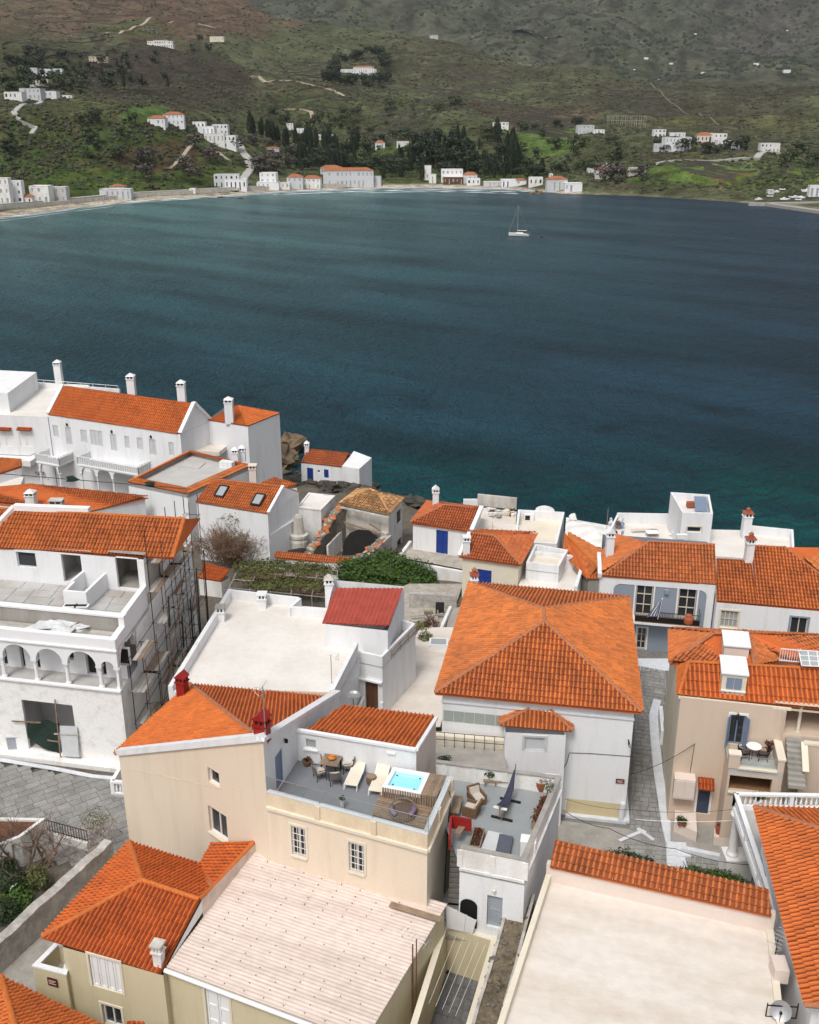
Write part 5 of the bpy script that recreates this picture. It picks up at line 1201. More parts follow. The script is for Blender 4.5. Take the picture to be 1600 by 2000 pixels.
for i in range(5):
    for j in range(3): P4 = lambda f,g: gA.lerp(gB,f).lerp(gD.lerp(gC,f),g); MB().quad(P4(i/5+.01,j/3+.02),P4((i+1)/5-.01,j/3+.02),P4((i+1)/5-.01,(j+1)/3-.02),P4(i/5+.01,(j+1)/3-.02)).obj('canopy_pane','glasspale',wr)
q = MB()
for i in range(6): q.bar(gA.lerp(gB,i/5),gD.lerp(gC,i/5),.05)
for j in range(4): q.bar(gA.lerp(gD,j/3),gB.lerp(gC,j/3),.05)
q.obj('canopy_frame','paintwhite',wr)
# balcony block
bu0,bu1 = pu(1418,1460)[0],pu(1512,1450)[0]; bzf = pu(1440,1461)[1]-.1; bd = 2.3; print('balcony',bu0,bu1,bzf)
cf = at(1415,1498,bzf); bd = min(3.4,max(1.6,(cf-pFL).dot(pN))); print('depth',bd)
q = MB(); q.bar(PP((bu0+bu1)/2,bzf-.15,-bd/2),PP((bu0+bu1)/2,bzf-.149,-bd/2),.01,.01)
blk = MB().prism([PP(bu0,0,0)[:2],PP(bu0,0,-bd)[:2],PP(bu1+.35,0,-bd)[:2],PP(bu1+.35,0,0)[:2]],bzf-.3,bzf).obj('balcony_floor','concfloor',ph.root)
bl2 = [PP(bu0,0,-bd),PP(bu1+.35,0,-bd)]
q = MB(); w_ = lambda x,y: pick(bl2[0],bl2[1],x,y)
ua_,ub_ = w_(1424,1530)[0],w_(1508,1530)[0]; za_,zb_ = w_(1465,1549)[1],w_(1465,1518)[1]
wall(q,bl2[0],bl2[1],11.9,bzf-.3,bzf-.3,[(ua_,ub_,za_,zb_)],.3); wall(q,PP(bu0,0,0),PP(bu0,0,-bd),11.9,bzf-.3,bzf-.3); wall(q,PP(bu1+.35,0,-bd),PP(bu1+.35,0,0),11.9,bzf-.3,bzf-.3); q.obj('balcony_wall','pink',ph.root)
q = MB(); e_ = pE
for (ux,dd) in ((ua_-.1,.4),): q.quad(PP(bu0+.2,za_-.02,-.4),PP(bu1,za_-.02,-.4),PP(bu1,zb_+.1,-.4),PP(bu0+.2,zb_+.1,-.4)); q.quad(PP(bu0+.2,za_,-.4),PP(bu0+.2,za_,-bd+.3),PP(bu1,za_,-bd+.3),PP(bu1,za_,-.4))
q.obj('porch_back','teak',ph.root); MB().bar(PP(bu0+ua_,za_-.03,-bd-.05),PP(bu0+ub_,za_-.03,-bd-.05),.2,.07).obj('sill','ivory',ph.root)
q = MB(); q.prism([PP(bu0-.05,0,-bd-.05)[:2],PP(bu0+.55,0,-bd-.05)[:2],PP(bu0+.55,0,-bd+.35)[:2],PP(bu0-.05,0,-bd+.35)[:2]],bzf,bzf+.85); q.obj('corner_pier','pink',ph.root); MB().prism([PP(bu0-.09,0,-bd-.09)[:2],PP(bu0+.6,0,-bd-.09)[:2],PP(bu0+.6,0,-bd+.4)[:2],PP(bu0-.09,0,-bd+.4)[:2]],bzf+.85,bzf+.95).obj('pier_cap','ivory',ph.root)
q = MB(); segwall(q,PP(bu1+.35,0,-bd),PP(bu1+.35,0,-.02),.35,bzf,bzf+.8,bzf+.85,side=1); q.obj('side_parapet','pink',ph.root); q = MB(); segwall(q,PP(bu1+.4,0,-bd-.05),PP(bu1+.4,0,-.02),.45,[bzf+.8,bzf+.85],bzf+.9,bzf+.95,side=1); q.obj('coping','ivory',ph.root)
MB().bar(PP(bu0+.5,bzf+.04,-bd+.06),PP(bu1,bzf+.04,-bd+.06),.3,.1).obj('kerb','ivory',ph.root)
MB().bar(PP(bu0+.6,bzf+.42,-bd+.08),PP(bu1,bzf+.42,-bd+.08),.012,.7).obj('glass_panel','clear',ph.root); MB().bar(PP(bu0+.6,bzf+.78,-bd+.08),PP(bu1,bzf+.78,-bd+.08),.03,.03).obj('glass_rail','steel',ph.root)
MB().bar(PP(bu0+.03,bzf+.45,-.05),PP(bu0+.03,bzf+.45,-bd+.4),.012,.8).obj('glass_side','clear',ph.root)
# loggia floor wall, stair, sloped wall and door on the right
lu0,lu1 = pu(1533,1440)[0],pu(1660,1440)[0]; lz = pu(1560,1441)[1]
q = MB(); segwall(q,PP(lu0+1.0,0,-.6),PP(lu1,0,-.6),.25,11.9,lz+.05); q.obj('stair_wall','pink',ph.root); MB().bar(PP(lu0+.95,lz+.1,-.6),PP(lu1,lz+.1,-.6),.35,.12).obj('stair_coping','ivory',ph.root); MB().bar(PP(lu0+.95,lz+.1,-.55),PP(lu0+.95,lz-.9,-2.0),.35,.12).obj('stair_coping','ivory',ph.root)
stp = thing('staircase','pale outside stair rising beside the balcony of the pink house','staircase',PP(lu0+.5,lz-2,-2))
for k in range(9): MB().bar(PP(lu0+.05,lz-.1-k*.19,-.2-k*.27),PP(lu0+.95,lz-.1-k*.19,-.2-k*.27),.3,.2).obj('step','concrete',stp)
MB().lathe(PP(lu0+.75,lz,.5),[(.13,0),(.13,.1),(.1,.15),(.09,1.7),(.14,1.8),(.16,1.95)],10).obj('loggia_column','ivory',ph.root)
lw = thing('garden_wall','beige sloping stair wall with pale coping in front of the pink house','wall',at(1560,1560,pz0)); sA_,sB_ = at(1526,1560,pz0) ,at(1588,1580,pz0); q = MB(); zA_,zB_ = zcol((1526,1560),pz0,(1527,1505)),zcol((1588,1580),pz0,(1586,1524)); segwall(q,sA_,sB_,.25,pz0-.5,zA_,zB_); q.obj('wall','pink',lw); q = MB(); segwall(q,sA_,sB_,.34,[zA_,zB_],zA_+.08,zB_+.08); q.obj('coping','ivory',lw)
dd_ = thing('door','slate blue door with lamp above at the far right of the pink house','door',at(1585,1545,pz0)); d0,d1 = at(1570,1540,pz0),at(1598,1546,pz0); q = MB(); q.bar((d0+d1)/2,(d0+d1)/2+Vector((0,0,2.15)),(d1-d0).length,.08,pN); q.obj('leaf','shutterblue',dd_); q = MB(); m_ = (d0+d1)/2+pN*.05; q.bar(m_+Vector((0,0,1.2)),m_+Vector((0,0,1.95)),.55,.03,pN); q.obj('pane','glass',dd_)
q = MB(); q.bar(PP(lu0+1.5,pz0,-.62),PP(lu0+1.5,lz,-.62),.02);
# front yard: meter cabinet, canopy, low walls
mcab = thing('meter_cabinet','beige double door meter cabinet fixed to the pink wall beside the alley','cabinet',at(1335,1545,pz0+1)); u0_,z0_ = pu(1313,1545); u1_,z1_ = pu(1358,1512); q = MB(); q.bar(PP((u0_+u1_)/2,z0_,-.35),PP((u0_+u1_)/2,z1_,-.35),u1_-u0_,.7,pN); q.obj('box','palepink',mcab)
for k in (0,1): uu = lerp(u0_,u1_,.26+.48*k); MB().bar(PP(uu,z0_+.1,-.715),PP(uu,z1_-.1,-.715),(u1_-u0_)*.44,.03,pN).obj('door','palepink',mcab)
can = thing('door_canopy','small red tiled canopy above the slate blue door of the pink house','canopy',PP(*pu(1376,1528),-.3)); ca_,cb_ = pu(1362,1530),pu(1394,1530); cz = ca_[1]+.1
crf = roof_part(can,[[PP(ca_[0],cz,-.7),PP(cb_[0],cz,-.7),PP(cb_[0],cz+.35,-.03),PP(ca_[0],cz+.35,-.03)]],'tile_c',single=30,p=.2,l=.38,thick=.05)
yw2 = thing('garden_wall','low beige wall with pale top enclosing the forecourt of the pink house','wall',at(1340,1620,12)); q = MB(); q.prism(ccw([at(1318,1604,12.9),at(1362,1624,12.9),at(1359,1572,12.9),at(1319,1568,12.9)]),11.8,12.85); q.obj('planter_wall','palepink',yw2); q = MB(); q.prism(ccw([at(1395,1632,12.8),at(1470,1642,12.8),at(1470,1622,12.8),at(1395,1615,12.8)]),11.8,12.7); q.obj('low_wall','palepink',yw2)
fc = MB().add([at(1310,1660,12.15),at(1480,1690,12.15),at(1480,1560,12.15),at(1310,1540,12.15)],[(0,1,2,3)]).obj('forecourt','concrete'); fc['kind'] = 'structure'
pl2 = [at(1330,1655,12.3),at(1470,1685,12.3)]; q = MB(); segwall(q,pl2[0],pl2[1],.3,11.8,12.35); tag(q.obj('kerb','whiteline'),'white painted kerb along the forecourt of the pink house','kerb')
sg = thing('alley_wall','pale grey side wall and posts of the pink house facing the alley','wall',at(1300,1500,12)); q = MB(); segwall(q,at(1322,1400,12.2)+Vector((-1.2,0,0)),at(1319,1450,12.2)+Vector((-.9,0,0)),.25,11.9,13.1); q.obj('wall','white',sg)

# ---- blue grey house with balcony, and its white neighbour
bz0 = 11.5; be = zcol((1390,1290),bz0,(1398,1141)); g0,g1 = at(1173,1123,be),at(1398,1141,be); print('blue eave',be)
gE = (g1-g0).normalized(); gB_ = Vector((-gE.y,gE.x,0)); G = [g0,g1,g1+gB_*8.5,g0+gB_*8.5]
gh = House('house','blue grey house with white corners, iron balcony and tall glazed doors',G,11.0,be-.02,'bluegrey'); gh.mats[3] = 'white'
for bb in ((1241,1141,1275,1202),(1324,1148,1360,1208)): gh.window(0,bb,frame='paintcream',cols=2,rows=3,surround='paintwhite',depth=.18,name='balcony_door',fw=.12)
gh.window(0,(1244,1226,1262,1268),frame='paintcream',cols=2,rows=3,surround='paintwhite',depth=.18)
gh.build()
GP = lambda u,z,d=0: gh.P(0,u,z,d); gu = lambda x,y: pick(G[0],G[1],x,y); GL = (g1-g0).length
q = MB()
for a,b in ((0,1.1),(GL-.55,GL)): q.bar(GP((a+b)/2,11.2,-.025),GP((a+b)/2,be-.05,-.025),b-a,.05,-gB_)
q.obj('corner_pilaster','white',gh.root); q = MB(); q.bar(GP(1.1,be-.32,-.02),GP(GL-.55,be-.32,-.02),.045,.56)
for uu,s_ in ((1.1,1),(GL-.55,-1)):
    q.quad(GP(uu,be-.6,-.042),GP(uu,be-1.05,-.042),GP(uu+s_*.12,be-.78,-.042),GP(uu+s_*.42,be-.6,-.042)) if s_<0 else q.quad(GP(uu,be-.6,-.042),GP(uu+.42,be-.6,-.042),GP(uu+.12,be-.78,-.042),GP(uu,be-1.05,-.042))
q.obj('frieze','white',gh.root)
MB().box(GP(gu(1302,1155)[0],gu(1302,1155)[1],-.1),(.28,.2,.35)).obj('wall_lantern','bluegrey',gh.root)
gs0,gs1 = g0-gB_*1.15,g1-gB_*1.15; bu0 = pick(gs0,gs1,1240,1214)[0]; bu1 = pick(gs0,gs1,1366,1220)[0]; zb = pick(gs0,gs1,1300,1219)[1]
gb = thing('balcony','iron railed balcony with brown floor on the blue grey house','balcony',GP(bu0,zb)); MB().bar(GP((bu0+bu1)/2-2.9,zb-.1,-.6),GP(bu1,zb-.1,-.6),1.2,.18).obj('slab','white',gb); q = MB(); q.bar(GP(bu0-.0,zb+.03,-.6),GP(bu1,zb+.03,-.6),1.1,.08); q.obj('floor','teak',gb)
n_ = 40
for k in range(n_+1): p = GP(lerp(bu0,bu1,k/n_),zb+.05,-1.15); MB().bar(p,p+Vector((0,0,.9)),.03).obj('baluster','iron',gb)
q = MB()
for z in (.12,.95): q.bar(GP(bu0,zb+z,-1.15),GP(bu1,zb+z,-1.15),.04); q.bar(GP(bu1,zb+z,-1.15),GP(bu1,zb+z,0),.04)
q.bar(GP(bu0,zb+.3,-1.12),GP(bu1,zb+.3,-1.12),.02,.4); q.obj('rail','iron',gb)
MB().bar(GP(bu0,zb+.28,-1.1),GP(bu1,zb+.28,-1.1),.025,.5).obj('reed_screen','teak',gb)
fg = thing('flag','blue and white striped flag hanging from a pole on the balcony','flag',GP(*gu(1288,1214),-1.2)); fb = GP(*gu(1284,1196),-1.2); ft = fb+Vector((.12,-.3,1.9)); MB().tube([fb,ft],.025,6).obj('pole','paintwhite',fg); MB().blob(ft,.06,1).obj('finial','paintwhite',fg)
for k in range(9):
    vs = []; W_ = 1.0
    for j in range(7):
        t = j/6
        for s_ in (0,1): f = (k+s_)/9; p = ft.lerp(fb,.06+.0+t*.72)+Vector((-f*W_*(.35+.65*t),.07*math.sin(f*9+t*2),-.25*f)); vs.append(p)
    MB().add(vs,[(2*j,2*j+1,2*j+3,2*j+2) for j in range(6)]).obj('stripe','flagblue' if k % 2==0 else 'paintwhite',fg,smooth=True)
r0,r1 = at(1176,1124,be+.02),at(1400,1141,be+.02); bR = be+1.9; r2,r3 = at(1396,1064,bR),at(1268,1058,bR); r4,r5 = at(1172,1078,be+.3),at(1203,1047,be+.3)
gr = roof_part(gh,[[r0,r1,r2,r3],[r0,r3,r5,r4]],'tile_d',single=300,p=.25,l=.40); ridge(gh.root,gr,r0,r3,'ridge2',.1); ridge(gh.root,gr,r3,r2,'ridge2',.1)
MB().bar(at(1172,1124,be+.1),at(1170,1082,be+.4),.3,.35).obj('verge','white',gh.root)
chimney(1190,1082,be+.55,.6,1.55,'white','gable','tall white chimney at the left corner of the blue grey house roof')
# neighbour
ne = be-.95; n0,n1 = at(1400,1176,ne),at(1700,1202,ne); NB_ = Vector((-(n1-n0).normalized().y,(n1-n0).normalized().x,0)); NR = [n0,n1,n1+NB_*9,n0+NB_*9]
nh = House('house','white house with broad orange roof beside the blue grey house, lattice window',NR,11.0,ne-.02,'white')
nh.window(0,(1407,1193,1442,1226),frame='paintcream',pane='glasspale',cols=4,rows=2,surround='ivory',sill='ivory',depth=.1); nh.window(0,(1543,1206,1577,1240),frame='paintcream',cols=2,surround='bluegrey',sill='ivory',depth=.14)
nh.build()
nz = ne+2.3; m0,m1,m2,m3,m4 = at(1400,1174,ne),at(1700,1199,ne),at(1655,1152,ne+.5),at(1532,1068,nz),at(1466,1064,nz); m5,m6 = at(1467,1095,nz-.75),at(1400,1091,nz-.75)
nr = roof_part(nh,[[m0,at(1480,1181,ne),m5,m6],[at(1480,1181,ne),m1,m3,m4],[m1,at(1720,1080,ne),at(1660,1070,nz-.6),m3]],'tile_a',single=300,p=.25,l=.40); ridge(nh.root,nr,m1,m3,'ridge2',.1)
MB().bar(at(1466,1095,nz-.6),at(1465,1062,nz+.1),.2,.3).obj('verge','white',nh.root)
chimney(1462,1090,nz-.5,.6,1.3,'white','pot','white chimney with terracotta cap where the two orange roofs step',capmat='terra')
chimney(1456,1045,14.5,.75,1.9,'white','pot','white chimney with terracotta cap rising from the flat white roof',capmat='terra')

# ================================================================ back row along the water
def zat(y,Y): return aty(800,y,Y).z
# tower and terrace behind the blue grey house
tz0 = 17.4; t0,t1,t2,t3 = at(1333,1001,tz0),at(1393,1003,tz0),at(1386,966,tz0),at(1310,961,tz0); tlow = 10.5
twr = House('tower_house','white roof tower with open parapet and dark roof panel overlooking the sea',[t0,t1,t2,t3],tlow,tz0-.9,'white',cat='tower')
twr.window(0,(1342,1029,1370,1040),cols=1,surround='ivory',depth=.14); twr.build(); twr.flat(tz0-.85); twr.parapet(tz0-.9,tz0,.2)
MB().quad(at(1358,998,tz0-.1),at(1382,1000,tz0-.1),at(1380,970,tz0+.02),at(1356,969,tz0+.02)).obj('roof_panel','shutterblue',twr.root); MB().box(at(1349,985,tz0-.5),(.7,.5,.5)).obj('red_crate','terra',twr.root)
ac = thing('air_conditioner','white air conditioner unit at the foot of the roof tower','air conditioner',at(1332,1054,13.3)); c = aty(1331,1051,t0.y-.7); MB().box(c,(1.0,.4,.75)).obj('casing','paintwhite',ac); MB().lathe(c+Vector((-.15,-.21,0)),[(.28,0),(.28,.01)],12).obj('fan_grille','steel',ac).rotation_euler = (0,0,0)
az = 13.6; a0,a1,a2,a3 = at(1180,1066,az),at(1335,1068,az),at(1312,1024,az),at(1204,1022,az)
ter = House('terrace_house','white terrace with parapet and benches beside the roof tower',[a0,a1,a2,a3],8,az,'white'); ter.build(); ter.flat(az+.005,'roofwhite'); q = MB(); segwall(q,a2,a3,.2,az-.1,az+1.15,side=1); segwall(q,a3,a0,.2,az-.11,az+1.0,az+.7,side=1); q.obj('parapet','white',ter.root)
q = MB(); q.bar(at(1234,1034,az+.4),at(1270,1032,az+.4),.4,.1); tag(q.obj('bench','ivory'),'long pale bench along the parapet of the white terrace','bench')
for k,(x,y) in enumerate(((1274,1039),)): t = thing('table','low white and brown table standing on the white sea terrace','table',at(x,y,az)); MB().box(at(x,y,az+.5),(1.2,.9,.08)).obj('top','paintwhite',t); MB().box(at(x,y,az+.2),(1.1,.8,.35)).obj('base','wood',t)
for k in range(6): MB().bar(at(1308+k*4.2,1043-k*4,az+.2+k*.42),at(1326+k*2.4,1047-k*5,az+.2+k*.42),.3,.08).obj('step','white',twr.root)
b0,b1,b2,b3 = at(1380,1092,14.2),at(1486,1100,14.2),at(1470,1036,14.2),at(1386,1034,14.2)
fr = House('house','plain white flat roof between the roof tower and the stepped orange roof',[b0,b1,b2,b3],8,14.2,'white'); fr.build(); fr.flat(14.205)
c0,c1,c2,c3 = at(1462,1072,14.6),at(1552,1072,14.6),at(1550,1034,14.6),at(1448,1024,14.6)
f2 = House('house','white parapet roof at the far right above the sea',[c0,c1,c2,c3],7,13.7,'white'); f2.build(); f2.flat(13.705); f2.parapet(13.6,14.6,.22)
# lumpy white roof and the orange roof below it
l0,l1,l2,l3 = at(1103,1048,13.2),at(1185,1075,13.2),at(1212,1030,13.2),at(1106,1012,13.2)
lp_ = House('house','old house with lumpy weathered white roof at the water',[l0,l1,l2,l3],7,13.2,'whiteold'); lp_.build()
q = MB(); vs = []; n_ = 14
for j in range(n_+1):
    for i in range(n_+1):
        f,g = i/n_,j/n_; p = l0.lerp(l1,f).lerp(l3.lerp(l2,f),g); vs.append((p.x,p.y,13.22+.55*math.sin(math.pi*f)*math.sin(math.pi*g)+.22*noise.noise(Vector((p.x,p.y,3)))))
q.add(vs,[(j*(n_+1)+i,j*(n_+1)+i+1,(j+1)*(n_+1)+i+1,(j+1)*(n_+1)+i) for j in range(n_) for i in range(n_)]); q.obj('roof','whiteold',lp_.root,smooth=True)
MB().blob(at(1119,1012,13.6),.45,3,8,6,.5).obj('finial','whiteold',lp_.root)
oz = 13.4; o0,o1,o2,o3,o4 = at(1103,1084,oz),at(1146,1129,oz),at(1173,1130,oz),at(1173,1114,oz+.6),at(1110,1048,oz+1.5); o5,o6 = at(1103,1040,oz+1.4),at(1173,1074,oz+.4)
orh = House('house','small house under an orange valley roof wedged between white walls',ccw([o0+Vector((.3,0,0)),o1+Vector((.2,.1,0)),o2,o6+Vector((0,-.3,0)),o5+Vector((.3,-.3,0))]),9,oz-.05,'concrete'); orh.build()
orr = roof_part(orh,[[o0,o1,o3,o4,o5],[o1,o2,o3],[o4,o3,o6,o5+Vector((.3,0,0))]],'tile_a',single=60,p=.25,l=.4); ridge(orh.root,orr,o4,o3,'ridge',.1)
# ivory house with blue window and its terrace
iz = 14.55; i0,i1,i2,i3 = at(897,1087,iz),at(1017,1104,iz),at(1050,1042,iz),at(935,1034,iz); iR = at(966,1047,iz+1.35)
ih = House('house','ivory house with blue shuttered window under an orange hip roof',inset(ccw([i0,i1,i2,i3]),.25),10,iz-.03,'ivory'); ih.shutter_closed(0,(932,1113,960,1150),'blue',leaves=2,panels=3); ih.build()
irf = roof_part(ih,[[i0,i1,iR,at(918,1040,iz+1.3)],[i1,i2,iR],[iR,i2,at(937,1033,iz+1.2),at(918,1040,iz+1.3)]],'tile_f',single=200,p=.25,l=.4); ridge(ih.root,irf,i1,iR,'ridge2',.1); ridge(ih.root,irf,iR,at(918,1040,iz+1.3),'ridge2',.1)
MB().bar(i0+Vector((0,0,.08)),at(917,1040,iz+1.4),.3,.25).obj('verge','white',ih.root)
chimney(911,1080,iz+.2,.6,1.2,'white','flat','white chimney with dark slots on the left verge of the ivory house')
k0,k1,k2,k3 = at(1005,1150,13.2),at(1128,1152,13.2),at(1143,1100,13.2),at(1030,1088,13.2)
ktr = House('terrace_house','white roof terrace with stepped parapets behind the large orange hip roof',[k0,k1,k2,k3],9.5,12.5,'white'); ktr.build(); ktr.flat(12.505,'roofwhite'); q = MB(); segwall(q,k1,k2,.3,12.4,13.5,side=1); segwall(q,k2,k3,.3,12.39,13.9,side=1); q.obj('parapet','white',ktr.root)
k4 = [at(1028,1098,14.2),at(1092,1106,14.2),at(1110,1074,14.2),at(1045,1062,14.2)]
kk = House('terrace_house','small raised white terrace with pale beige floor behind the ivory house',k4,9.5,13.5,'white'); kk.build(); kk.flat(13.505,'ivory'); kk.parapet(13.4,14.2,.22)
# blue door house
dz = 13.9; d0,d1,d2,d3 = at(802,1021,dz),at(920,1038,dz),at(944,993,dz+.1),at(836,978,dz); dR0,dR1 = at(868,986,dz+1.2),at(940,992,dz+1.2)
dh = House('house','white house with tall blue double door and orange roof near the rocks',inset(ccw([d0,d1,d2,d3]),.2),10,dz-.03,'white'); dh.shutter_closed(0,(852,1036,875,1085),'blue',leaves=2,panels=4,name='door'); dh.build()
drf = roof_part(dh,[[d0,d1,dR1,dR0],[d0,dR0,d3],[d3,dR0,dR1,d2]],'tile_f',single=150,p=.25,l=.4); ridge(dh.root,drf,d0,dR0,'ridge2',.1); ridge(dh.root,drf,dR0,dR1,'ridge2',.1)
MB().bar(d1+Vector((.05,0,.1)),dR1+Vector((.05,0,.12)),.4,.3).obj('verge','white',dh.root)
chimney(851,983,dz+.75,.62,1.2,'white','gable','white chimney with pointed cap on the house with the blue double door')
yd0 = MB().add([at(778,1088,11),at(905,1112,11),at(922,1085,11),at(800,1060,11)],[(0,1,2,3)]).obj('rubble_yard','rubble'); yd0['kind'] = 'structure'
gw = thing('garden_wall','white retaining wall below the rubble yard behind the green bush','wall',at(860,1120,9)); q = MB(); segwall(q,at(775,1092,11.1),at(905,1116,11.1),.35,8,11.1); q.obj('long_wall','whiteold',gw); q = MB(); segwall(q,at(775,1092,11.1),at(802,1058,11.4),.3,8,11.1,11.5); q.obj('wall','whiteold',gw)
# terraces behind, towards the sea
s0,s1,s2,s3 = at(930,1040,13.3),at(1005,1050,13.3),at(1010,984,13.3),at(935,975,13.3)
s_h = House('terrace_house','weathered white terrace with stained back wall at the sea',[s0,s1,s2,s3],7,12.4,'whiteold'); s_h.build(); s_h.flat(12.405,'rooflime'); q = MB(); segwall(q,at(933,985,12.4),at(1009,993,12.4),.25,12.3,13.6); q.obj('parapet','dirty',s_h.root); q = MB(); segwall(q,at(905,985,12.4),at(934,985,12.4),.25,11.3,13.0); q.obj('side_wall','white',s_h.root)
MB().prism(ccw([at(965,1043,12.9),at(1030,1056,12.9),at(1034,1028,12.9),at(962,1018,12.9)]),12.3,12.9).obj('roof_slab','rooflime',s_h.root)
w0,w1,w2,w3 = at(1005,1058,13.2),at(1088,1062,13.2),at(1103,1000,13.2),at(1012,995,13.2)
wh = House('terrace_house','white parapet terrace with ochre floor and rounded gable facing the sea',[w0,w1,w2,w3],7,12.2,'white'); wh.build(); wh.flat(12.205,'ivory'); wh.parapet(12.1,13.2,.22)
q = MB(); pm = w2.lerp(w3,.42); dv = (w3-w2).normalized(); q.add([pm+dv*(1.0*math.cos(a*math.pi/8))+Vector((0,y_,.55*math.sin(a*math.pi/8))) for y_ in (-.12,.12) for a in range(9)],[tuple(range(9))[::-1],tuple(range(9,18))]+[(a,a+1,a+10,a+9) for a in range(8)]); q.obj('rounded_gable','white',wh.root)
ac2 = thing('air_conditioner','white air conditioner standing on the ochre floored sea terrace','air conditioner',at(1032,1012,12.2)); c = at(1033,1010,12.6); MB().box(c,(1.0,.4,.75)).obj('casing','paintwhite',ac2); MB().box(c+Vector((-.15,-.21,0)),(.5,.02,.5)).obj('fan_grille','iron',ac2)
rnd = random.Random(21)
rb = thing('debris','heap of white and brown building debris on the weathered terrace','debris',at(975,1005,12.4))
for k in range(26): MB().box(at(rnd.uniform(955,1003),rnd.uniform(996,1012),12.4)+Vector((0,0,rnd.uniform(.05,.3))),(rnd.uniform(.2,.8),rnd.uniform(.15,.5),rnd.uniform(.1,.35)),rnd.random()*3).obj('lump',rnd.choice(['whiteold','rubble','brown','ivory']),rb)

# ---- ruin with old bleached roof
uz = 13.2; u0,u1,u2,u3 = at(663,983,uz),at(761,1003,uz),at(790,972,uz),at(700,955,uz); uR = at(722,955,uz+.95); uR2 = at(738,962,uz+.9)
uh = House('house','half ruined house with old bleached roof tiles and stained walls by the rocks',inset(ccw([u0,u1,u2,u3]),.2),7,uz-.03,'dirty')
uh.mats[1] = 'whiteold'
uh.window(1,(775,996,784,1022),cols=1,frame='wood'); uh.window(1,(776,1052,785,1080),cols=1,frame='wood'); uh.build()
urf = roof_part(uh,[[u0,u1,uR2,uR],[u1,u2,uR2],[u0,uR,u3],[u3,uR,uR2,u2]],'tile_e',under='tile_e',single=150,p=.26,l=.42); ridge(uh.root,urf,u1,uR2,'tile_e',.12); ridge(uh.root,urf,u0,uR,'tile_e',.12); ridge(uh.root,urf,uR,uR2,'tile_e',.12)
MB().bar(at(664,987,uz)+Vector((0,0,-.2)),at(760,1008,uz)+Vector((0,0,-.2)),.18,.16).obj('cornice','dirty',uh.root)
rw = thing('ruin_wall','roofless ruin walls of rubble stone with remains of tiled coping','ruin',at(640,1090,8.8))
fa,fb_ = at(540,1122,8.8),at(700,1142,8.8); fz = zcol((540,1122),8.8,(538,1085)); q = MB(); segwall(q,fa,fb_,.4,8,fz); q.obj('front_wall','whiteold',rw)
tf0,tf1,tb1,tb0 = at(536,1088,fz),at(690,1104,fz),at(688,1090,fz+.35),at(540,1077,fz+.35); rfr = roof_part(rw,[[tf0,tf1,tb1,tb0]],'tile_d',single=150,p=.24,l=.4)
def slopewall(pts,t,zb,mat,name,parent,stones=0,seed=0):
    q = MB(); P3 = [at(*p) for p in pts]
    for a,b in zip(P3,P3[1:]): segwall(q,a,b,t,zb,a.z,b.z)
    o = q.obj(name,mat,parent); rnd = random.Random(seed)
    for k in range(stones):
        i = rnd.randrange(len(P3)-1); a,b = P3[i],P3[i+1]; f = rnd.random(); d = (b-a).normalized(); n_ = Vector((-d.y,d.x,0)).normalized()
        MB().blob(a.lerp(b,f)+n_*rnd.uniform(-t/2,t/2),rnd.uniform(.15,.3),seed*99+k,6,4,.8,(1,1,.6)).obj('stone',rnd.choice(['stone','stone','rubble','tile_d']),o)
slopewall([(600,1085,10.2),(628,1045,11.4),(650,1005,12.4),(668,990,12.8)],.8,7.5,'stone','sloped_wall',rw,110,5)
slopewall([(690,1094,10.0),(712,1084,10.2),(758,1044,11.0)],.9,7.5,'stonewall','side_wall',rw,60,6)
q = MB(); segwall(q,at(668,1000,11),at(755,1040,11) ,.3,7.5,10.9); q.obj('inner_wall','dirty',rw); zq = at(705,1070,9.2).y; q2 = [aty(x,y,zq) for x,y in ((668,1088),(672,1056),(684,1040),(700,1034),(722,1036),(738,1050),(741,1070),(722,1088),(700,1094))]; MB().add(q2+[p+Vector((0,.5,0)) for p in q2],[tuple(range(9))]).obj('cave_opening','dark',rw); MB().prism(ccw([at(560,1090,9),at(690,1100,9),at(750,1050,9),at(660,1010,9)]),7,8.2).obj('floor','rubble',rw); q = MB(); segwall(q,at(640,1085,9.2),at(672,1050,9.2),.2,7.5,10.3); q.obj('plaster_wall','whiteold',rw)
q = MB(); q.bar(at(672,992,12.6),at(745,1036,11),.16).bar(at(672,1020,11.3),at(742,1042,10.8),.16); q.obj('beam','wood',rw)
MB().lathe(at(585,1072,9.5),[(1.0,-1.5),(1.0,1.0),(.9,1.3),(1.0,1.4),(1.0,1.7),(.65,1.8),(.45,3.6),(.3,3.8)],14).obj('oven_chimney','dirty',rw,smooth=False)
MB().blob(at(590,1082,9.6),1.2,5,9,6,.3,(1.3,.5,.5)).obj('cave_opening','dark',rw)

# ---- white house with two skylights and its flat neighbour
sz = 14.88; s0,s1 = at(384,981,sz),at(523,1003,sz); sr0,sr1 = at(415,936,sz+1.6),at(552,951,sz+1.6);
sE = (s1-s0).normalized(); sB_ = Vector((-sE.y,sE.x,0)); dpt = 6.5; sw = [s0,s1,s1+sB_*dpt,s0+sB_*dpt]
shs = House('house','white gabled house with two roof lights in its orange tiled slope',sw,8.5,[sz,sz,sz,sz],'white'); shs.window(1,(553,1040,561,1058),cols=1,frame='wood',depth=.12); shs.build()
ra,rb_ = (sr0-s0).dot(sB_),0; sA0,sA1 = s0+sB_*ra+Vector((0,0,1.6)),s1+sB_*ra+Vector((0,0,1.6)); sA0 = sr0; sA1 = sr1
q = MB(); q.quad(s1,sw[2]+Vector((0,0,0)),sA1+Vector((0,0,-.02))); q.quad(s0,sA0,sw[3]); q.obj('gable','white',shs.root)
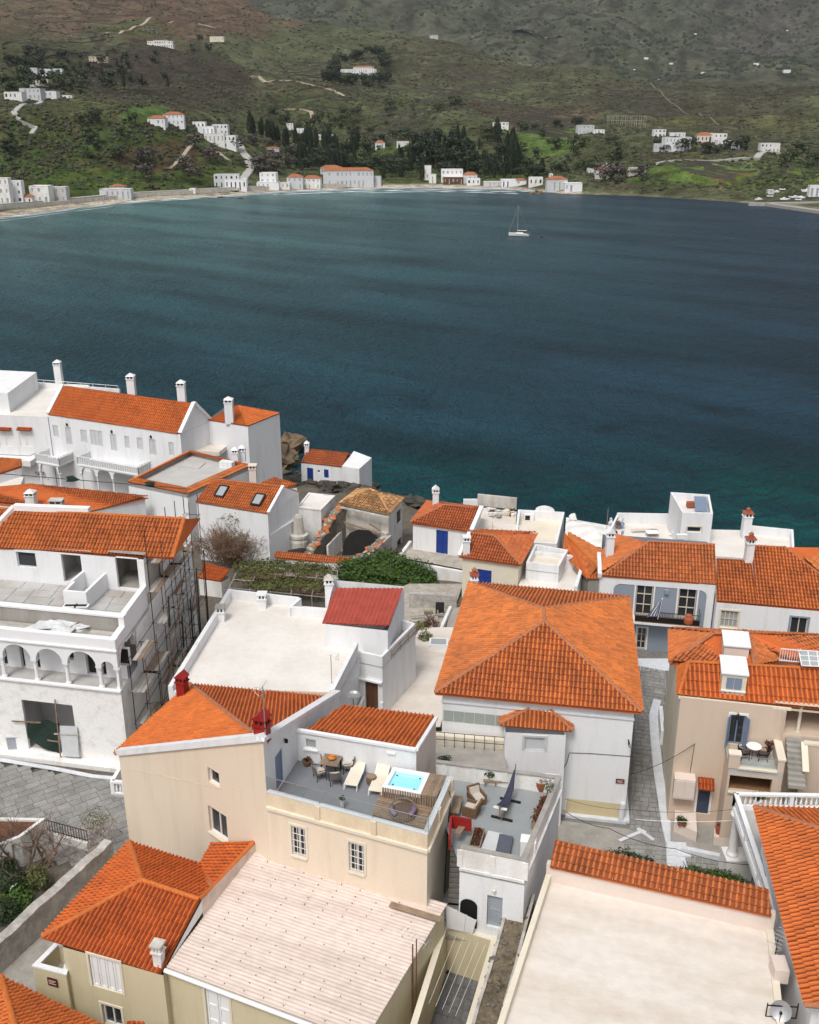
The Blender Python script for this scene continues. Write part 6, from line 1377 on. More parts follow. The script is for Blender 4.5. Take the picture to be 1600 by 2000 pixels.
srf = roof_part(shs,[[s0-sE*.1,s1,sA1,sA0],[sA0,sA1,sw[2]+Vector((0,0,-.1)),sw[3]+Vector((0,0,-.1))]],'tile_a',single=200,p=.25,l=.4); ridge(shs.root,srf,sA0,sA1,'ridge2',.1)
MB().bar(s1+Vector((.05,0,.08)),sA1+Vector((.05,0,.1)),.3,.22).obj('verge','white',shs.root)
for x,y in ((434,961),(505,977)):
    u_ = (s1-s0).normalized(); v_ = (sA0-s0); v_ = (v_-u_*v_.dot(u_)).normalized(); n_ = u_.cross(v_);
    r = Vector(ray(x,y)); t = n_.dot(s0-Vector((0,0,H)))/n_.dot(r); c = Vector((0,0,H))+r*t+n_*.14; P4 = lambda a,b,h=0: c+u_*a+v_*b+n_*h
    q = MB()
    for (a0_,b0_,a1_,b1_) in ((-.5,-.7,.5,-.7),(.5,-.7,.5,.7),(.5,.7,-.5,.7),(-.5,.7,-.5,-.7)): q.bar(P4(a0_,b0_),P4(a1_,b1_),.16,.16,n_)
    sk = q.obj('skylight','iron',shs.root); MB().quad(P4(-.45,-.65,.03),P4(.45,-.65,.03),P4(.45,.65,.03),P4(-.45,.65,.03)).obj('pane','glasspale',sk)
v0,v1,v2,v3 = at(580,990,13.3),at(627,996,13.3),at(655,968,13.3),at(603,962,13.3)
vh = House('house','small white flat roofed house behind the house with two roof lights',[v0,v1,v2,v3],8,13.2,'whiteold'); vh.build(); vh.flat(13.2,'roofwhite'); vh.parapet(13.1,13.32,.2)
ga,gb2 = at(523,1005,sz),at(578,1000,13.0); q = MB(); q.prism(ccw([sw[1]+Vector((.02,0,0)),at(582,1012,12.5),at(600,968,12.5),sw[2]]),8,12.5); q.obj('side_bay','white',shs.root)
x0,x1,x2,x3 = at(505,945,13.6),at(560,952,13.6),at(580,945,13.9),at(535,932,14.2); xh = House('house','low orange roofed house tucked between the hotel and the house with roof lights',ccw([x0,x1,x2,x3]),8,13.4,'white'); xh.build(); roof_part(xh,[[x0,x1,x2,x3]],'tile_a',single=40,p=.25,l=.4)

# ---- house with grey flat roof behind a tiled rim
qz = 14.3; Q = [at(250,941,qz),at(366,964,qz),at(489,909,qz),at(370,881,qz)]
qh = House('house','white house with grey gravel roof inside a rim of orange tiles',Q,7.5,qz-.1,'white'); qh.build(); qh.flat(qz-.35,'greyroof'); ringwall(MB(),Q,.35,qz-.5,qz-.02).obj('rim','concrete',qh.root)
inn = inset(Q,.75)
rimf = [[Vector((Q[i].x,Q[i].y,qz-.02)),Vector((Q[(i+1) % 4].x,Q[(i+1) % 4].y,qz-.02)),Vector((*inn[(i+1) % 4],qz+.28)),Vector((*inn[i],qz+.28))] for i in range(4)]
qr = roof_part(qh,rimf,'tile_a',single=150,p=.25,l=.42,thick=.06)
rf_ = [r for r in qh.root.children if r.name.startswith('roof')]
hq = MB(); c = at(375,908,qz-.3); hq.box(c,(2.6,1.9,.08),-.2); hq.obj('roof_hatch','greyroof',qh.root)
MB().box(at(444,908,qz),(1.6,.8,.9),-.35).obj('roof_box','white',qh.root)
for k,x in enumerate((460,474)): chimney(x,900-4*k,qz-.1,.7,1.0,'white','pyramid',('left','right')[k]+' one of twin white chimneys at the corner of the grey gravel roof')
chimney(495,936,13.2,.8,1.3,'palepink','flat','thick pale pink chimney below the tall white end wall of the hotel')
# orange roofs in front of the hotel garden
wz = 13.4; w0,w1,w2,w3,w4 = at(-30,982,wz),at(172,998,wz),at(290,972,wz),at(60,944,wz+.8),at(-30,952,wz+.8)
wh_ = House('house','low house with wide orange roof and weathered chimneys behind the construction site',ccw([w0,w1,w2+Vector((-.4,0,0)),w3+Vector((0,1,0)),w4+Vector((0,1,0))]),8,wz-.2,'white'); wh_.build()
wr_ = roof_part(wh_,[[w0,w1,w2,w3,w4]],'tile_a',single=100,p=.25,l=.4)
chimney(62,985,wz+.4,.95,1.0,'whiteold','pyramid','weathered white chimney with domed cap on the wide orange roof'); chimney(112,992,wz+.2,1.3,.5,'dirty','flat','broad stained concrete chimney on the wide orange roof',d=.9)
z0,z1,z2,z3 = at(-30,935,13.6),at(42,912,13.6),at(42,896,14),at(-30,893,14.2); zh = House('house','sliver of a white house with tiled rim at the left edge',ccw([z0,z1,z2,z3]),8,13.5,'white'); zh.build(); roof_part(zh,[[z0,z1,z2,z3]],'tile_a',single=20,p=.25,l=.4)
y0,y1,y2,y3 = at(-30,952,12.6),at(40,945,12.6),at(46,930,12.6),at(-30,925,12.6); zh2 = House('house','small white flat roof with tiled edge below the sliver of house at the left edge',ccw([y0,y1,y2,y3]),8,12.5,'white'); zh2.build(); zh2.flat(12.505,'roofwhite')

# ---- hotel
hz_ = 15.6; h0,h1 = at(94,809,hz_),at(352,848,hz_); hR0,hR1 = at(147,757,18.6),at(409,789,18.6); print('hotel',h0,h1,hR0,hR1)
hE = (h1-h0).normalized(); hB = Vector((-hE.y,hE.x,0)); HD = (hR0-h0).dot(hB)*2; print('depth',HD)
HR = [h0,h1,h1+hB*HD,h0+hB*HD]
ho = House('hotel','long white hotel with orange roof, arched doorways and white balconies',HR,5.5,hz_-.02,'white',cat='hotel')
for x0,y0_,x1,y1_ in ((104,831,114,853),(158,840,170,864),(244,852,253,875),(268,855,279,878),(330,864,340,890)): ho.shutter_closed(0,(x0,y0_,x1,y1_),'ltgrey',leaves=1,panels=2)
ho.shutter_closed(0,(177,841,200,870),'ltgrey',leaves=3,panels=2); ho.shutter_closed(0,(165,900,176,920),'paintwhite',leaves=1,panels=2)
for x0,y0_,x1,y1_ in ((129,834,140,868),(216,848,228,880),(292,858,305,888)):
    ho.shutter_closed(0,(x0,y0_,x1,y1_),'ltgrey',leaves=2,panels=3,name='door'); u,z = pick(h0,h1,(x0+x1)/2,y0_-4); MB().lathe(ho.P(0,u-.25,z+.05,-.1),[(.02,-.22),(.14,-.1),(.14,.1),(.03,.22)],6).obj('lantern','iron',ho.root)
ho.build(skip=(2,))
gz_ = lambda p,zz: Vector((p.x,p.y,zz)); hr0,hr1 = gz_((h0+HR[3])/2,18.6),gz_((h1+HR[2])/2,18.6)
q = MB(); q.quad(h1,gz_(HR[2],hz_),hr1); q.quad(gz_(HR[3],hz_),h0,hr0); q.obj('gable','white',ho.root)
hrf_ = roof_part(ho,[[h0-hE*.0,h1-hE*.35,hr1-hE*.35,hr0+hE*.3],[hr0+hE*.3,hr1-hE*.35,gz_(HR[2],hz_)-hE*.35,gz_(HR[3],hz_)+hE*.3]],'tile_b',single=0,p=.27,l=.42)
q = MB()
for a,b in ((h0,hr0),(h1,hr1),(gz_(HR[2],hz_),hr1)): q = MB(); q.bar(a+Vector((0,0,.12)),b+Vector((0,0,.12)),.5,.35); q.obj('verge','whitenew',ho.root)
chimney(258,768,18.4,.95,1.9,'white','pyramid','white hotel chimney on the ridge, left of two',Y=hr0.lerp(hr1,.43).y); chimney(356,782,18.4,.95,1.9,'white','pyramid','white hotel chimney on the ridge, right of two',Y=hr0.lerp(hr1,.83).y)
# end block of the hotel
ez_ = 15.84; b0,b1,b2 = at(484,832,ez_),at(546,807,ez_),0; a1_ = at(417,822,ez_); Eb = [at(405,820,ez_),b0,b1,b1+(a1_-b0)*1.6]
eb = House('hotel','tall plain white end block of the hotel with low orange hip roof facing the sea',Eb,5,ez_-.02,'white',cat='hotel'); eb.build()
ec = (b0+b1+Eb[3])/3+Vector((-.5,0,.75)); ec = at(466,793,ez_+.9)
ebr = roof_part(eb,[[Eb[0],b0,ec],[b0,b1,ec],[b1,Eb[3],ec]],'tile_b',single=0,p=.27,l=.42); ridge(eb.root,ebr,b0,ec,'ridge',.12)
chimney(449,822,ez_+.2,1.0,2.4,'white','pyramid','tall white chimney on the hip roof of the hotel end block')
q = MB(); q.box(at(412,878,12.5),(3.4,3,.5),-.2); q.obj('lean_to_roof','rooflime',eb.root)
# hotel balconies with arches below
def arcade_balcony(xs,ytop,label,dep):
    us = [pick(h0,h1,x,ytop)[0] for x in xs]; zf = pick(h0,h1,(xs[0]+xs[-1])/2,ytop)[1]; t = thing('balcony',label,'balcony',ho.P(0,us[0],6)); P = lambda u,z,d=0: ho.P(0,u,z,d-dep)
    q = MB(); arch_wall(q,P,us,zf-1.2,zf-.2,.35); q.obj('arch_wall','whitenew',t)
    for u in us: MB().lathe(P(u,6,.17),[(.17,0),(.14,.2),(.13,zf-7.6),(.24,zf-7.2)],10).obj('column','whitenew',t)
    MB().prism([P(us[0]-.3,0,-.1)[:2],P(us[-1]+.3,0,-.1)[:2],P(us[-1]+.3,0,dep)[:2],P(us[0]-.3,0,dep)[:2]],zf-.2,zf).obj('floor','whitenew',t)
    q = MB(); w_ = us[-1]-us[0]+.6; n_ = 14
    for a,b in ((P(us[0]-.3,zf,0),P(us[-1]+.3,zf,0)),(P(us[0]-.3,zf,0),P(us[0]-.3,zf,dep)),(P(us[-1]+.3,zf,0),P(us[-1]+.3,zf,dep))):
        q.bar(a+Vector((0,0,1)),b+Vector((0,0,1)),.1,.08); k_ = max(3,int((b-a).length/.35))
        for k in range(k_+1): p = a.lerp(b,k/k_); q.bar(p,p+Vector((0,0,1)),.05)
    q.obj('railing','paintwhite',t)
    q = MB()
    for a,b in ((P(us[0]-.3,zf,.03),P(us[-1]+.3,zf,.03)),(P(us[0]-.28,zf,0),P(us[0]-.28,zf,dep)),(P(us[-1]+.28,zf,0),P(us[-1]+.28,zf,dep))): segwall(q,a,b,.05,zf,zf+.82)
    q.obj('lattice_panel','ltgrey',t)
arcade_balcony((103,140),893,'small white arched balcony at the left of the hotel front',2.6); arcade_balcony((182,212,242,290),905,'long white arched balcony along the hotel front',2.4)
# left wing of the hotel with flat roof
fz_ = 15.2; k0,k1,k2,k3 = at(-120,806,fz_),h0-Vector((0,0,.4)),at(175,752,fz_),at(-120,736,fz_)
lf = House('hotel','white flat roofed left wing of the hotel with sea front parapet',[k0,Vector((k1.x-.1,k1.y,fz_)),k2,k3],5,fz_,'white',cat='hotel')
for x0,x1 in ((-2,22),(38,62)):
    lf.shutter_closed(0,(x0,838,x1,872),'paintwhite',leaves=2,panels=2); u0,z0 = pick(k0,k1,x0-2,838); u1,_ = pick(k0,k1,x1+1,838); roof_part(lf,[[lf.P(0,u0,z0,-.5),lf.P(0,u1,z0,-.5),lf.P(0,u1,z0+.25,0),lf.P(0,u0,z0+.25,0)]],'tile_c',single=12,p=.25,l=.4,thick=.04)
lf.build(); lf.flat(fz_+.01,'roofwhite')
bx = [at(-60,800,fz_),at(20,806,fz_),at(76,762,fz_),at(-20,757,fz_)]; q = MB(); zz = zcol((20,806),fz_,(20,768)); q.prism(ccw(bx),fz_,zz); q.obj('stair_house','white',lf.root)
q = MB(); segwall(q,at(-120,742,fz_),at(235,770,fz_),.3,fz_-.2,fz_+.75); q.obj('sea_parapet','white',lf.root); q = MB(); pa,pb = at(-120,742,fz_)+Vector((0,0,1.2)),at(232,770,fz_)+Vector((0,0,1.2)); q.bar(pa,pb,.06)
for k in range(16): p = pa.lerp(pb,k/15); q.bar(p,p-Vector((0,0,.5)),.05)
q.obj('sea_rail','paintwhite',lf.root)
chimney(117,752,fz_,.95,3.0,'white','pyramid','tallest white chimney, standing on the flat left wing of the hotel')
bl = thing('balcony','plain white balcony with dark handrail on the left wing of the hotel','balcony',at(30,895,8.5)); u0,z0 = pick(k0,k1,-20,886); u1,_ = pick(k0,k1,70,892); MB().bar(lf.P(0,u0,z0-.6,-.8),lf.P(0,u1,z0-.6,-.8),1.6,.7).obj('slab','whiteold',bl); MB().bar(lf.P(0,u0,z0+.5,-1.55),lf.P(0,u1,z0+.5,-1.55),.05,.05).obj('rail','iron',bl); MB().bar(lf.P(0,u1,z0+.5,-1.55),lf.P(0,u1+.3,z0+.5,0),.05,.05).obj('rail','iron',bl)

# ---- cottage on the rocks
cz0 = 4.3; cz1 = 8.28; c0,c1,c2 = at(588,944,cz0),at(657,953,cz0),0
ce = zcol((657,953),cz0,(657,910)); c0,c1 = at(588,903,ce),at(668,912,ce); cB = Vector((-(c1-c0).normalized().y,(c1-c0).normalized().x,0)); CR = [c0,c1,c1+cB*4.6,c0+cB*4.6]
co = House('cottage','small white cottage with bright blue door on the rocks by the sea',CR,3.2,ce-.02,'white',cat='cottage')
co.shutter_closed(0,(600,914,612,938),'blue',leaves=2,panels=3,name='door'); co.shutter_closed(0,(633,917,642,933),'blue',leaves=2,panels=2); co.window(0,(620,918,625,924),cols=1); co.build()
rr0,rr1 = at(597,882,ce+1.2),at(690,889,ce+1.2)
cor = roof_part(co,[[c0,c1,c1.lerp(c1+cB*4.6,.5)+Vector((0,0,1.2)),c0.lerp(c0+cB*4.6,.5)+Vector((0,0,1.2))],[c0.lerp(CR[3],.5)+Vector((0,0,1.2)),c1.lerp(CR[2],.5)+Vector((0,0,1.2)),CR[2],CR[3]]],'tile_f',single=0,p=.26,l=.42)
w_ = (c1-c0).normalized(); q = MB(); q.prism([c1[:2],(c1+w_*2.6-cB*.3)[:2],(c1+w_*2.6+cB*4.4)[:2],(c1+cB*4.4)[:2]],3,[ce+.1,ce+.1,ce+.2,ce+.9]); q.obj('side_room','white',co.root)
chimney(600,888,ce+.5,.6,1.3,'white','pyramid','white chimney at the left gable of the cottage on the rocks')
q = MB(); segwall(q,c0+Vector((1,-2.2,0)),c1+Vector((.4,-2.4,0)),.5,2.0,4.6); cw2 = q.obj('stone_wall','stone'); tag(cw2,'dark rubble terrace wall in front of the cottage with the blue door','wall')
ct2 = MB().prism([c0[:2],(c0+Vector((.5,-2.2,0)))[:2],(c1+Vector((.4,-2.4,0)))[:2],c1[:2]],2.5,4.25).obj('cottage_terrace','concrete'); ct2['kind'] = 'structure'
# ================================================================ streets, yards, garden, planting
sz0 = 11.5
stp_ = MB().add([(-45,56.2,sz0-.06),(-16.5,56.2,sz0-.06),(-15.8,47.0,sz0-.06),(-45,47.0,sz0-.06)],[(3,2,1,0)]).obj('street','joint'); stp_['kind'] = 'structure'
q0_,q1_,q2_,q3_ = at(-130,1650,sz0),at(262,1700,sz0),at(262,1530,sz0),at(-130,1470,sz0)
ctr = (q0_+q1_+q2_+q3_)/4; ux,uy = Vector((.82,.57)),Vector((-.57,.82)); sq = [q0_,q1_,q2_,q3_]
def inq(p): return all((sq[(i+1) % 4]-sq[i]).x*(p.y-sq[i].y)-(sq[(i+1) % 4]-sq[i]).y*(p.x-sq[i].x)>-.25 for i in range(4))
slabs(stp_,[Vector(ctr[:2])+ux*a+uy*b for a,b in ((-13,-11),(13,-11),(13,11),(-13,11))],sz0,30,40,'slate',.015,11,stag=1.0,name='paving_slab',jz=.02,clipf=inq)
wl0,wl1 = [at(-130,1458,sz0),at(0,1484,sz0),at(110,1502,sz0),at(180,1516,sz0),at(262,1524,sz0)],0
q = MB()
for a,b in zip(wl0,wl0[1:]): d = (b-a).normalized(); n_ = Vector((-d.y,d.x,0))*.17; q.prism([(a-n_)[:2],(b-n_)[:2],(b+n_)[:2],(a+n_)[:2]],sz0-.02,sz0+.022)
q.obj('edging','whiteline',stp_)
q = MB(); a,b = aLf+Vector((0,-.35,0)),aR+Vector((0,-.35,0)); segwall(q,a,b,.8,11.3,11.62); q.obj('plaster_apron','patchy',stp_)
# lane along the hip roofed house, and the small square
az0 = 12.0
al = MB().add([at(1080,1740,az0-.06),at(1500,1780,az0-.06),at(1500,1640,az0-.06),at(1340,1640,az0-.06),at(1300,1380,az0-.06),at(1320,1250,az0-.06),at(1235,1250,az0-.06),at(1215,1600,az0-.06),at(1080,1590,az0-.06)],[tuple(range(9))]).obj('lane','joint'); al['kind'] = 'structure'
slabs(al,[at(1228,1640,az0),at(1330,1650,az0),at(1300,1310,az0),at(1246,1300,az0)],az0,6,44,'slate',.025,13,stag=.9,name='paving_slab',jz=.02,maxn=280)
lp2 = MB().add([at(1090,1735,az0-.03),at(1500,1775,az0-.03),at(1500,1652,az0-.03),at(1090,1602,az0-.03)],[(0,1,2,3)]).obj('square','concrete'); lp2['kind'] = 'structure'
slabs(lp2,[at(1225,1720,az0),at(1500,1772,az0),at(1500,1655,az0),at(1218,1642,az0)],az0+.005,17,10,'slate',.022,17,stag=.8,name='paving_slab',jz=.012)
edge = [(1284,1368,.55),(1276,1400,.6),(1280,1450,.6),(1286,1510,.6),(1294,1560,.6),(1304,1612,.7),(1316,1650,.9),(1322,1690,1.1),(1328,1715,1.3)]
q = MB(); P3 = [at(x,y,az0) for x,y,w in edge]
for k in range(len(edge)-1):
    a,b = P3[k],P3[k+1]; d = (b-a).normalized(); n_ = Vector((-d.y,d.x,0)); w0,w1 = edge[k][2]/2,edge[k+1][2]/2
    q.prism(ccw([(a-n_*w0)[:2],(b-n_*w1)[:2],(b+n_*w1)[:2],(a+n_*w0)[:2]]),az0-.05,az0+.07)
kb_ = q.obj('limewashed_kerb','whiteline',al)
q = MB()
for pts in (((1210,1642),(1256,1622)),((1248,1620),(1277,1640)),((1245,1618),(1262,1626))):
    za = az0+.03+.006*pts[0][0] % .02; a,b = at(*pts[0],za),at(*pts[1],za); d = (b-a).normalized(); n_ = Vector((-d.y,d.x,0))*.12; q.quad(a-n_,b-n_,b+n_,a+n_)
q.obj('painted_arrow','whiteline',lp2)
for k in range(3): MB().box(at(1322+k*2,1652+k*8,az0+.1-k*.02),(1.1+.1*k,.5,.16),-.1).obj('whitewashed_step','whiteline',lp2)
MB().box(at(1286,1352,az0+.01),(.5,.45,.03),-.1).obj('drain_cover','concrete',al)
q = MB().add([at(1220,1310,az0+.0),at(1320,1310,az0+.0),at(1322,1286,az0),at(1240,1286,az0)],[(0,1,2,3)]); q.obj('limewashed_strip','whiteline',al)

# ---------------------------------------------------------------- plants
def leafcloud(mb,blobs,n,size,seed,shell=.55,flat=.0):
    rnd = random.Random(seed); tot = sum(b[1][0]*b[1][1] for b in blobs)
    for c,r in blobs:
        c = Vector(c); off = Vector((rnd.random()*30,rnd.random()*30,0))
        for _ in range(int(n*r[0]*r[1]/tot)):
            d = Vector((rnd.gauss(0,1),rnd.gauss(0,1),rnd.gauss(0,1))).normalized()
            if d.z<-.35: d.z *= -.5
            k = (shell+(1-shell)*rnd.random() ** .5)*(1+.38*noise.noise(d*2.3+off)+.16*noise.noise(d*6+off))
            p = c+Vector((d.x*r[0],d.y*r[1],d.z*r[2]))*k
            s = size*rnd.uniform(.6,1.3); a = Vector((rnd.gauss(0,1),rnd.gauss(0,1),rnd.gauss(0,.5))).normalized(); nn = (d+Vector((rnd.gauss(0,.5),rnd.gauss(0,.5),rnd.gauss(.3,.5)))).normalized(); b = nn.cross(a).normalized(); a = b.cross(nn)
            mb.quad(p-a*s,p-b*s*.5,p+a*s,p+b*s*.5)
    return mb
def stems(mb,c,n,h,r,seed):
    rnd = random.Random(seed)
    for _ in range(n): a = rnd.random()*6.28; mb.tube([c,c+Vector((math.cos(a)*r*.35,math.sin(a)*r*.35,h*.5)),c+Vector((math.cos(a)*r,math.sin(a)*r,h*rnd.uniform(.7,1)))],.05,5,.015)
    return mb
def bush(label,cat,c,blobs,n,size,mat,seed,name='bush',group=None):
    c = Vector(c); t = thing(name,label,cat,c,group); stems(MB(),c,6,1.0,.8,seed).obj('stem','bark',t)
    leafcloud(MB(),[(c+Vector(o),r) for o,r in blobs],n,size,seed).obj('foliage',mat,t); return t
def twigs(mb,p,d,L,r,depth,rnd,spread=.55,minr=.006):
    """branching bare wood"""
    k = 3; pts = [p]; q = p; dd = d
    for i in range(k): dd = (dd+Vector((rnd.gauss(0,.12),rnd.gauss(0,.12),rnd.gauss(.02,.1)))).normalized(); q = q+dd*(L/k); pts.append(q)
    mb.tube(pts,r,5 if r>.03 else 3,max(minr,r*.62))
    if depth:
        for i in range(rnd.choice((2,3,3))):
            nd = (dd+Vector((rnd.gauss(0,spread),rnd.gauss(0,spread),rnd.gauss(.1,spread*.6)))).normalized(); twigs(mb,pts[-1] if i else pts[rnd.choice((1,2,3))],nd,L*rnd.uniform(.62,.85),max(minr,r*.6),depth-1,rnd,spread,minr)
# big green bush by the ruin
bc = at(752,1150,8.8)
bush('big rounded bright green bush beside the ruin and the red sheet roof','bush',bc,[((-2.6,0,1.6),(2.3,2.0,1.7)),((.2,.3,2.0),(2.6,2.2,1.9)),((2.8,-.2,1.4),(2.1,1.9,1.6)),((4.0,-.9,.8),(1.2,1.3,1.1)),((-1,-1.2,1.0),(2,1.2,1.2)),((1.6,-1.3,.8),(2,1.2,1.2))],15000,.15,'leaf',3)
# pergola with olive green climbers behind the white roof
pg = thing('pergola','thin wire pergola overgrown behind the parapet of the plain white roof','pergola',at(560,1150,10.5))
g0,g1,g2,g3 = at(448,1148,11.6),at(650,1168,11.6),at(660,1115,11.6),at(470,1100,11.6)
for k in range(6): a,b = g0.lerp(g1,k/5),g3.lerp(g2,k/5); MB().bar(a,b,.07).obj('rafter','concrete',pg); MB().bar(a,Vector((a.x,a.y,8.6)),.08).obj('post','concrete',pg)
for k in range(4): MB().bar(g0.lerp(g3,k/3),g1.lerp(g2,k/3),.05).obj('purlin','plank',pg)
q = MB(); rnd = random.Random(5)
for k in range(320): twigs(q,g0.lerp(g1,rnd.random()).lerp(g3.lerp(g2,rnd.random()),rnd.random())+Vector((0,0,-.1)),Vector((rnd.gauss(0,1),rnd.gauss(0,1),.15)).normalized(),rnd.uniform(.5,1.0),.02,1,rnd)
q.obj('vine','twig',pg)
MB().add([at(440,1160,9.0),at(660,1200,9.0),at(670,1110,9.0),at(440,1080,9.0)],[(0,1,2,3)]).obj('pergola_yard','earth')['kind'] = 'structure'
bush('loose yellow green shrub at the left of the overgrown pergola','shrub',at(520,1130,10.6),[((-1.5,0,1.0),(1.7,1.2,.8)),((.6,.2,.9),(2.2,1.5,.9)),((-.4,-1.3,.5),(2.4,1.2,.7))],5200,.12,'leafolive',7,'shrub')
bush('loose yellow green shrub below the tiled wall of the ruin','shrub',at(603,1135,10.4),[((-.6,0,1.1),(1.4,1.1,.9)),((1,.1,.9),(1.4,1.2,.9)),((.2,-1.2,.5),(2.0,1.0,.7))],4600,.12,'leafolive',8,'shrub')
bush('low yellow green creeper spreading over the middle of the pergola','shrub',at(560,1150,11.2),[((-1.8,-.3,.5),(1.6,1.2,.45)),((.6,.1,.5),(1.7,1.2,.45)),((2.6,-.2,.4),(1.2,1,.4))],4200,.11,'leafolive',17,'shrub')
# brown leafless thicket between scaffold and the house with roof lights
tk = thing('bare_shrub','tall brown leafless thicket beside the scaffolding','shrub',at(455,1100,9)); q = MB(); rnd = random.Random(9); c = at(455,1100,9)
for k in range(120): a = rnd.random()*6.28; twigs(q,c+Vector((math.cos(a)*rnd.uniform(0,2.2),math.sin(a)*rnd.uniform(0,1.2),0)),Vector((math.cos(a)*.45,math.sin(a)*.4,1)).normalized(),rnd.uniform(1.2,1.8),.04,3,rnd,.55,.014)
q.obj('branches','twig',tk); leafcloud(MB(),[(c+Vector((0,.5,4.6)),(1.5,1.2,.9)),(c+Vector((.8,0,3)),(1.8,1.5,1.6))],420,.1,4,.2).obj('foliage','leafolive',tk)
# garden on the left
gd = MB().add([at(-60,1900,11.45),at(215,1660,11.45),at(180,1590,11.45),at(-60,1570,11.45)],[(0,1,2,3)]).obj('garden_soil','earth'); gd['kind'] = 'structure'
gwl = thing('garden_wall','long limewashed rubble garden wall along the lane at the left','wall',at(100,1760,11.4)); wz1 = 13.1
ga_,gb_ = at(212,1642,wz1),at(-45,1872,wz1); q = MB(); nseg = 26; rnd = random.Random(2)
tops = [wz1+rnd.uniform(-.06,.06) for _ in range(nseg+1)]
for k in range(nseg): segwall(q,ga_.lerp(gb_,k/nseg),ga_.lerp(gb_,(k+1)/nseg),.55+rnd.uniform(-.01,.03),10.8,tops[k],tops[k+1])
q.obj('wall','stonewall',gwl)
d_ = (gb_-ga_).normalized(); n_ = Vector((-d_.y,d_.x,0)); n_ = n_ if n_.x>0 else -n_
ln = MB().add([at(60,1960,11.36),at(130,1890,11.36),at(262,1700,11.42),at(225,1650,11.42),at(-60,1930,11.36)],[(0,1,2,3,4)]).obj('path','concrete'); ln['kind'] = 'structure'
rlg = thing('railing','dark iron garden railing on low wall at the edge of the paved street','railing',at(130,1630,11.6)); a,b = at(88,1622,12.0),at(172,1645,12.0); q = MB(); segwall(q,a,b,.3,11.2,12.0); q.obj('base_wall','whiteold',rlg)
for k in range(17): p = a.lerp(b,k/16); MB().bar(p,p+Vector((0,0,.85)),.03).obj('bar','iron',rlg)
for z in (.12,.8): MB().bar(a+Vector((0,0,z)),b+Vector((0,0,z)),.035).obj('rail','iron',rlg)
gz = 13.4; g0,g1,g2,g3 = at(-20,1660,gz),at(40,1637,gz),at(88,1592,gz+.3),at(-20,1590,gz+.3)
ghs = House('shed','small white garden shed with brown rusty flat roof',ccw([g0,g1,g2,g3]),11.2,gz,'whiteold',cat='shed'); ghs.build(); rm = MB().prism(inset(ccw([g0,g1,g2,g3]),.22),gz-.1,gz-.03); rm.obj('roof','rust',ghs.root); ringwall(MB(),ccw([g0,g1,g2,g3]),.2,gz-.05,gz+.08).obj('parapet','whiteold',ghs.root)
tr = thing('bare_tree','leafless dark branched tree in the garden beside the street','tree',at(38,1712,11.4)); c = at(38,1712,11.4); rnd = random.Random(31); q = MB()
for dx in (-.5,.15,.6): twigs(q,c+Vector((dx*.3,0,0)),Vector((dx,.15,1)).normalized(),1.35,.11,5,rnd,.55,.008)
q.obj('branches','bark',tr); c2 = at(90,1690,11.4); q = MB()
tr2 = thing('bare_tree','leafless bushy tree behind the iron garden railing','tree',c2)
for k in range(5): twigs(q,c2+Vector((rnd.gauss(0,.4),rnd.gauss(0,.3),0)),Vector((rnd.gauss(0,.5),rnd.gauss(.2,.3),1)).normalized(),1.1,.06,4,rnd,.6,.008)
q.obj('branches','twig',tr2)
vt = thing('vine','thin yellow leaved vine on the garden wall by the street corner','vine',at(190,1640,12.6)); c = at(188,1625,12.8); q = MB()
for k in range(9): twigs(q,c+Vector((rnd.gauss(0,.4),rnd.gauss(0,.3),-.2)),Vector((rnd.gauss(0,.5),rnd.gauss(0,.4),.8)).normalized(),.6,.02,3,rnd)
q.obj('branches','twig',vt); leafcloud(MB(),[(c+Vector((0,0,.7)),(.9,.7,1.1))],260,.07,2,.2).obj('foliage','leafyel',vt); c = at(165,1660,12.4); q = MB()
for k in range(26): twigs(q,c+Vector((rnd.gauss(0,1.0),rnd.gauss(0,.8),-.2)),Vector((rnd.gauss(0,.7),rnd.gauss(0,.5),.6)).normalized(),.55,.02,2,rnd)
q.obj('dry_runners','twig',vt)
for k,(x,y,r,m,lab) in enumerate(((20,1745,1.1,'leafdark','dark green bush under the bare garden tree'),(38,1775,.9,'leaf','green bush with white blossom beside the garden wall'),(8,1800,1.0,'leafdark','dark green bush in the lower corner of the left garden'),(5,1700,.9,'leafdark','dark green bush beside the white garden shed'),(75,1735,.7,'leafolive','low olive green bush at the foot of the garden wall'))):
    c = at(x,y,11.4); t = bush(lab,'bush',c,[((0,0,.7),(r,r*.9,.8)),((r*.5,-.2,.5),(r*.6,r*.6,.6))],1100,.09,m,50+k)
    if k in (1,): leafcloud(MB(),[(c+Vector((0,0,.8)),(r,r*.9,.8))],14,.1,3,.9).obj('blossom','paintwhite',t)
for x,y,z,r,n_,m,lab in ((92,940,6,1.6,700,'leafred','red brown shrub in the hotel garden left of the small balcony'),(113,936,6,1.5,800,'leafdark','dark green shrub beside the column of the small hotel balcony'),(190,935,5.6,1.2,600,'leafdark','dark green shrub under the long hotel balcony'),(252,920,7,1.0,500,'leafolive','climbing plant on the long hotel balcony'),(232,950,5.6,1.3,600,'leafdark','dark green shrub in the hotel garden behind the tiled rim'),(168,952,5.6,1.0,300,'leafred','low red brown shrub in the middle of the hotel garden')):
    bush(lab,'shrub',at(x,y,z),[((0,0,r*.8),(r,r*.8,r)),((r*.5,0,r*.5),(r*.7,r*.6,r*.6))],n_,.14,m,int(x),'shrub')
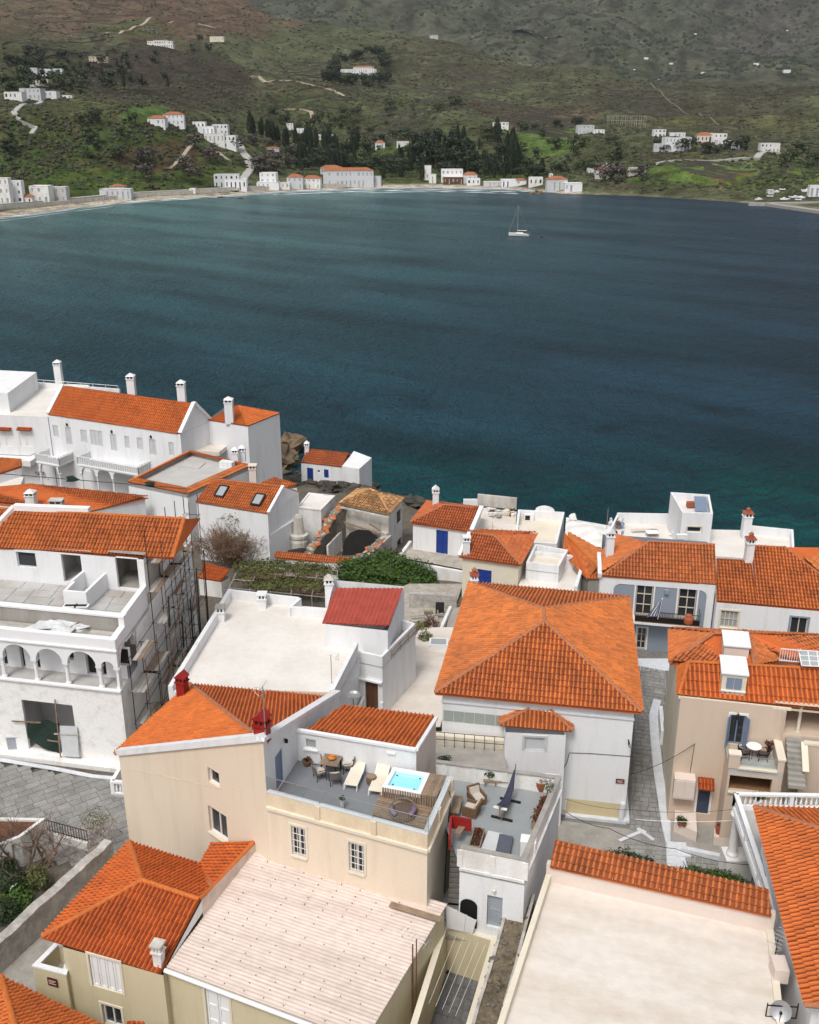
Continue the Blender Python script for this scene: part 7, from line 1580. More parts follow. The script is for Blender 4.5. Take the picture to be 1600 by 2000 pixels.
# hedge and ivy along the street below the tiled cornice
for k,(x,y,w,lab) in enumerate(((1212,1690,1.4,'dark ivy mound behind the tiled cornice, left'),(1350,1724,1.3,'green shrub behind the tiled cornice beside the white painted steps'),(1402,1730,1.2,'green shrub behind the tiled cornice beside the column pedestal'))):
    bush(lab,'shrub',at(x,y,12.2),[((-w*.6,0,.4),(w*.8,.6,.5)),((w*.5,-.25,.4),(w*.8,.6,.5)),((0,0,.5),(w*.7,.6,.5))],2200,.08,('leafdark','leaf','leaf')[k],70+k,'shrub')
# rough yard between the bush and the hip roofed house
ry = MB().add([at(785,1262,11.6),at(862,1258,11.6),at(905,1140,10.6),at(800,1140,10.6),at(640,1200,10.4)],[(0,1,2,3,4)]).obj('rough_yard','rubble'); ry['kind'] = 'structure'
rw_ = thing('yard_wall','weathered rubble wall with a dark doorway below the green bush','wall',at(850,1190,11)); q = MB(); segwall(q,at(800,1185,11),at(892,1190,11),.4,9,12.4); q.obj('wall','stonewall',rw_); MB().box(at(859,1196,11.2)+Vector((0,-.24,.35)),(.75,.06,1.5),-.03).obj('doorway','dark',rw_)
pm = thing('paved_ramp','grey concrete ramp with pale kerb beside the large hip roof','ramp',at(880,1210,11.5)); MB().prism(ccw([at(868,1245,11.7),at(900,1225,11.7),at(905,1185,11.7),at(880,1190,11.7)]),11,11.75).obj('slab','concrete',pm); q = MB(); segwall(q,at(858,1240,11.8),at(880,1190,11.8),.25,11,12.1); q.obj('kerb','whiteold',pm)
for k,(x,y,m,lab) in enumerate(((826,1238,'leafyel','yellow green potted shrub in the rough yard'),(842,1232,'leafred','red brown potted shrub in the rough yard'),(832,1260,'leafolive','small olive green shrub by the wall of the narrow white house'))): bush(lab,'shrub',at(x,y,11.7),[((0,0,.6),(.6,.55,.7))],420,.08,m,90+k,'shrub')
rnd = random.Random(77)
lg = thing('debris','scattered timber and rubble on the ground of the rough yard','debris',at(830,1215,11.3))
for k in range(22): MB().box(at(rnd.uniform(800,865),rnd.uniform(1195,1240),11.4)+Vector((0,0,.1)),(rnd.uniform(.2,1.4),rnd.uniform(.1,.35),rnd.uniform(.08,.25)),rnd.random()*3).obj('lump',rnd.choice(['wood','rubble','concrete','stone']),lg)

# ---------------------------------------------------------------- scaffolding on the side of the arcaded building
sc = thing('scaffolding','rusty tube scaffolding with timber decks along the side of the arcaded building','scaffolding',AU(AL,11.3,8)); rnd = random.Random(15)
def SP(d,o,z): p = AU(AL,z,d); return p+Vector((dS.y,-dS.x,0))*o
stations = [1.2,3.6,6.3,8.6,10.8,13.0,15.2]
for i,d in enumerate(stations):
    top = zEv+(1.6 if d>6 else -4.5)
    for o in (.25,1.35): MB().tube([SP(d,o,11.2),SP(d+rnd.uniform(-.1,.1),o,top+rnd.uniform(-.4,.6))],.032,5).obj('standard','iron' if o<1 else 'rust',sc)
for z in (14.0,16.4,18.8,21.2,23.4):
    for i in range(len(stations)-1):
        a,b = stations[i],stations[i+1]
        if z>19 and a<6: continue
        for o in (.25,1.35): MB().tube([SP(a-.2,o,z),SP(b+.2,o,z)],.025,5).obj('ledger','rust' if rnd.random()<.6 else 'iron',sc)
        MB().tube([SP(b,.1,z),SP(b,1.5,z)],.022,5).obj('transom','iron',sc)
        for k in range(3):
            if rnd.random()<.62: o = .42+k*.3; MB().bar(SP(a-.15,o,z+.07),SP(b+.15,o+rnd.uniform(-.05,.05),z+.07),.27,.05).obj('deck_board','wood' if rnd.random()<.5 else 'plank',sc)
for d0,z0,d1,z1 in ((3.6,14,6.3,16.4),(6.3,16.4,8.6,18.8),(8.6,18.8,10.8,21.2),(10.8,16.4,13,18.8)): MB().tube([SP(d0,1.4,z0),SP(d1,1.4,z1)],.03,5).obj('brace','rust',sc)
for d,z,h in ((6.3,18.5,2.4),(8.8,15.5,2.6),(11,14,4.4),(13,13.5,6.5),(15.2,12.5,8)):
    p = SP(d,1.42,z); MB().quad(p+dS*-.2,p+dS*.25,p+dS*.12+Vector((.1,0,h)),p+dS*-.05+Vector((.05,0,h))).obj('torn_net','net',sc)
q = MB(); q.tube([SP(17,.3,zEv+1.2),AU(AL-18,zEv+1.4,17)],.03,4); q.obj('top_rail','iron',sc)
for u in (3,9.5): MB().blob(AU(AL-u,zEv+1.35,17),.4,int(u),6,4,1.2,(1.4,.3,.5)).obj('hanging_net','net',sc)
rl_ = at(415,1120,12); lo0,lo1,lo2,lo3 = at(388,1128,11.5),at(432,1135,11.5),at(448,1112,12.2),at(400,1100,12.2)
lean = House('lean_to','low lean-to with red orange tiles behind the scaffolding',ccw([lo0,lo1,lo2,lo3]),9,11.4,'whiteold',cat='shed'); lean.build(); roof_part(lean,[[lo0,lo1,lo2,lo3]],'tile_c',single=40,p=.24,l=.4)
# cables over the lane
wire([wp(1232,1512),PP(*pu(1356,1452),-.1)],'black overhead cable from the large house to the pink house',.018,sag=.25)
wire([PP(*pu(1357,1451),-.05),PP(*pu(1348,1508),-.05)],'black cable running down the beige wall of the pink house',.015,sag=0)
wire([at(1100,1582,14.8),at(1190,1618,14.2),at(1320,1658,14),at(1480,1690,14.4)],'black cable hanging across the square from the pale terrace house',.022,sag=.25)
wire([at(1102,1560,15.5),at(1240,1582,15),at(1440,1580,16)],'thin cable across the lane above the yellow plinth',.013,sag=.2)
wire([at(1240,1600,14),at(1440,1602,15)],'thin pale cable across the lane towards the column',.012,'steel',.15)
# ================================================================ furniture and small things
def local(name,label,cat,group=None): return thing(name,label,cat,(0,0,0),group)
# wicker dining chair, built at the origin facing +y
def make_chair(name,label,frame='iron',weave='wickergrey',cush='cushion',group=None,w=.56):
    t = local(name,label,'chair',group); MB().box((0,0,.42),(w,.54,.07)).obj('seat',weave,t); MB().box((0,.02,.475),(w-.08,.46,.06)).obj('cushion',cush,t)
    q = MB()
    for k in range(5): a = R(-40+20*k); q.bar((math.sin(a)*w*.62,-.1-.22*math.cos(a),.45),(math.sin(a)*w*.66,-.14-.24*math.cos(a),.84),.13,.03,(math.sin(a),-math.cos(a),0))
    q.tube([(math.sin(R(a))*w*.66,-.14-.24*math.cos(R(a)),.85) for a in range(-75,76,15)],.025,5); q.obj('backrest',weave,t)
    for x in (-1,1): MB().tube([(x*w*.5,.24,.0),(x*w*.52,.22,.62),(x*w*.62,-.15,.66)],.022,5).obj('armrest',frame,t)
    for x in (-1,1):
        for y in (-1,1): MB().tube([(x*w*.5,y*.25,0),(x*w*.44,y*.22,.42)],.02,5).obj('leg',frame,t)
    return t
tb = local('table','square wooden dining table with fruit bowl on the hot tub terrace','table')
for k in range(6): MB().box((-.4+.16*k,0,.73),(.15,.95,.035)).obj('plank','wood',tb)
for x in (-.38,.38):
    for y in (-.38,.38): MB().box((x,y,.36),(.06,.06,.71)).obj('leg','iron',tb)
tc = at(647,1508,zF); place(tb,tc,-.25)
bw = thing('fruit_bowl','bowl heaped with oranges on the wooden terrace table','bowl',tc+Vector((.05,.05,.75))); MB().lathe(tc+Vector((.05,.05,.75)),[(.08,0),(.2,.05),(.24,.1)],10).obj('bowl','teak',bw)
for k in range(7): a = k*.9; MB().blob(tc+Vector((.05+(.12 if k else 0)*math.cos(a),.05+(.12 if k else 0)*math.sin(a),.87+(.06 if not k else 0))),.075,k,7,5,.05).obj('orange','orange',bw)
ch = make_chair('chair','wicker chair at the wooden terrace table, nearest the white annex wall',group='chairs around the terrace table')
place(ch,at(637,1489,zF),R(195))
for x,y,a,lab in ((679,1506,100,'wicker chair at the wooden terrace table, on the lounger side'),(625,1520,-65,'wicker chair at the wooden terrace table, on the tall wall side'),(655,1530,12,'wicker chair at the wooden terrace table, nearest the glass railing')): dup(ch,at(x,y,zF),R(a),lab)
# loungers
lo = local('sun_lounger','cream sling sun lounger beside the dining table','sun lounger','sun loungers on the hot tub terrace')
MB().bar((0,-.95,.33),(0,.35,.33),.62,.03).obj('seat_sling','sling',lo); MB().bar((0,.33,.33),(0,.98,.70),.62,.03).obj('back_sling','sling',lo)
for x in (-.33,.33): MB().tube([(x,-1.0,.05),(x,-.95,.34),(x,.33,.34),(x,1.0,.72)],.025,5).obj('side_frame','paintwhite',lo)
for x in (-.31,.31):
    for y in (-.85,.45): MB().tube([(x,y,0),(x,y+.05,.33)],.022,5).obj('leg','paintwhite',lo)
lh_,lf_ = at(706,1497,zF),at(683,1549,zF); la = math.atan2((lh_-lf_).y,(lh_-lf_).x)-math.pi/2
place(lo,(lh_+lf_)/2,la); lh2,lf2 = at(752,1509,zF),at(731,1560,zF); dup(lo,(lh2+lf2)/2,la,'cream sling sun lounger beside the hot tub')
sl = thing('stool','small round wooden stump stool between the two loungers','stool',at(726,1530,zF)); MB().lathe(at(726,1530,zF),[(.24,0),(.27,.12),(.27,.38),(.25,.42)],12).obj('drum','wicker',sl); MB().lathe(at(726,1530,zF),[(.24,.42),(.24,.45)],12).obj('top','wood',sl)
# hot tub with boarded surround
zt = zF+.82; T = [at(746,1537,zt),at(822,1551,zt),at(840,1510,zt),at(768,1498,zt)]
ht = thing('hot_tub','square white hot tub with bright blue water set in a boarded surround','hot tub',(sum((p.x for p in T))/4,sum((p.y for p in T))/4,zF))
ringwall(MB(),T,.22,zt-.25,zt).obj('rim','paintwhite',ht); ti = inset(ccw(T),.22); MB().add([(p[0],p[1],zt-.13) for p in ti],[(0,1,2,3)]).obj('water','tubwater',ht)
ti2 = inset(ccw(T),.3); tcn = sum(ti2,Vector((0,0)))/4; q = MB()
for i in range(4): a,b = ti2[i],ti2[(i+1) % 4]; p = a.lerp(b,.5).lerp(tcn,.16); q.prism(ccw([a.lerp(tcn,.02)[:],b.lerp(tcn,.02)[:],b.lerp(tcn,.3)[:],a.lerp(tcn,.3)[:]]),zt-.6,zt-.128) if i % 2==0 else None
q.obj('seat_ledge',glassy('pool_shell',(.42,.80,.90),.2),ht)
for f,g in ((.12,.2),(.85,.15),(.1,.8),(.88,.85),(.45,.06)): p = Vector(ti[0]).lerp(ti[1],f).lerp(Vector(ti[3]).lerp(ti[2],f),g); MB().lathe((p.x,p.y,zt-.125),[(.045,0),(.05,.015)],8).obj('jet','iron',ht)
def boards(root,a,b,c,d,n,mat,th=.03,gap=.012,name='board',vertical=False):
    for k in range(n):
        f0,f1 = k/n+gap/2,(k+1)/n-gap/2
        p = [a.lerp(b,f0),a.lerp(b,f1),d.lerp(c,f1),d.lerp(c,f0)]; nn = (p[1]-p[0]).cross(p[3]-p[0]).normalized()*th
        MB().add([*p,*[x-nn for x in p]],[(0,1,2,3),(7,6,5,4),(0,4,5,1),(1,5,6,2),(2,6,7,3),(3,7,4,0)]).obj(name,mat,root)
V = lambda p,z: Vector((p.x,p.y,z))
T4,T5 = at(853,1557,zt),at(873,1514,zt)
boards(ht,V(T[0],zF+.02),V(T4,zF+.02),V(T4,zt-.02),V(T[0],zt-.02),22,'wood',name='side_board'); boards(ht,T[1]+Vector((.02,0,-.02)),T4+Vector((0,0,-.02)),T5+Vector((0,0,-.02)),T[2]+Vector((.02,0,-.02)),6,'wood',name='deck_board')
boards(ht,V(T[3],zF),V(T[0],zF),V(T[0],zt-.02),V(T[3],zt-.02),12,'wood',name='side_board')
dk = thing('wooden_deck','low weathered board deck in front of the hot tub','deck',at(780,1590,zF)); dA,dB_,dC,dD = at(728,1594,zF+.1),at(830,1622,zF+.1),at(852,1562,zF+.1),at(744,1542,zF+.1)
boards(dk,dA,dD,dC,dB_,13,'wood',th=.08)
db = thing('daybed','round wicker daybed with mauve bolster on the wooden deck','daybed',at(787,1592,zF+.12)); c = at(787,1592,zF+.12)
MB().lathe(c,[(.62,0),(.68,.14),(.66,.2)],18).obj('base','wickergrey',db); MB().lathe(c,[(.58,.2),(.6,.27),(.5,.3)],18).obj('mattress','darkcushion',db)
MB().tube([c+Vector((math.cos(a)*.62,math.sin(a)*.62,.36+.16*max(0,math.sin(a)))) for a in [math.pi*k/12 for k in range(-1,14)]],.05,6).obj('back_hoop','wickergrey',db)
for s_ in (-1,1): MB().tube([c+Vector((s_*math.cos(a)*.55,math.sin(a)*.55,.36)) for a in [R(x) for x in (-55,-35,-10,20)]],.11,8).obj('bolster','purple',db,smooth=True)
for k in range(7): a = R(-120+10*k); MB().box(c+Vector((math.cos(a)*.64,math.sin(a)*.64,.16)),(.05,.06,.3),a).obj('slat','wood',db)
def pot(px,py,z,r,h,mat,label,plant=None,pr=.35,seed=1,n=160,size=.07,spiky=False,name='potted_plant',Y=None):
    c = at(px,py,z); t = thing(name,label,'potted plant',c); MB().lathe(c,[(r*.65,0),(r*.95,h*.6),(r,h*.92),(r*1.1,h),(r*.9,h),(r*.85,h*.9)],12).obj('pot',mat,t,smooth=False)
    MB().lathe(c,[(r*.86,h*.88),(.01,h*.9)],10,cap=False).obj('soil','soil',t)
    if spiky:
        q = MB(); rnd = random.Random(seed)
        for k in range(34): a = rnd.random()*6.28; e = rnd.uniform(.5,1.25); d = Vector((math.cos(a)*math.cos(e),math.sin(a)*math.cos(e),math.sin(e))); b = c+Vector((0,0,h*.9)); s_ = Vector((-math.sin(a),math.cos(a),0))*.03; L = pr*rnd.uniform(.7,1.2); q.quad(b-s_,b+s_,b+d*L*.6+s_,b+d*L-Vector((0,0,.08)))
        q.obj('leaves',plant,t)
    elif plant: leafcloud(MB(),[(c+Vector((0,0,h+pr*.5)),(pr,pr,pr*.9))],n,size,seed,.3).obj('foliage',plant,t)
    return t
pot(600,1495,zF,.24,.32,'wicker','spiky plant in a round brown basket by the terrace door','leafred',.32,1,spiky=True)
pot(669,1579,zF,.11,.5,'ltgrey','small blue green topiary in a tall slim pot by the glass railing','leafdark',.17,2,120,.05)
MB().quad(an.P(1,.5,zF,-.02),an.P(1,.55,zF,-.02),an.P(1,.55,zF+1,-.02),an.P(1,.5,zF+1,-.02))
# terrace with hammock
z2 = tf
pot(868,1503,z2,.2,.3,'terra','round clipped bush in a pot in the far corner of the pale grey terrace','leafdark',.42,3,420,.06)
pb = thing('plant_bench','wooden plant bench with two small bushes against the white parapet','bench',at(972,1535,z2)); c = at(972,1532,z2); MB().box(c+Vector((-.1,0,.3)),(1.3,.45,.06),-.12).obj('seat','wood',pb); MB().box(c+Vector((.25,.05,.55)),(.55,.35,.08),-.12).obj('shelf','wood',pb)
for x in (-.65,-.1,.45): MB().box(c+Vector((x,0,.15)),(.06,.42,.3),-.12).obj('leg','wood',pb)
leafcloud(MB(),[(c+Vector((-.4,.05,.62)),(.3,.28,.3))],260,.06,4,.3).obj('bush','leafdark',pb); leafcloud(MB(),[(c+Vector((.3,.05,.68)),(.22,.2,.14))],120,.05,5,.2).obj('bush','leafred',pb)
pot(1056,1543,z2,.3,.55,'terra','large round terracotta pot with a small shrub by the white parapet','leafolive',.22,6,90,.06)
for px_,py_,lab,hh in ((1077,1543,'white cube planter in the far right corner of the pale grey terrace',.75),(1031,1668,'white cube planter in the near right corner of the pale grey terrace',.85)): c = at(px_,py_,z2); t = thing('planter',lab,'planter',c); MB().box(c+Vector((0,0,hh/2)),(.7,.55,hh),-.2).obj('box','paintwhite',t); MB().box(c+Vector((0,0,hh+.02)),(.74,.59,.05),-.2).obj('lid','whitenew',t)
c = at(1067,1572,z2); t = thing('potted_tree','little olive tree in a dark red pot along the right parapet','potted tree',c); MB().lathe(c,[(.2,0),(.26,.3),(.28,.36),(.22,.36)],12).obj('pot','redpaint',t); MB().tube([c+Vector((0,0,.3)),c+Vector((.02,0,.9))],.025,5).obj('trunk','bark',t); leafcloud(MB(),[(c+Vector((0,0,1.1)),(.42,.42,.38))],210,.06,7,.2).obj('crown','leafolive',t)
c0_,c1_ = at(1045,1622,z2),at(1066,1580,z2); t = thing('planter','long wooden planter of red leaved succulents along the right parapet','planter',(c0_+c1_)/2); MB().bar(c0_+Vector((0,0,.22)),c1_+Vector((0,0,.22)),.42,.44).obj('box','wood',t); leafcloud(MB(),[(c0_.lerp(c1_,f)+Vector((0,0,.62)),(.28,.3,.34)) for f in (.1,.35,.6,.88)],620,.07,8,.25).obj('foliage','leafred',t); leafcloud(MB(),[(c0_.lerp(c1_,f)+Vector((0,0,.6)),(.28,.3,.3)) for f in (.2,.5,.75)],160,.06,9,.4).obj('foliage','leafolive',t)
c0_,c1_ = at(926,1668,z2),at(936,1633,z2); t = thing('planter','wooden plank planter with dark red plants beside the white slab','planter',(c0_+c1_)/2)
for s_ in (-.25,.25): e = (c1_-c0_).normalized(); n_ = Vector((-e.y,e.x,0)); MB().bar(c0_+n_*s_+Vector((0,0,.22)),c1_+n_*s_+Vector((0,0,.22)),.05,.44).obj('side_plank','wood',t)
for p in (c0_,c1_): MB().bar(p-n_*.27+Vector((0,0,.24)),p+n_*.27+Vector((0,0,.24)),.05,.48).obj('end_plank','wood',t)
MB().bar(c0_+Vector((0,0,.3)),c1_+Vector((0,0,.3)),.44,.1).obj('soil','soil',t); leafcloud(MB(),[(c0_.lerp(c1_,f)+Vector((0,0,.45)),(.2,.24,.2)) for f in (.15,.5,.85)],220,.06,10,.2).obj('foliage','leafred',t)
q = MB(); p4 = [at(938,1660,z2+.2),at(966,1666,z2+.2),at(982,1628,z2+.2),at(954,1622,z2+.2)]; q.prism(ccw(p4),z2+.02,z2+.2); tag(q.obj('slab','ltgrey'),'flat pale grey roof slab lying beside the wooden plank planter','slab')
sb = thing('sunbed','slate grey sunbed pad lying beside the pale slab','sunbed',at(985,1652,z2)); p4 = [at(967,1667,z2+.26),at(995,1673,z2+.26),at(1003,1634,z2+.26),at(976,1628,z2+.26)]; MB().prism(ccw(p4),z2+.12,z2+.26).obj('pad','greypad',sb); MB().prism(inset(ccw(p4),.05),z2,z2+.12).obj('base','ltgrey',sb)
# hammock on its stand
h0_,h1_ = at(976,1610,z2),at(1001,1556,z2); dv = (h1_-h0_); dv.z = 0; HLn = dv.length; dv.normalize(); sv = Vector((-dv.y,dv.x,0));
hm = thing('hammock','navy blue hammock slung on a grey stand in the middle of the pale grey terrace','hammock',h0_); e0,e1 = h0_-dv*.1+Vector((0,0,1.15)),h1_+dv*.3+Vector((0,0,1.5)); n_ = 14; vs = []; nw = 6
for i in range(n_+1):
    f = i/n_; c = e0.lerp(e1,f)-Vector((0,0,3.0*f*(1-f))); wdt = .05+.5*max(0,1-f) ** .6*min(1,f*5+.35)
    for j in range(nw+1): g = j/nw-.5; vs.append(c+sv*(g*wdt)+Vector((0,0,.9*g*g*wdt)))
MB().add(vs,[(i*(nw+1)+j,i*(nw+1)+j+1,(i+1)*(nw+1)+j+1,(i+1)*(nw+1)+j) for i in range(n_) for j in range(nw)]).obj('cloth','navy',hm,smooth=True)
MB().bar(h0_+dv*.02+Vector((0,0,.95))-sv*.34,h0_+dv*.02+Vector((0,0,.95))+sv*.34,.12,.06).obj('fringe','paintwhite',hm)
MB().tube([h0_+dv*.3+Vector((0,0,.06)),h1_-dv*.3+Vector((0,0,.06))],.05,6).obj('base_beam','wood',hm)
for p,e,s_ in ((h0_+dv*.4,e0,1),(h1_-dv*.4,e1,-1)): MB().tube([p+Vector((0,0,.06)),p-dv*s_*.5+Vector((0,0,.55)),e],.045,6).obj('upright','wood',hm); MB().bar(p-sv*.55+Vector((0,0,.05)),p+sv*.55+Vector((0,0,.05)),.1,.1).obj('foot','iron',hm)
MB().tube([h1_+Vector((0,0,.3)),e1+Vector((.05,.1,.25))],.05,6,.02).obj('gathered_cloth','navy',hm)
# wicker armchairs
ar_ = local('armchair','wicker armchair with pale cushions, farther one of the pair on the pale grey terrace','armchair','wicker armchairs on the pale grey terrace')
MB().box((0,0,.2),(.72,.72,.3)).obj('base','wicker',ar_); MB().box((0,.03,.39),(.56,.6,.12)).obj('seat_cushion','cushion',ar_)
q = MB(); q.box((0,-.36,.55),(.72,.1,.6),0,R(12)); q.obj('backrest','wicker',ar_); MB().box((0,-.27,.58),(.54,.12,.42),0,R(14)).obj('back_cushion','cushion',ar_)
for x in (-.34,.34): MB().box((x,0,.43),(.09,.74,.34)).obj('armrest','wicker',ar_)
for x in (-.3,.3):
    for y in (-.3,.3): MB().box((x,y,.03),(.05,.05,.1)).obj('leg','iron',ar_)
place(ar_,at(931,1568,z2),R(205)); ar2 = dup(ar_,at(921,1590,z2),R(65),'wicker armchair with pale cushions, nearer one of the pair on the pale grey terrace')
lt_ = thing('coffee_table','low wooden coffee table beside the cream parapet','table',at(889,1575,z2)); a,b = at(885,1588,z2+.42),at(893,1555,z2+.42)
for k in (-1,0,1): e = (b-a).normalized(); n_ = Vector((-e.y,e.x,0))*.2*k; MB().bar(a+n_,b+n_,.19,.05).obj('plank','wood',lt_)
for p in (a.lerp(b,.1),a.lerp(b,.9)): MB().bar(p,Vector((p.x,p.y,z2)),.35,.06).obj('leg','teak',lt_)
wire([at(877,1545,20.9),at(882,1560,20.3),at(876,1600,19.2),at(868,1745,15.2)],'grey cable hanging down the right corner of the cream terrace house',.025,sag=0)
# pink house balcony
bzz = bzf; c = at(1470,1478,bzz); bt = thing('table','round white bistro table on the pink house balcony','table',c); MB().lathe(c,[(.42,.7),(.43,.73)],20).obj('top','paintwhite',bt);
for k in range(3): a = k*2.1; MB().tube([c+Vector((math.cos(a)*.3,math.sin(a)*.3,0)),c+Vector((0,0,.7))],.015,5).obj('leg','iron',bt)
cc = make_chair('chair','dark metal bistro chair left of the round white table','iron','iron','darkcushion','bistro chairs on the pink house balcony',.42); place(cc,at(1452,1482,bzz),R(-80)); dup(cc,at(1489,1484,bzz),R(80),'dark metal bistro chair right of the round white table')
pot(1501,1467,bzz,.28,.4,'terra','terracotta pot with red leaved shrub in the balcony corner','leafred',.42,11,300,.07); pot(1431,1493,bzz,.14,.2,'iron','small dark pot with sprouting plant behind the balcony glass','leafred',.25,12,60,.05)
pot(1328,1612,12.85,.17,.3,'terra','terracotta pot with green plant on the low forecourt wall, left of two','leafdark',.26,13,160,.06); pot(1336,1614,12.85,.14,.25,'terra','terracotta pot with green plant on the low forecourt wall, right of two','leaf',.22,14,120,.06)
pot(1403,1628,12.7,.2,.5,'terra','tall terracotta pot with thin stems in front of the pink house','leafred',.2,15,50,.05); pot(1428,1626,12.7,.2,.4,'terra','terracotta pot beside the round column','leafdark',.16,16,60,.05)
pot(1478,1574,zt_+.15,.25,.4,'whiteold','spiky agave in a pot in the corner of the white balustrade','leafyel',.75,17,spiky=True)
for px_,py_,zz,sc_ in ((1441,1397,0,1),(1376,1529,0,.8)): u,z = pu(px_,py_); t = thing('wall_lamp',('black lantern above the shuttered balcony door of the pink house' if sc_==1 else 'black lantern above the small red tiled canopy'),'lamp',PP(u,z,-.1)); MB().lathe(PP(u,z,-.2),[(.02,-.2),(.1,-.12),(.12,.1),(.03,.2)],6).obj('lantern','iron',t); MB().bar(PP(u,z+.2,0),PP(u,z+.2,-.2),.03).obj('bracket','iron',t)
lp3 = thing('wall_lamp','black spotlight on the white wall beside the terrace door','lamp',cw.P(1,2.4,zF+2.3,-.1)); MB().box(cw.P(1,2.4,zF+2.25,-.12),(.16,.14,.16)).obj('head','iron',lp3); MB().bar(cw.P(1,2.4,zF+2.35,0),cw.P(1,2.4,zF+2.35,-.15),.05).obj('bracket','iron',lp3)
MB().lathe(aty(1345,1211,at(1345,1228,z5).y-.3),[(.1,-.3),(.28,-.2),(.3,.1),(.2,.3),(.22,.36),(.05,.42)],12).obj('chimney_pot','terra',ph.root)
# aerials
def aerial(base,h,label,n=7,mat='rust',ang=.6,L=1.1,tilt=.2):
    t = thing('aerial',label,'aerial',base); top = base+Vector((0,0,h)); MB().tube([base,top],.028,5).obj('mast',mat,t); d = Vector((math.cos(ang),math.sin(ang),tilt)).normalized(); s_ = Vector((-d.y,d.x,0)).normalized(); a,b = top-d*L*.4,top+d*L*.6; MB().tube([a,b],.014,4).obj('boom','steel',t)
    for k in range(n): p = a.lerp(b,k/(n-1)); w = .32-.2*k/n; MB().tube([p-s_*w,p+s_*w],.009,4).obj('element','steel',t)
    for z in (-.25,.25): MB().tube([a+Vector((0,0,z*.2))-s_*.35,a+Vector((0,0,z))-d*.1,a+Vector((0,0,z*.2))+s_*.35],.01,4).obj('reflector','steel',t)
    return t
mb0 = at(813,2010,12.6); mtop = aty(812,1833,mb0.y).z; aerial(mb0,mtop-12.6,'rusty aerial mast rising beside the yellow courtyard',ang=2.6,L=1.3)
q = MB(); q.tube([at(806,2010,12.6),at(806,2010,12.6)+Vector((0,0,5))],.04,6); tag(q.obj('drain_pipe','rust'),'rust brown pipe running up the yellow house beside the aerial mast','pipe')
aerial(at(648,1335,zrf),2.2,'thin aerial standing on the plain white roof',mat='steel',ang=2.9)
tp = at(513,1412,zM+1.2); aerial(Vector((tp.x,tp.y+.6,zM-.2)),3.0,'aerial pole behind the dark red chimney at the roof peak',mat='steel',ang=1.2,L=.7,n=5)
aerial(at(1512,1880,zf),1.4,'low aerial at the right edge of the limewashed roof',mat='iron',ang=.9,L=1.2)
dsh = thing('satellite_dish','grey satellite dish on a dark bracket frame at the right edge of the limewashed roof','satellite dish',at(1530,1990,zf)); c = at(1526,1975,zf+.5); d = Vector((-.35,-.75,.55)).normalized(); u = d.cross(Vector((0,0,1))).normalized(); v = u.cross(d); vs = [c-d*.1]; fs = []
for k in range(3):
    for i in range(14): a = 6.283*i/14; r = .42*(k+1)/3; vs.append(c-d*(.1-.1*((k+1)/3) ** 2)+u*r*math.cos(a)+v*r*math.sin(a))
fs = [(0,1+i,1+(i+1) % 14) for i in range(14)]+[(1+k*14+i,15+k*14+i,15+k*14+(i+1) % 14,1+k*14+(i+1) % 14) for k in range(2) for i in range(14)]
MB().add(vs,fs).obj('dish','steel',dsh,smooth=True); MB().tube([c-v*.4,c+d*.42],.015,5).obj('arm','iron',dsh); MB().box(c+d*.42,(.09,.09,.12)).obj('receiver','iron',dsh)
for a,b in (((-.5,.2,-.5),(.7,.1,-.5)),((-.5,.2,.1),(.7,.1,.1)),((-.5,.2,-.5),(-.5,.2,.2)),((.7,.1,-.5),(.7,.1,.3)),((.1,.15,-.5),(.1,.15,.1))): MB().bar(c+Vector(a),c+Vector(b),.04).obj('frame_bar','iron',dsh)
dd2 = thing('satellite_dish','rusty mesh dish leaning by the white copings near the brown door','satellite dish',at(690,1385,15)); c = at(690,1362,16.6); MB().lathe(c,[(.02,0),(.35,.08),(.5,.2)],12,cap=False).obj('dish','steel',dd2); MB().tube([c,c-Vector((0,0,2))],.03,5).obj('pole','rust',dd2)
# things on the sea terrace left of the tower
rnd = random.Random(41); jt = thing('laundry','washing and dark clutter against the parapet of the white sea terrace','laundry',at(1205,1040,az))
for k in range(10): c = at(rnd.uniform(1192,1216),rnd.uniform(1022,1046),az+.2); MB().blob(c+Vector((0,0,rnd.uniform(0,.8))),rnd.uniform(.15,.35),k,6,4,.6).obj('bundle',rnd.choice(['iron','ltgrey','leafdark','brown','shutterblue']),jt)
MB().tube([at(1185,1035,az),at(1185,1035,az)+Vector((0,0,2.3))],.03,5).obj('pole','wood',jt)

# small balustraded balcony on the street side of the tall cream house
sb_ = thing('balcony','small white balustraded balcony on the street side of the tall cream house','balcony',at(232,1590,14.6)); k0_ = Vector((cL.x-.05,cL.y+.4,14.4)); k1_ = Vector((cL.x-.75,cL.y+.5,14.4)); k2_ = Vector((cL.x+.2,cL.y+3.2,14.4))
MB().prism(ccw([k0_[:2],k1_[:2],(k2_+Vector((-.7,.1,0)))[:2],k2_[:2]]),14.2,14.4).obj('slab','white',sb_)
balustrade(sb_,k0_,k1_,.9,.2,.8); balustrade(sb_,k1_,k2_+Vector((-.7,.1,0)),.9,.2,1.5)
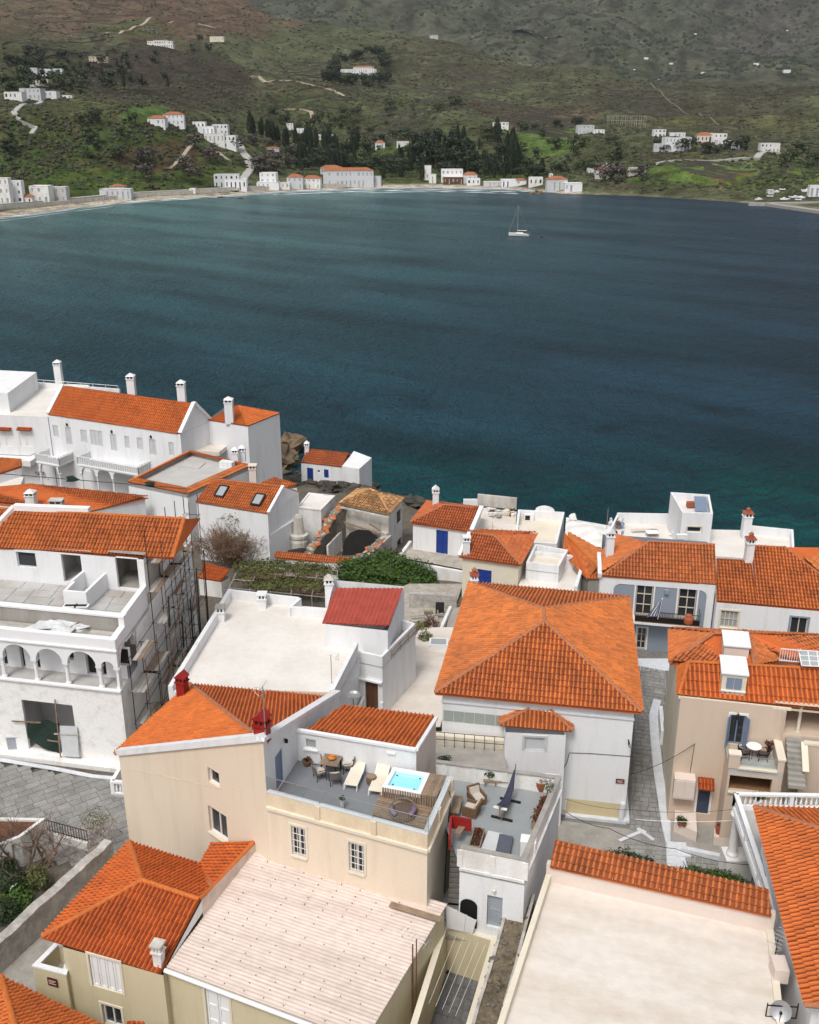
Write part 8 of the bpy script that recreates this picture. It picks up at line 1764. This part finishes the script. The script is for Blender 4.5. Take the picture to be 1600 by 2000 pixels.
# ================================================================ the far shore
def villa(vols,label,cat='house',yaw=0,group=None):
    """vols: (left, right, top, bottom sight lines, storeys, roof 'f' flat / 't' tiled, wall, window colour)"""
    x0,x1,y0,y1 = vols[0][:4]; b = hill((x0+x1)/2,y1); t = thing('house',label,cat,b-Vector((0,0,1)),group); rnd = random.Random(int(x0*7+y1))
    for n_,vol in enumerate(vols):
        x0,x1,y0,y1,st,rf,wm,wn = (list(vol)+[None]*8)[:8]; wm = wm or rnd.choice(['white','whiteold','ltgrey']); wn = wn or rnd.choice(['glass','glasspale','gdoor'])
        p = hill((x0+x1)/2,y1); s = F/(p.y*math.cos(TH)+(H-p.z)*math.sin(TH)); w = (x1-x0)/s; h = (y1-y0)/s*1.04; d = max(4.5,min(9,w*.75)); a = yaw+rnd.uniform(-.1,.1)
        e = Vector((math.cos(a),math.sin(a),0)); nb = Vector((-e.y,e.x,0)); rh = 0
        if rf=='t': rh = min(.3*h,2.0); h -= rh*.75
        A,B = p-e*w/2,p+e*w/2; hol = []; sh_ = h/st; nw = max(1,int(w/2.9))
        for k in range(st):
            for i in range(nw):
                if rnd.random()<.12: continue
                u = w*(i+.5)/nw; ww = .42 if rnd.random()<.8 else .7; zb = p.z+k*sh_; hol.append((u-ww,u+ww,zb+(sh_*.36 if k or rnd.random()<.6 else .1),zb+sh_*.76))
        q = MB(); wall(q,A,B,p.z-3,p.z+h,p.z+h,hol,.25)
        for C_,D_ in ((B,B+nb*d),(B+nb*d,A+nb*d),(A+nb*d,A)): wall(q,C_,D_,p.z-3,p.z+h,p.z+h)
        q.obj('wall',wm,t)
        for u0,u1,z0,z1 in hol: g = lambda u,z: A+e*u+nb*.25+Vector((0,0,z-A.z)); MB().quad(g(u0,z0),g(u1,z0),g(u1,z1),g(u0,z1)).obj('window',wn,t)
        ring = [A,B,B+nb*d,A+nb*d]
        if rf=='t':
            o = .35; E4 = [A-e*o-nb*o,B+e*o-nb*o,B+e*o+nb*(d+o),A-e*o+nb*(d+o)]; r0,r1 = A+e*min(w*.3,d*.5)+nb*d/2,B-e*min(w*.3,d*.5)+nb*d/2; zz = lambda q_,z: Vector((q_.x,q_.y,z)); Z0,Z1 = p.z+h,p.z+h+rh
            q = MB(); E4 = [zz(q_,Z0) for q_ in E4]; r0,r1 = zz(r0,Z1),zz(r1,Z1); q.quad(E4[0],E4[1],r1,r0); q.quad(E4[1],E4[2],r1); q.quad(E4[2],E4[3],r0,r1); q.quad(E4[3],E4[0],r0); q.quad(*E4[::-1]); q.obj('roof','farroof',t)
        else:
            MB().add([(c.x,c.y,p.z+h-.3) for c in ring],[(0,1,2,3)]).obj('roof','roofwhite',t); ringwall(MB(),ring,.25,p.z+h-.3,p.z+h+.1).obj('parapet',wm,t)
    return t
M['farroof'] = mk('hazed_clay_roof',(.36,.13,.055),(.27,.10,.05),rough=.85,s1=.3,s2=1.5,var=.2,bump=0)  # clay tone muted in the colour itself for distance haze
VL = [
 ([(0,22,352,400,3,'f'),(22,46,357,398,3,'f')],'tall white apartment house with blue shutters at the far left end of the beach'),
 ([(60,98,366,398,2,'f'),(96,131,368,396,2,'f','dim')],'white two storey house with long balconies behind the left beach'),
 ([(42,64,382,399,1,'t')],'low cottage with tiled roof squeezed between the two big beach houses'),
 ([(196,256,371,388,1,'f'),(214,242,362,374,1,'t')],'low white beach house with a tiled upper room above the sea wall'),
 ([(370,382,369,378,1,'f')],'tiny white kiosk on the sea wall below the green headland'),
 ([(419,468,343,366,2,'f'),(440,482,352,372,1,'f')],'white stepped house at the foot of the winding white road'),
 ([(508,540,340,368,3,'f'),(502,545,357,370,1,'f'),(540,566,358,370,1,'f')],'narrow tall white house with three storeys on the central beach'),
 ([(561,592,344,369,2,'t','ltgrey'),(592,626,346,368,2,'t')],'pale blue house with orange roof beside the long beach hotel'),
 ([(632,730,332,365,2,'t'),(728,744,346,364,1,'f'),(626,668,324,340,1,'t')],'long white beach hotel with orange roof and two rows of windows','hotel'),
 ([(291,325,256,274,1,'t'),(322,362,252,274,2,'t')],'white villa with orange roofs on top of the green headland'),
 ([(378,402,257,272,1,'f'),(388,420,264,282,1,'f'),(400,440,272,292,1,'f'),(416,446,258,276,2,'f'),(430,462,274,298,2,'f')],'cluster of stepped white holiday houses beside the winding road'),
 ([(288,338,80,92,2,'f'),(300,328,75,84,1,'f')],'white house standing alone high on the left hillside'),
 ([(410,438,77,86,1,'f','ivory')],'beige house to the right of the white house high on the hill'),
 ([(58,74,134,150,2,'f'),(72,100,138,150,1,'f'),(104,122,139,147,1,'f')],'long white house among bushes on the upper left slope'),
 ([(62,95,157,168,1,'f','ivory')],'beige flat house below the long white house'),
 ([(175,211,117,128,2,'f','pink')],'orange beige house on the upper left slope'),
 ([(10,45,192,206,1,'f'),(40,82,182,202,2,'f'),(80,112,190,202,1,'f')],'large white villa of several flat blocks at the left edge'),
 ([(122,141,185,193,1,'f')],'small white house on the crest right of the large flat villa'),
 ([(54,68,168,178,1,'f')],'small white house between the beige flat house and the large villa'),
 ([(665,735,138,147,1,'f'),(690,730,132,141,1,'t')],'white villa with reddish roof inside the dark square grove'),
 ([(560,573,238,250,2,'f'),(574,602,246,258,1,'f')],'white house above the row of cypresses'),
 ([(620,650,258,270,1,'f')],'white house half hidden at the right end of the cypress row'),
 ([(733,752,278,292,1,'t')],'small white house with red roof among the green fields'),
 ([(775,799,288,297,1,'f')],'low white house on the terraces behind the beach trees'),
 ([(520,545,291,298,1,'t')],'orange roofed cottage above the long beach hotel'),
 ([(962,993,252,265,2,'f')],'white house beside a round dark tree above the green field'),
 ([(1128,1160,257,273,2,'f'),(1158,1180,270,277,1,'f')],'white two storey house left of the concrete frame'),
 ([(1277,1300,261,274,2,'f')],'small white house left of the big stepped villa'),
 ([(1278,1300,278,292,1,'f'),(1298,1350,267,292,2,'f'),(1308,1338,263,272,1,'f')],'big stepped white villa above the bright green meadow'),
 ([(1361,1390,261,279,1,'t','palepink'),(1385,1420,258,276,2,'f')],'white and pale pink villas joined above the meadow'),
 ([(1402,1428,270,279,1,'f'),(1428,1446,272,285,1,'f')],'low white house right of the joined villas'),
 ([(1487,1524,267,284,2,'f')],'white house beside the road at the upper right'),
 ([(1163,1195,322,342,1,'t','dim')],'stone cottage with bright orange roof behind the chapel'),
 ([(1176,1198,304,322,2,'f'),(1150,1178,310,322,1,'f')],'white house up the slope behind the orange roofed stone cottage'),
 ([(1228,1262,320,332,1,'f','dirty')],'plain weathered house left of the bright green meadow'),
 ([(828,842,326,352,2,'f'),(838,852,342,358,1,'f')],'white tower like house at the right of the beach trees'),
 ([(862,904,333,356,2,'f'),(866,905,347,360,1,'f','brown')],'white house with big windows and brown shop front on the beach'),
 ([(904,932,339,358,1,'t'),(912,938,350,362,1,'f')],'white beach house with orange roof next to the brown shop front'),
 ([(980,1012,352,365,1,'f','white','blue'),(1008,1028,350,362,1,'t')],'low beach tavern with bright blue front'),
 ([(1033,1060,348,364,1,'f')],'small white beach house between the blue tavern and the chapel'),
 ([(945,978,356,364,1,'f','ltgrey')],'long low grey white beach hut left of the blue tavern'),
 ([(1068,1108,348,373,1,'t'),(1103,1137,359,375,1,'f'),(1074,1080,341,352,1,'f')],'white chapel like house with small tower on the rocky point','chapel'),
 ([(1500,1512,372,380,1,'f')],'small white harbour hut behind the jetty'),
 ([(1580,1600,366,386,1,'f')],'white shed at the right edge behind the harbour'),
 ([(840,856,8,14,1,'f')],'tiny white house near the skyline in the middle'),
]
MTN = [(1262,113,12),(1312,113,10),(1360,50,7),(1345,95,6),(1475,145,14),(1535,154,20),(1540,42,6),(1240,125,6),(1375,138,14),(1290,132,6),(1050,100,0)]
for v in VL: villa(v[0],v[1],v[2] if len(v)>2 else 'house')
for k,(x,y,w) in enumerate(MTN):
    if w: p = mtn(x,y); ww = w/F*p.y*.62; o = MB().box(p+Vector((0,0,ww*.2)),(ww,ww*.6,ww*.45)).obj('house','white'); tag(o,'tiny white house far off on the mountain slope','house','tiny houses far off on the mountain')
# concrete frame of an unfinished building
def frame(x0,x1,y0,y1,n,label):
    a,b = hill(x0,y1),hill(x1,y1); zt_f = a.z+(y1-y0)/F*a.y; t = thing('concrete_frame',label,'building shell',(a+b)/2)
    for k in range(n):
        for dp in (0,8): p = a.lerp(b,k/(n-1))+Vector((0,dp,0)); MB().bar(p-Vector((0,0,2)),Vector((p.x,p.y,zt_f)),.28).obj('column','concrete',t)
    for z in ((a.z+zt_f)/2,zt_f-.4):
        for dp in (0,8): MB().bar(Vector((a.x,a.y+dp,z)),Vector((b.x,b.y+dp,z)),.22).obj('beam','concrete',t)
frame(1188,1260,243,260,9,'bare concrete frame of an unfinished building on the right slope'); frame(278,305,50,61,4,'small unfinished frame on reddish cut earth high on the left hill')
# roads, tracks and walls draped over the hills
def ribbon(pts,w,name,mat,lift=1.1,wallh=0,sub=6):
    P3 = []
    for (x0,y0),(x1,y1) in zip(pts,pts[1:]):
        for k in range(sub): P3.append(hill(lerp(x0,x1,k/sub),lerp(y0,y1,k/sub)))
    P3.append(hill(*pts[-1])); q = MB(); vs = []; fs = []
    for i,p in enumerate(P3):
        d = (P3[min(i+1,len(P3)-1)]-P3[max(i-1,0)]); d.z = 0; d.normalize(); n_ = Vector((-d.y,d.x,0))*w/2; vs += [p-n_+Vector((0,0,lift)),p+n_+Vector((0,0,lift)),p-n_-Vector((0,0,1.5)),p+n_-Vector((0,0,1.5))]
    for i in range(len(P3)-1): a = 4*i; fs += [(a,a+4,a+5,a+1),(a,a+2,a+6,a+4),(a+1,a+5,a+7,a+3)]
    q.add(vs,fs); o = q.obj(name,mat); return o
M['track'] = mk('pale_dirt_track',(.40,.33,.26),(.28,.23,.17),s1=.1,s2=.8,var=.1,bump=0); M['mtrack'] = mk('brown_mountain_track',(.20,.16,.115),(.14,.115,.085),s1=.05,var=.1,bump=0); M['road'] = mk('pale_road',(.40,.39,.36),(.34,.33,.30),s1=.1,var=.08,bump=0); M['drywall'] = mk('dry_stone_terrace_wall',(.10,.09,.07),(.06,.055,.045),s1=.2,s2=1.2,var=.3,bump=0)
for pts,w in (([(455,375),(462,362),(478,348),(490,335),(484,318),(472,300),(464,285)],6),([(1340,310),(1420,311),(1478,309),(1495,298),(1500,288),(1545,287)],5),([(1280,318),(1340,310)],4),([(60,262),(70,250),(40,242),(28,230),(50,218),(82,205)],3.5)): ribbon(pts,w,'road','road')['kind'] = 'structure'
for pts,w in (([(520,160),(560,166),(600,176),(640,186),(672,197)],5),([(488,148),(505,150),(520,160)],5),([(558,210),(575,215),(608,222),(612,232)],4),([(205,68),(240,60),(270,52),(300,40)],5),([(330,335),(360,318),(382,304)],3),([(410,300),(430,310),(452,326)],2.5),([(330,50),(380,44),(430,52)],4),([(960,117),(1010,118),(1050,122)],4)): ribbon(pts,w,'dirt_track','track')['kind'] = 'structure'
def mtn_track(pts,w,name='mountain_track'):
    P3 = [mtn(lerp(a[0],b[0],k/8),lerp(a[1],b[1],k/8)) for a,b in zip(pts,pts[1:]) for k in range(8)]; q = MB()
    for a,b in zip(P3,P3[1:]): u_ = Vector((0,w,0)); h_ = Vector((0,0,5)); q.quad(a-u_+h_,b-u_+h_,b+u_+h_*1.4,a+u_+h_*1.4)
    q.obj(name,'mtrack')['kind'] = 'structure'
mtn_track([(1000,95),(1035,92),(1060,87),(1075,80),(1100,74)],16);
ribbon([(1270,175),(1300,190),(1340,205),(1380,228),(1420,245)],1.2,'field_wall','mtrack',1.0)['kind'] = 'structure'
def surfline(pts,w,name,mat,off):
    P3 = [at(x,y,.0)+Vector((0,off,0)) for x,y in pts]; out = []
    for a,b in zip(P3,P3[1:]): out += [a.lerp(b,k/8) for k in range(8)]
    out.append(P3[-1]); vs = []
    for i,p in enumerate(out):
        ww = w*max(.12,(.55+.9*noise.noise(Vector((i*.37,2,off))))); jj = 1.6*noise.noise(Vector((i*.21,5,off))); vs += [Vector((p.x,p.y-ww+jj,.10)),Vector((p.x,p.y+ww+jj,.10))]
    return MB().add(vs,[(2*i,2*i+1,2*i+3,2*i+2) for i in range(len(out)-1)]).obj(name,mat)
M['foam'] = mk('surf_foam',(.70,.73,.74),(.50,.56,.58),s1=.5,s2=2,var=.15,bump=0)
sp = [(-40,429),(60,418),(150,406),(250,394),(350,387),(450,381),(545,374),(620,371),(700,368),(780,366),(850,365),(930,367),(1000,369),(1060,374)]
for off,w,a,b in ((-3,4.5,0,14),(-14,3.2,0,14),(-30,4.5,6,13),(-46,3.0,8,13),(-34,2.4,0,4)): surfline(sp[a:b],w,'surf','foam',off)['kind'] = 'structure'
ribbon([(-60,408),(60,399),(150,391),(250,381),(350,376),(450,370),(545,366),(640,363),(740,361)],5,'sea_road','road',1.6)['kind'] = 'structure'
sw_ = ribbon([(-60,414),(60,404),(150,396),(250,386),(350,379.5),(450,373.5),(560,368.5),(680,364.5),(745,363)],1.0,'sea_wall','dirty',2.0); tag(sw_,'long grey sea wall along the far beach road','sea wall')
jt = thing('jetty','long low concrete jetty at the far right edge of the bay','jetty',at(1530,410,0)); q = MB()
for a,b in (((1462,401),(1500,402)),((1500,402),(1620,419)),((1500,401),(1640,399))): segwall(q,at(*a,0),at(*b,0),6,-2,1.6)
q.obj('quay','concrete',jt)
for k,(x,y,w,lab) in enumerate(((1050,378,22,'flat brown rock slab at the foot of the chapel point'),(432,386,12,'dark round rock on the left beach'),(470,388,9,'small dark rock in the surf right of the round rock'),(1235,378,14,'dark boulders below the red earth bank'),(1290,384,12,'dark boulders on the shore left of the harbour'),(1190,378,10,'dark boulders on the shore right of the chapel point'))):
    p = at(x,y,0); r = w/F*p.y/2; q = MB()
    for j in range(4): q.blob(p+Vector(((j-1.5)*r*.5,(j % 2)*r*.3,0)),r*(.45+.15*(j % 3)),k*9+j,8,6,.8,(1.3,1,.55))
    tag(q.obj('rock','rockbrown' if k in (0,1) else 'rock'),lab,'rock')
p = at(565,905,0); q = MB(); q.blob(at(554,892,0)+Vector((0,2,.2)),2.6,5,22,16,.9,(1.0,1.8,.9)).blob(at(558,872,0),1.9,8,20,14,.9,(1,2,.7)).blob(at(545,905,.5),2.4,9,18,12,.9,(1,1.5,.9)); tag(q.obj('rock','rockbrown'),'big brown rock rising from the sea behind the hotel end block','rock')
# boats and cars in the harbour
rnd = random.Random(6)
for k in range(14):
    x = rnd.uniform(1470,1600); y = rnd.uniform(385,393) if k % 3 else rnd.uniform(374,378); p = hill(x,y); a = rnd.uniform(-.5,.5)
    t = thing('parked_car' if k % 2 else 'laid_up_boat','white car parked on the far harbour quay' if k % 2 else 'small white boat laid up on the far harbour quay','car' if k % 2 else 'boat',p,'cars parked on the harbour quay' if k % 2 else 'boats laid up on the harbour quay')
    if k % 2: MB().box(p+Vector((0,0,.75)),(3.6,1.5,.7),a).obj('body','paintwhite',t); MB().box(p+Vector((0,0,1.35)),(2.2,1.5,.55),a).obj('cabin','glass',t)
    else: MB().prism([(p.x+dx*math.cos(a)-dy*math.sin(a),p.y+dx*math.sin(a)+dy*math.cos(a)) for dx,dy in ((-2.2,-.8),(1.1,-.8),(2.6,0),(1.1,.8),(-2.2,.8))],p.z+.3,p.z+1.2).obj('hull','paintwhite',t); MB().box(p+Vector((0,0,1.4)),(1.4,.9,.6),a).obj('cabin','paintwhite',t)
# ---- sailing boat at anchor
bp_ = at(1014,461,0); bt_ = thing('sailing_boat','white sailing boat with bare mast at anchor in the bay','boat',bp_); ba = R(158); BX = lambda x,y,z: bp_+Vector((x*math.cos(ba)-y*math.sin(ba),x*math.sin(ba)+y*math.cos(ba),z))
secs = [(-4.6,1.0,1.05),(-3,1.4,1.05),(0,1.65,1.1),(2.5,1.2,1.25),(4.2,.45,1.4),(4.9,.03,1.5)]; vs = []
for x,w,h in secs: vs += [BX(x,-w,h),BX(x*.97,-w*.8,.2),BX(x*.93,0,-.4),BX(x*.97,w*.8,.2),BX(x,w,h)]
fs = [(5*i+j,5*i+j+1,5*i+j+6,5*i+j+5) for i in range(5) for j in range(4)]+[(0,1,2,3,4)]; MB().add(vs,fs).obj('hull','paintwhite',bt_); MB().add([BX(x,s_*w*.97,h-.02) for x,w,h in secs for s_ in (-1,1)],[(2*i,2*i+2,2*i+3,2*i+1) for i in range(5)]).obj('deck','ivory',bt_)
q = MB(); q.add([BX(x,y,z) for x,y,z in ((-2,-.8,1.1),(2,-.6,1.2),(2,.6,1.2),(-2,.8,1.1),(-1.8,-.7,1.6),(1.2,-.5,1.6),(1.2,.5,1.6),(-1.8,.7,1.6))],[(4,5,6,7),(0,1,5,4),(1,2,6,5),(2,3,7,6),(3,0,4,7)]); q.obj('cabin','paintwhite',bt_)
MB().tube([BX(.8,0,1.2),BX(.8,0,13.2)],.11,6).obj('mast','steel',bt_); MB().tube([BX(.7,0,2.4),BX(-3.4,0,2.5)],.17,6).obj('boom','ivory',bt_)
q = MB(); q.tube([BX(4.8,0,1.5),BX(.85,0,12.8)],.10,5).tube([BX(-4.5,0,1.1),BX(.8,0,13)],.04,4).tube([BX(.6,-1.5,1.1),BX(.8,-.8,7),BX(.8,0,12.6)],.035,4).tube([BX(.6,1.5,1.1),BX(.8,.8,7),BX(.8,0,12.6)],.035,4); q.obj('rigging','steel',bt_); MB().bar(BX(-4.2,-1,1.3),BX(-4.2,1,1.3),.25,.35).obj('stern_rail','blue',bt_)
by = at(1058,464,0); tag(MB().blob(by,.6,2,8,6,.1).obj('buoy','black'),'dark mooring buoy right of the sailing boat','buoy')

# ---------------------------------------------------------------- trees of the far shore
def protos():
    out = {}
    rnd = random.Random(3)
    for v in range(3):       # cypress, 1 unit tall
        q = MB();
        for k in range(150):
            z = rnd.random() ** .8; r = .13*math.sin(math.pi*min(1,z*.86+.12)) ** .8*rnd.uniform(.6,1.15); a = rnd.random()*6.28; c = Vector((r*math.cos(a),r*math.sin(a),z*.95+.04)); s = rnd.uniform(.03,.055)
            q.quad(c+Vector((-math.sin(a)*s,math.cos(a)*s,-s)),c+Vector((math.sin(a)*s,-math.cos(a)*s,-s*.6)),c+Vector((.25*s*math.cos(a),.25*s*math.sin(a),s*2.2)))
        out['cypress%d' % v] = q
        q = MB(); rr = random.Random(v+20)
        bl = [(Vector((rr.uniform(-.28,.28),rr.uniform(-.28,.28),rr.uniform(.45,.78))),rr.uniform(.18,.3)) for _ in range(7)]
        for c,r in bl:
            for k in range(34):
                d = Vector((rr.gauss(0,1),rr.gauss(0,1),rr.gauss(.2,1))).normalized(); p = c+d*r*rr.uniform(.7,1.1); s = rr.uniform(.035,.075); a = d.cross(Vector((rr.gauss(0,1),rr.gauss(0,1),rr.gauss(0,1)))).normalized(); b = d.cross(a); q.quad(p-a*s,p-b*s,p+a*s,p+b*s)
        out['round%d' % v] = q
    return out
PR = protos(); PM = {}
def far_tree(px,py,h,kind,mat,label,group,wide=1.0):
    p = hill(px,py); p.z -= .4; t = thing('cypress_tree' if kind=='cypress' else 'tree',label,'tree',p,group); v = random.Random(int(px*13+py)).randrange(3); key = (kind,v,mat)
    if key not in PM:
        me = bpy.data.meshes.new('crown'); me.from_pydata([tuple(x) for x in PR[kind+str(v)].v],[],PR[kind+str(v)].f); me.materials.append(M[mat]); PM[key] = me
    if 'trunk' not in PM: tm = bpy.data.meshes.new('trunk'); qq = MB().tube([(0,0,0),(0,0,.5)],.03,5,.015); tm.from_pydata(qq.v,[],qq.f); tm.materials.append(M['bark']); PM['trunk'] = tm
    for nm,me in (('crown',PM[key]),('trunk',PM['trunk'])): o = bpy.data.objects.new(nm,me); COL.objects.link(o); o.parent = t
    h *= 1.3; t.scale = (h*wide,h*wide,h); t.rotation_euler = (0,0,px); return t
M['cyp'] = leafm('cypress_foliage',(.020,.034,.014),(.012,.022,.010),.4); M['fartree'] = leafm('far_tree_foliage',(.045,.062,.022),(.028,.042,.016),.45); M['fardark'] = leafm('far_dark_foliage',(.024,.036,.015),(.015,.024,.010),.4); M['fargrey'] = leafm('bare_grey_crown',(.095,.082,.066),(.06,.052,.042),.4)
CY = [(490,275,17),(496,276,14),(845,322,15),(802,330,13),(970,290,16),(975,292,13),(990,325,22),(1000,328,25),(1006,330,20),(998,335,16),(1060,322,9),(950,345,12),(965,346,12),(985,345,9),(870,340,10),(905,300,14),(893,308,18),(880,312,16),(910,318,15),(920,328,14),(825,352,10),(780,315,12),(785,314,10)]
rnd = random.Random(19)
for k in range(46): f = rnd.random(); CY.append((lerp(503,705,f),lerp(268,284,f)+rnd.uniform(-3,4),rnd.uniform(8,13)))
for k in range(16): CY.append((rnd.uniform(640,678),rnd.uniform(322,330),rnd.uniform(9,13)))
for k in range(14): CY.append((rnd.uniform(585,612),rnd.uniform(308,318),rnd.uniform(8,12)))
for x,y,h in CY: far_tree(x,y,h,'cypress','cyp',('tall' if h>12 else 'short')+' dark cypress '+('in the long row on the left slope' if x<720 and y<292 else 'in the clump above the long beach hotel' if x<700 else 'standing among the fields in the middle' if x<860 else 'in the dark grove behind the beach'),'cypresses behind the far beach',rnd.uniform(.9,1.3))
GR = []
for k in range(60):
    f = rnd.random(); s_ = k % 4; x,y = ((lerp(640,752,f),172+rnd.uniform(-4,4)),(lerp(640,665,f),lerp(170,130,f)),(lerp(660,740,f),lerp(105,98,f)+12),(lerp(745,755,f),lerp(108,168,f)))[s_]
    GR.append((x+rnd.uniform(-6,6),y,rnd.uniform(8,14)))
for x,y,h in GR: far_tree(x,y,h,'round','fardark','dark tree of the square grove around the hill villa','dark trees of the square grove')
for k in range(26): far_tree(rnd.uniform(800,925),rnd.uniform(298,335),rnd.uniform(9,16),'round','fardark','tall dark pine in the grove right of the beach hotel','dark pines right of the beach hotel')
small = {}
reg = [(0,130,105,150,34,'fardark','around the long white house on the upper left slope'),(100,220,135,180,36,'fartree','below the orange beige house'),(0,60,150,200,16,'fartree','beside the large flat villa at the left edge'),(140,260,250,330,14,'fartree','on the green headland'),(500,700,225,262,26,'fartree','on the slope above the cypress row'),(460,600,290,345,22,'fargrey','beside the winding white road'),(700,830,285,340,28,'fartree','on the terraces behind the long beach hotel'),(930,1060,270,352,26,'fartree','around the tall cypresses behind the blue tavern'),(1060,1230,280,345,34,'fartree','on the slope behind the chapel'),(1150,1260,330,362,16,'fargrey','around the stone cottage with orange roof'),(1270,1460,284,296,14,'fardark','in front of the white villas above the meadow'),(1530,1600,285,340,12,'fartree','at the right edge above the harbour'),(740,900,200,240,20,'fartree','in the gully in the middle of the hill'),(330,420,85,100,6,'fardark','beside the lone white house high on the hill'),(1000,1130,255,266,8,'fardark','along the top of the green field'),(250,420,300,372,16,'fargrey','on the steep bank above the left beach'),(0,40,265,300,5,'fardark','on the left flank of the green headland'),(560,800,262,330,26,'fardark','between the cypresses and the fields')]
for x0,x1,y0,y1,n_,m,where in reg:
    for k in range(n_):
        h = rnd.uniform(4,9)
        if h<6.6:
            p = hill(rnd.uniform(x0,x1),rnd.uniform(y0,y1)); w_ = rnd.uniform(1,1.5); pr_ = PR['round%d' % (k % 3)]; small.setdefault(m,MB()).add([(p.x+a_*h*w_,p.y+b_*h*w_,p.z-.4+c_*h) for a_,b_,c_ in pr_.v],pr_.f); continue
        far_tree(rnd.uniform(x0,x1),rnd.uniform(y0,y1),h,'round',m,('low ' if h<7.8 else 'tall ')+{'fardark': 'dark green','fartree': 'mid green','fargrey': 'bare greyish'}[m]+' tree '+where,'trees '+where,rnd.uniform(1,1.5))
for k in range(230):
    x0,x1,y0,y1 = ((700,940,300,348),(860,1060,300,345),(560,720,285,330),(30,330,120,175))[k % 4]; h = rnd.uniform(6,12); p = hill(rnd.uniform(x0,x1),rnd.uniform(y0,y1)); w_ = rnd.uniform(.8,1.4); pr_ = PR[('round%d' if k % 3 else 'cypress%d') % (k % 2)]; small.setdefault('fardark',MB()).add([(p.x+a_*h*w_,p.y+b_*h*w_,p.z-.4+c_*h) for a_,b_,c_ in pr_.v],pr_.f)
for m,q in small.items(): q.obj('small_trees',m,kind='stuff')
# scrub and terrace walls, far too many to count
def scrub(name,n,seed,smin,smax,mat,rng):
    rnd = random.Random(seed); V_ = []; Fc = []
    for k in range(n):
        x,y = rnd.uniform(rng[0],rng[1]),0; sy,ry = hshore(x); t = rnd.uniform(rng[2],rng[3]) ; py = sy+(ry-sy)*t
        if noise.noise(Vector((x/45,py/16,seed)))<rnd.uniform(-.35,.3): continue
        if any(((x-fx)/fw) ** 2+((py-fy)/fh) ** 2<1 for fx,fy,fw,fh in ((1065,279,66,21),(1370,336,108,20),(285,243,42,19),(1000,330,40,10))): continue
        p = hillpt(x,t); s = rnd.uniform(smin,smax)*(.7+p.y/1500); o = len(V_); hgt = s*rnd.uniform(.5,.9)
        for ring_,(rr,zz) in enumerate(((1,-.25),(.95,.4),(.5,.85))):
            for i in range(5): a = 1.2566*i+k; q_ = rr*s*rnd.uniform(.7,1.2); V_.append((p.x+q_*math.cos(a),p.y+q_*math.sin(a),p.z+zz*hgt*rnd.uniform(.8,1.2)))
        for r_ in range(2):
            for i in range(5): j = (i+1) % 5; Fc.append((o+r_*5+i,o+r_*5+j,o+r_*5+5+j,o+r_*5+5+i))
        Fc.append(tuple(o+10+i for i in range(5)))
    mb = MB(); mb.v = V_; mb.f = Fc; mb.obj(name,mat,kind='stuff')
M['scrubm'] = leafm('hill_scrub_foliage',(.055,.050,.029),(.034,.034,.019),.5); M['scrubg'] = leafm('green_scrub_foliage',(.048,.062,.020),(.028,.038,.012),.45)
scrub('hill_scrub',24000,1,.5,1.6,'scrubm',(-60,1660,.16,.99)); scrub('green_scrub',8500,2,.6,1.9,'scrubg',(-60,1660,.05,.6))
def terraces():
    q = MB(); rnd = random.Random(8)
    zones = [(0,420,.62,.98,26),(40,230,.5,.7,14),(800,1010,.55,.82,22),(930,1160,.45,.66,22),(700,830,.28,.5,20),(1000,1130,.38,.6,16),(1250,1600,.4,.62,14),(520,760,.5,.8,14),(1100,1500,.62,.95,14),(1280,1480,.2,.36,8)]
    for x0,x1,t0,t1,n_ in zones:
        for k in range(n_):
            t = lerp(t0,t1,(k+rnd.random()*.6)/n_); a = rnd.uniform(x0,lerp(x0,x1,.5)); b = min(x1,a+rnd.uniform(40,160)); pts = [hillpt(x,t+.012*noise.noise(Vector((x/50,k,0)))) for x in np.arange(a,b,7)]
            for p,r in zip(pts,pts[1:]):
                h = 1.5
                q.quad(p+Vector((0,-.3,-.8)),r+Vector((0,-.3,-.8)),r+Vector((0,-.3,h)),p+Vector((0,-.3,h))); q.quad(p+Vector((0,-.3,h)),r+Vector((0,-.3,h)),r+Vector((0,.5,h)),p+Vector((0,.5,h)))
    q.obj('terrace_walls','drywall',kind='stuff')
terraces()
def mountain_scrub():
    rnd = random.Random(5); V_ = []; Fc = []
    for k in range(9000):
        x,py = rnd.uniform(380,1640),rnd.uniform(-5,165)
        if noise.noise(Vector((x/60,py/22,4)))<rnd.uniform(-.3,.35): continue
        p = mtn(x,py); s_ = rnd.uniform(2,6.5); o = len(V_)
        for rr,zz in ((1.2,-.5),(1,.35),(.5,.8)):
            for i in range(4): a = 1.5708*i+k; V_.append((p.x+rr*s_*math.cos(a),p.y+rr*s_*math.sin(a),p.z+zz*s_))
        for r_ in range(2):
            for i in range(4): j = (i+1) % 4; Fc.append((o+r_*4+i,o+r_*4+j,o+r_*4+4+j,o+r_*4+4+i))
        Fc.append((o+8,o+9,o+10,o+11))
    mb = MB(); mb.v = V_; mb.f = Fc; mb.obj('mountain_scrub','fardark',kind='stuff')
mountain_scrub()

# ---------------------------------------------------------------- thin sea air between here and the far hills
hz_mat = bpy.data.materials.new('sea_haze'); hz_mat.use_nodes = True; n = hz_mat.node_tree.nodes; n.remove(n['Principled BSDF']); pv = n.new('ShaderNodeVolumePrincipled'); pv.inputs['Density'].default_value = .000035; pv.inputs['Color'].default_value = (.86,.91,.97,1); pv.inputs['Anisotropy'].default_value = .2
hz_mat.node_tree.links.new(pv.outputs[0],n['Material Output'].inputs['Volume'])
MB().box((0,2950,647.5),(9200,6700,1305)).obj('haze',hz_mat,kind='stuff')
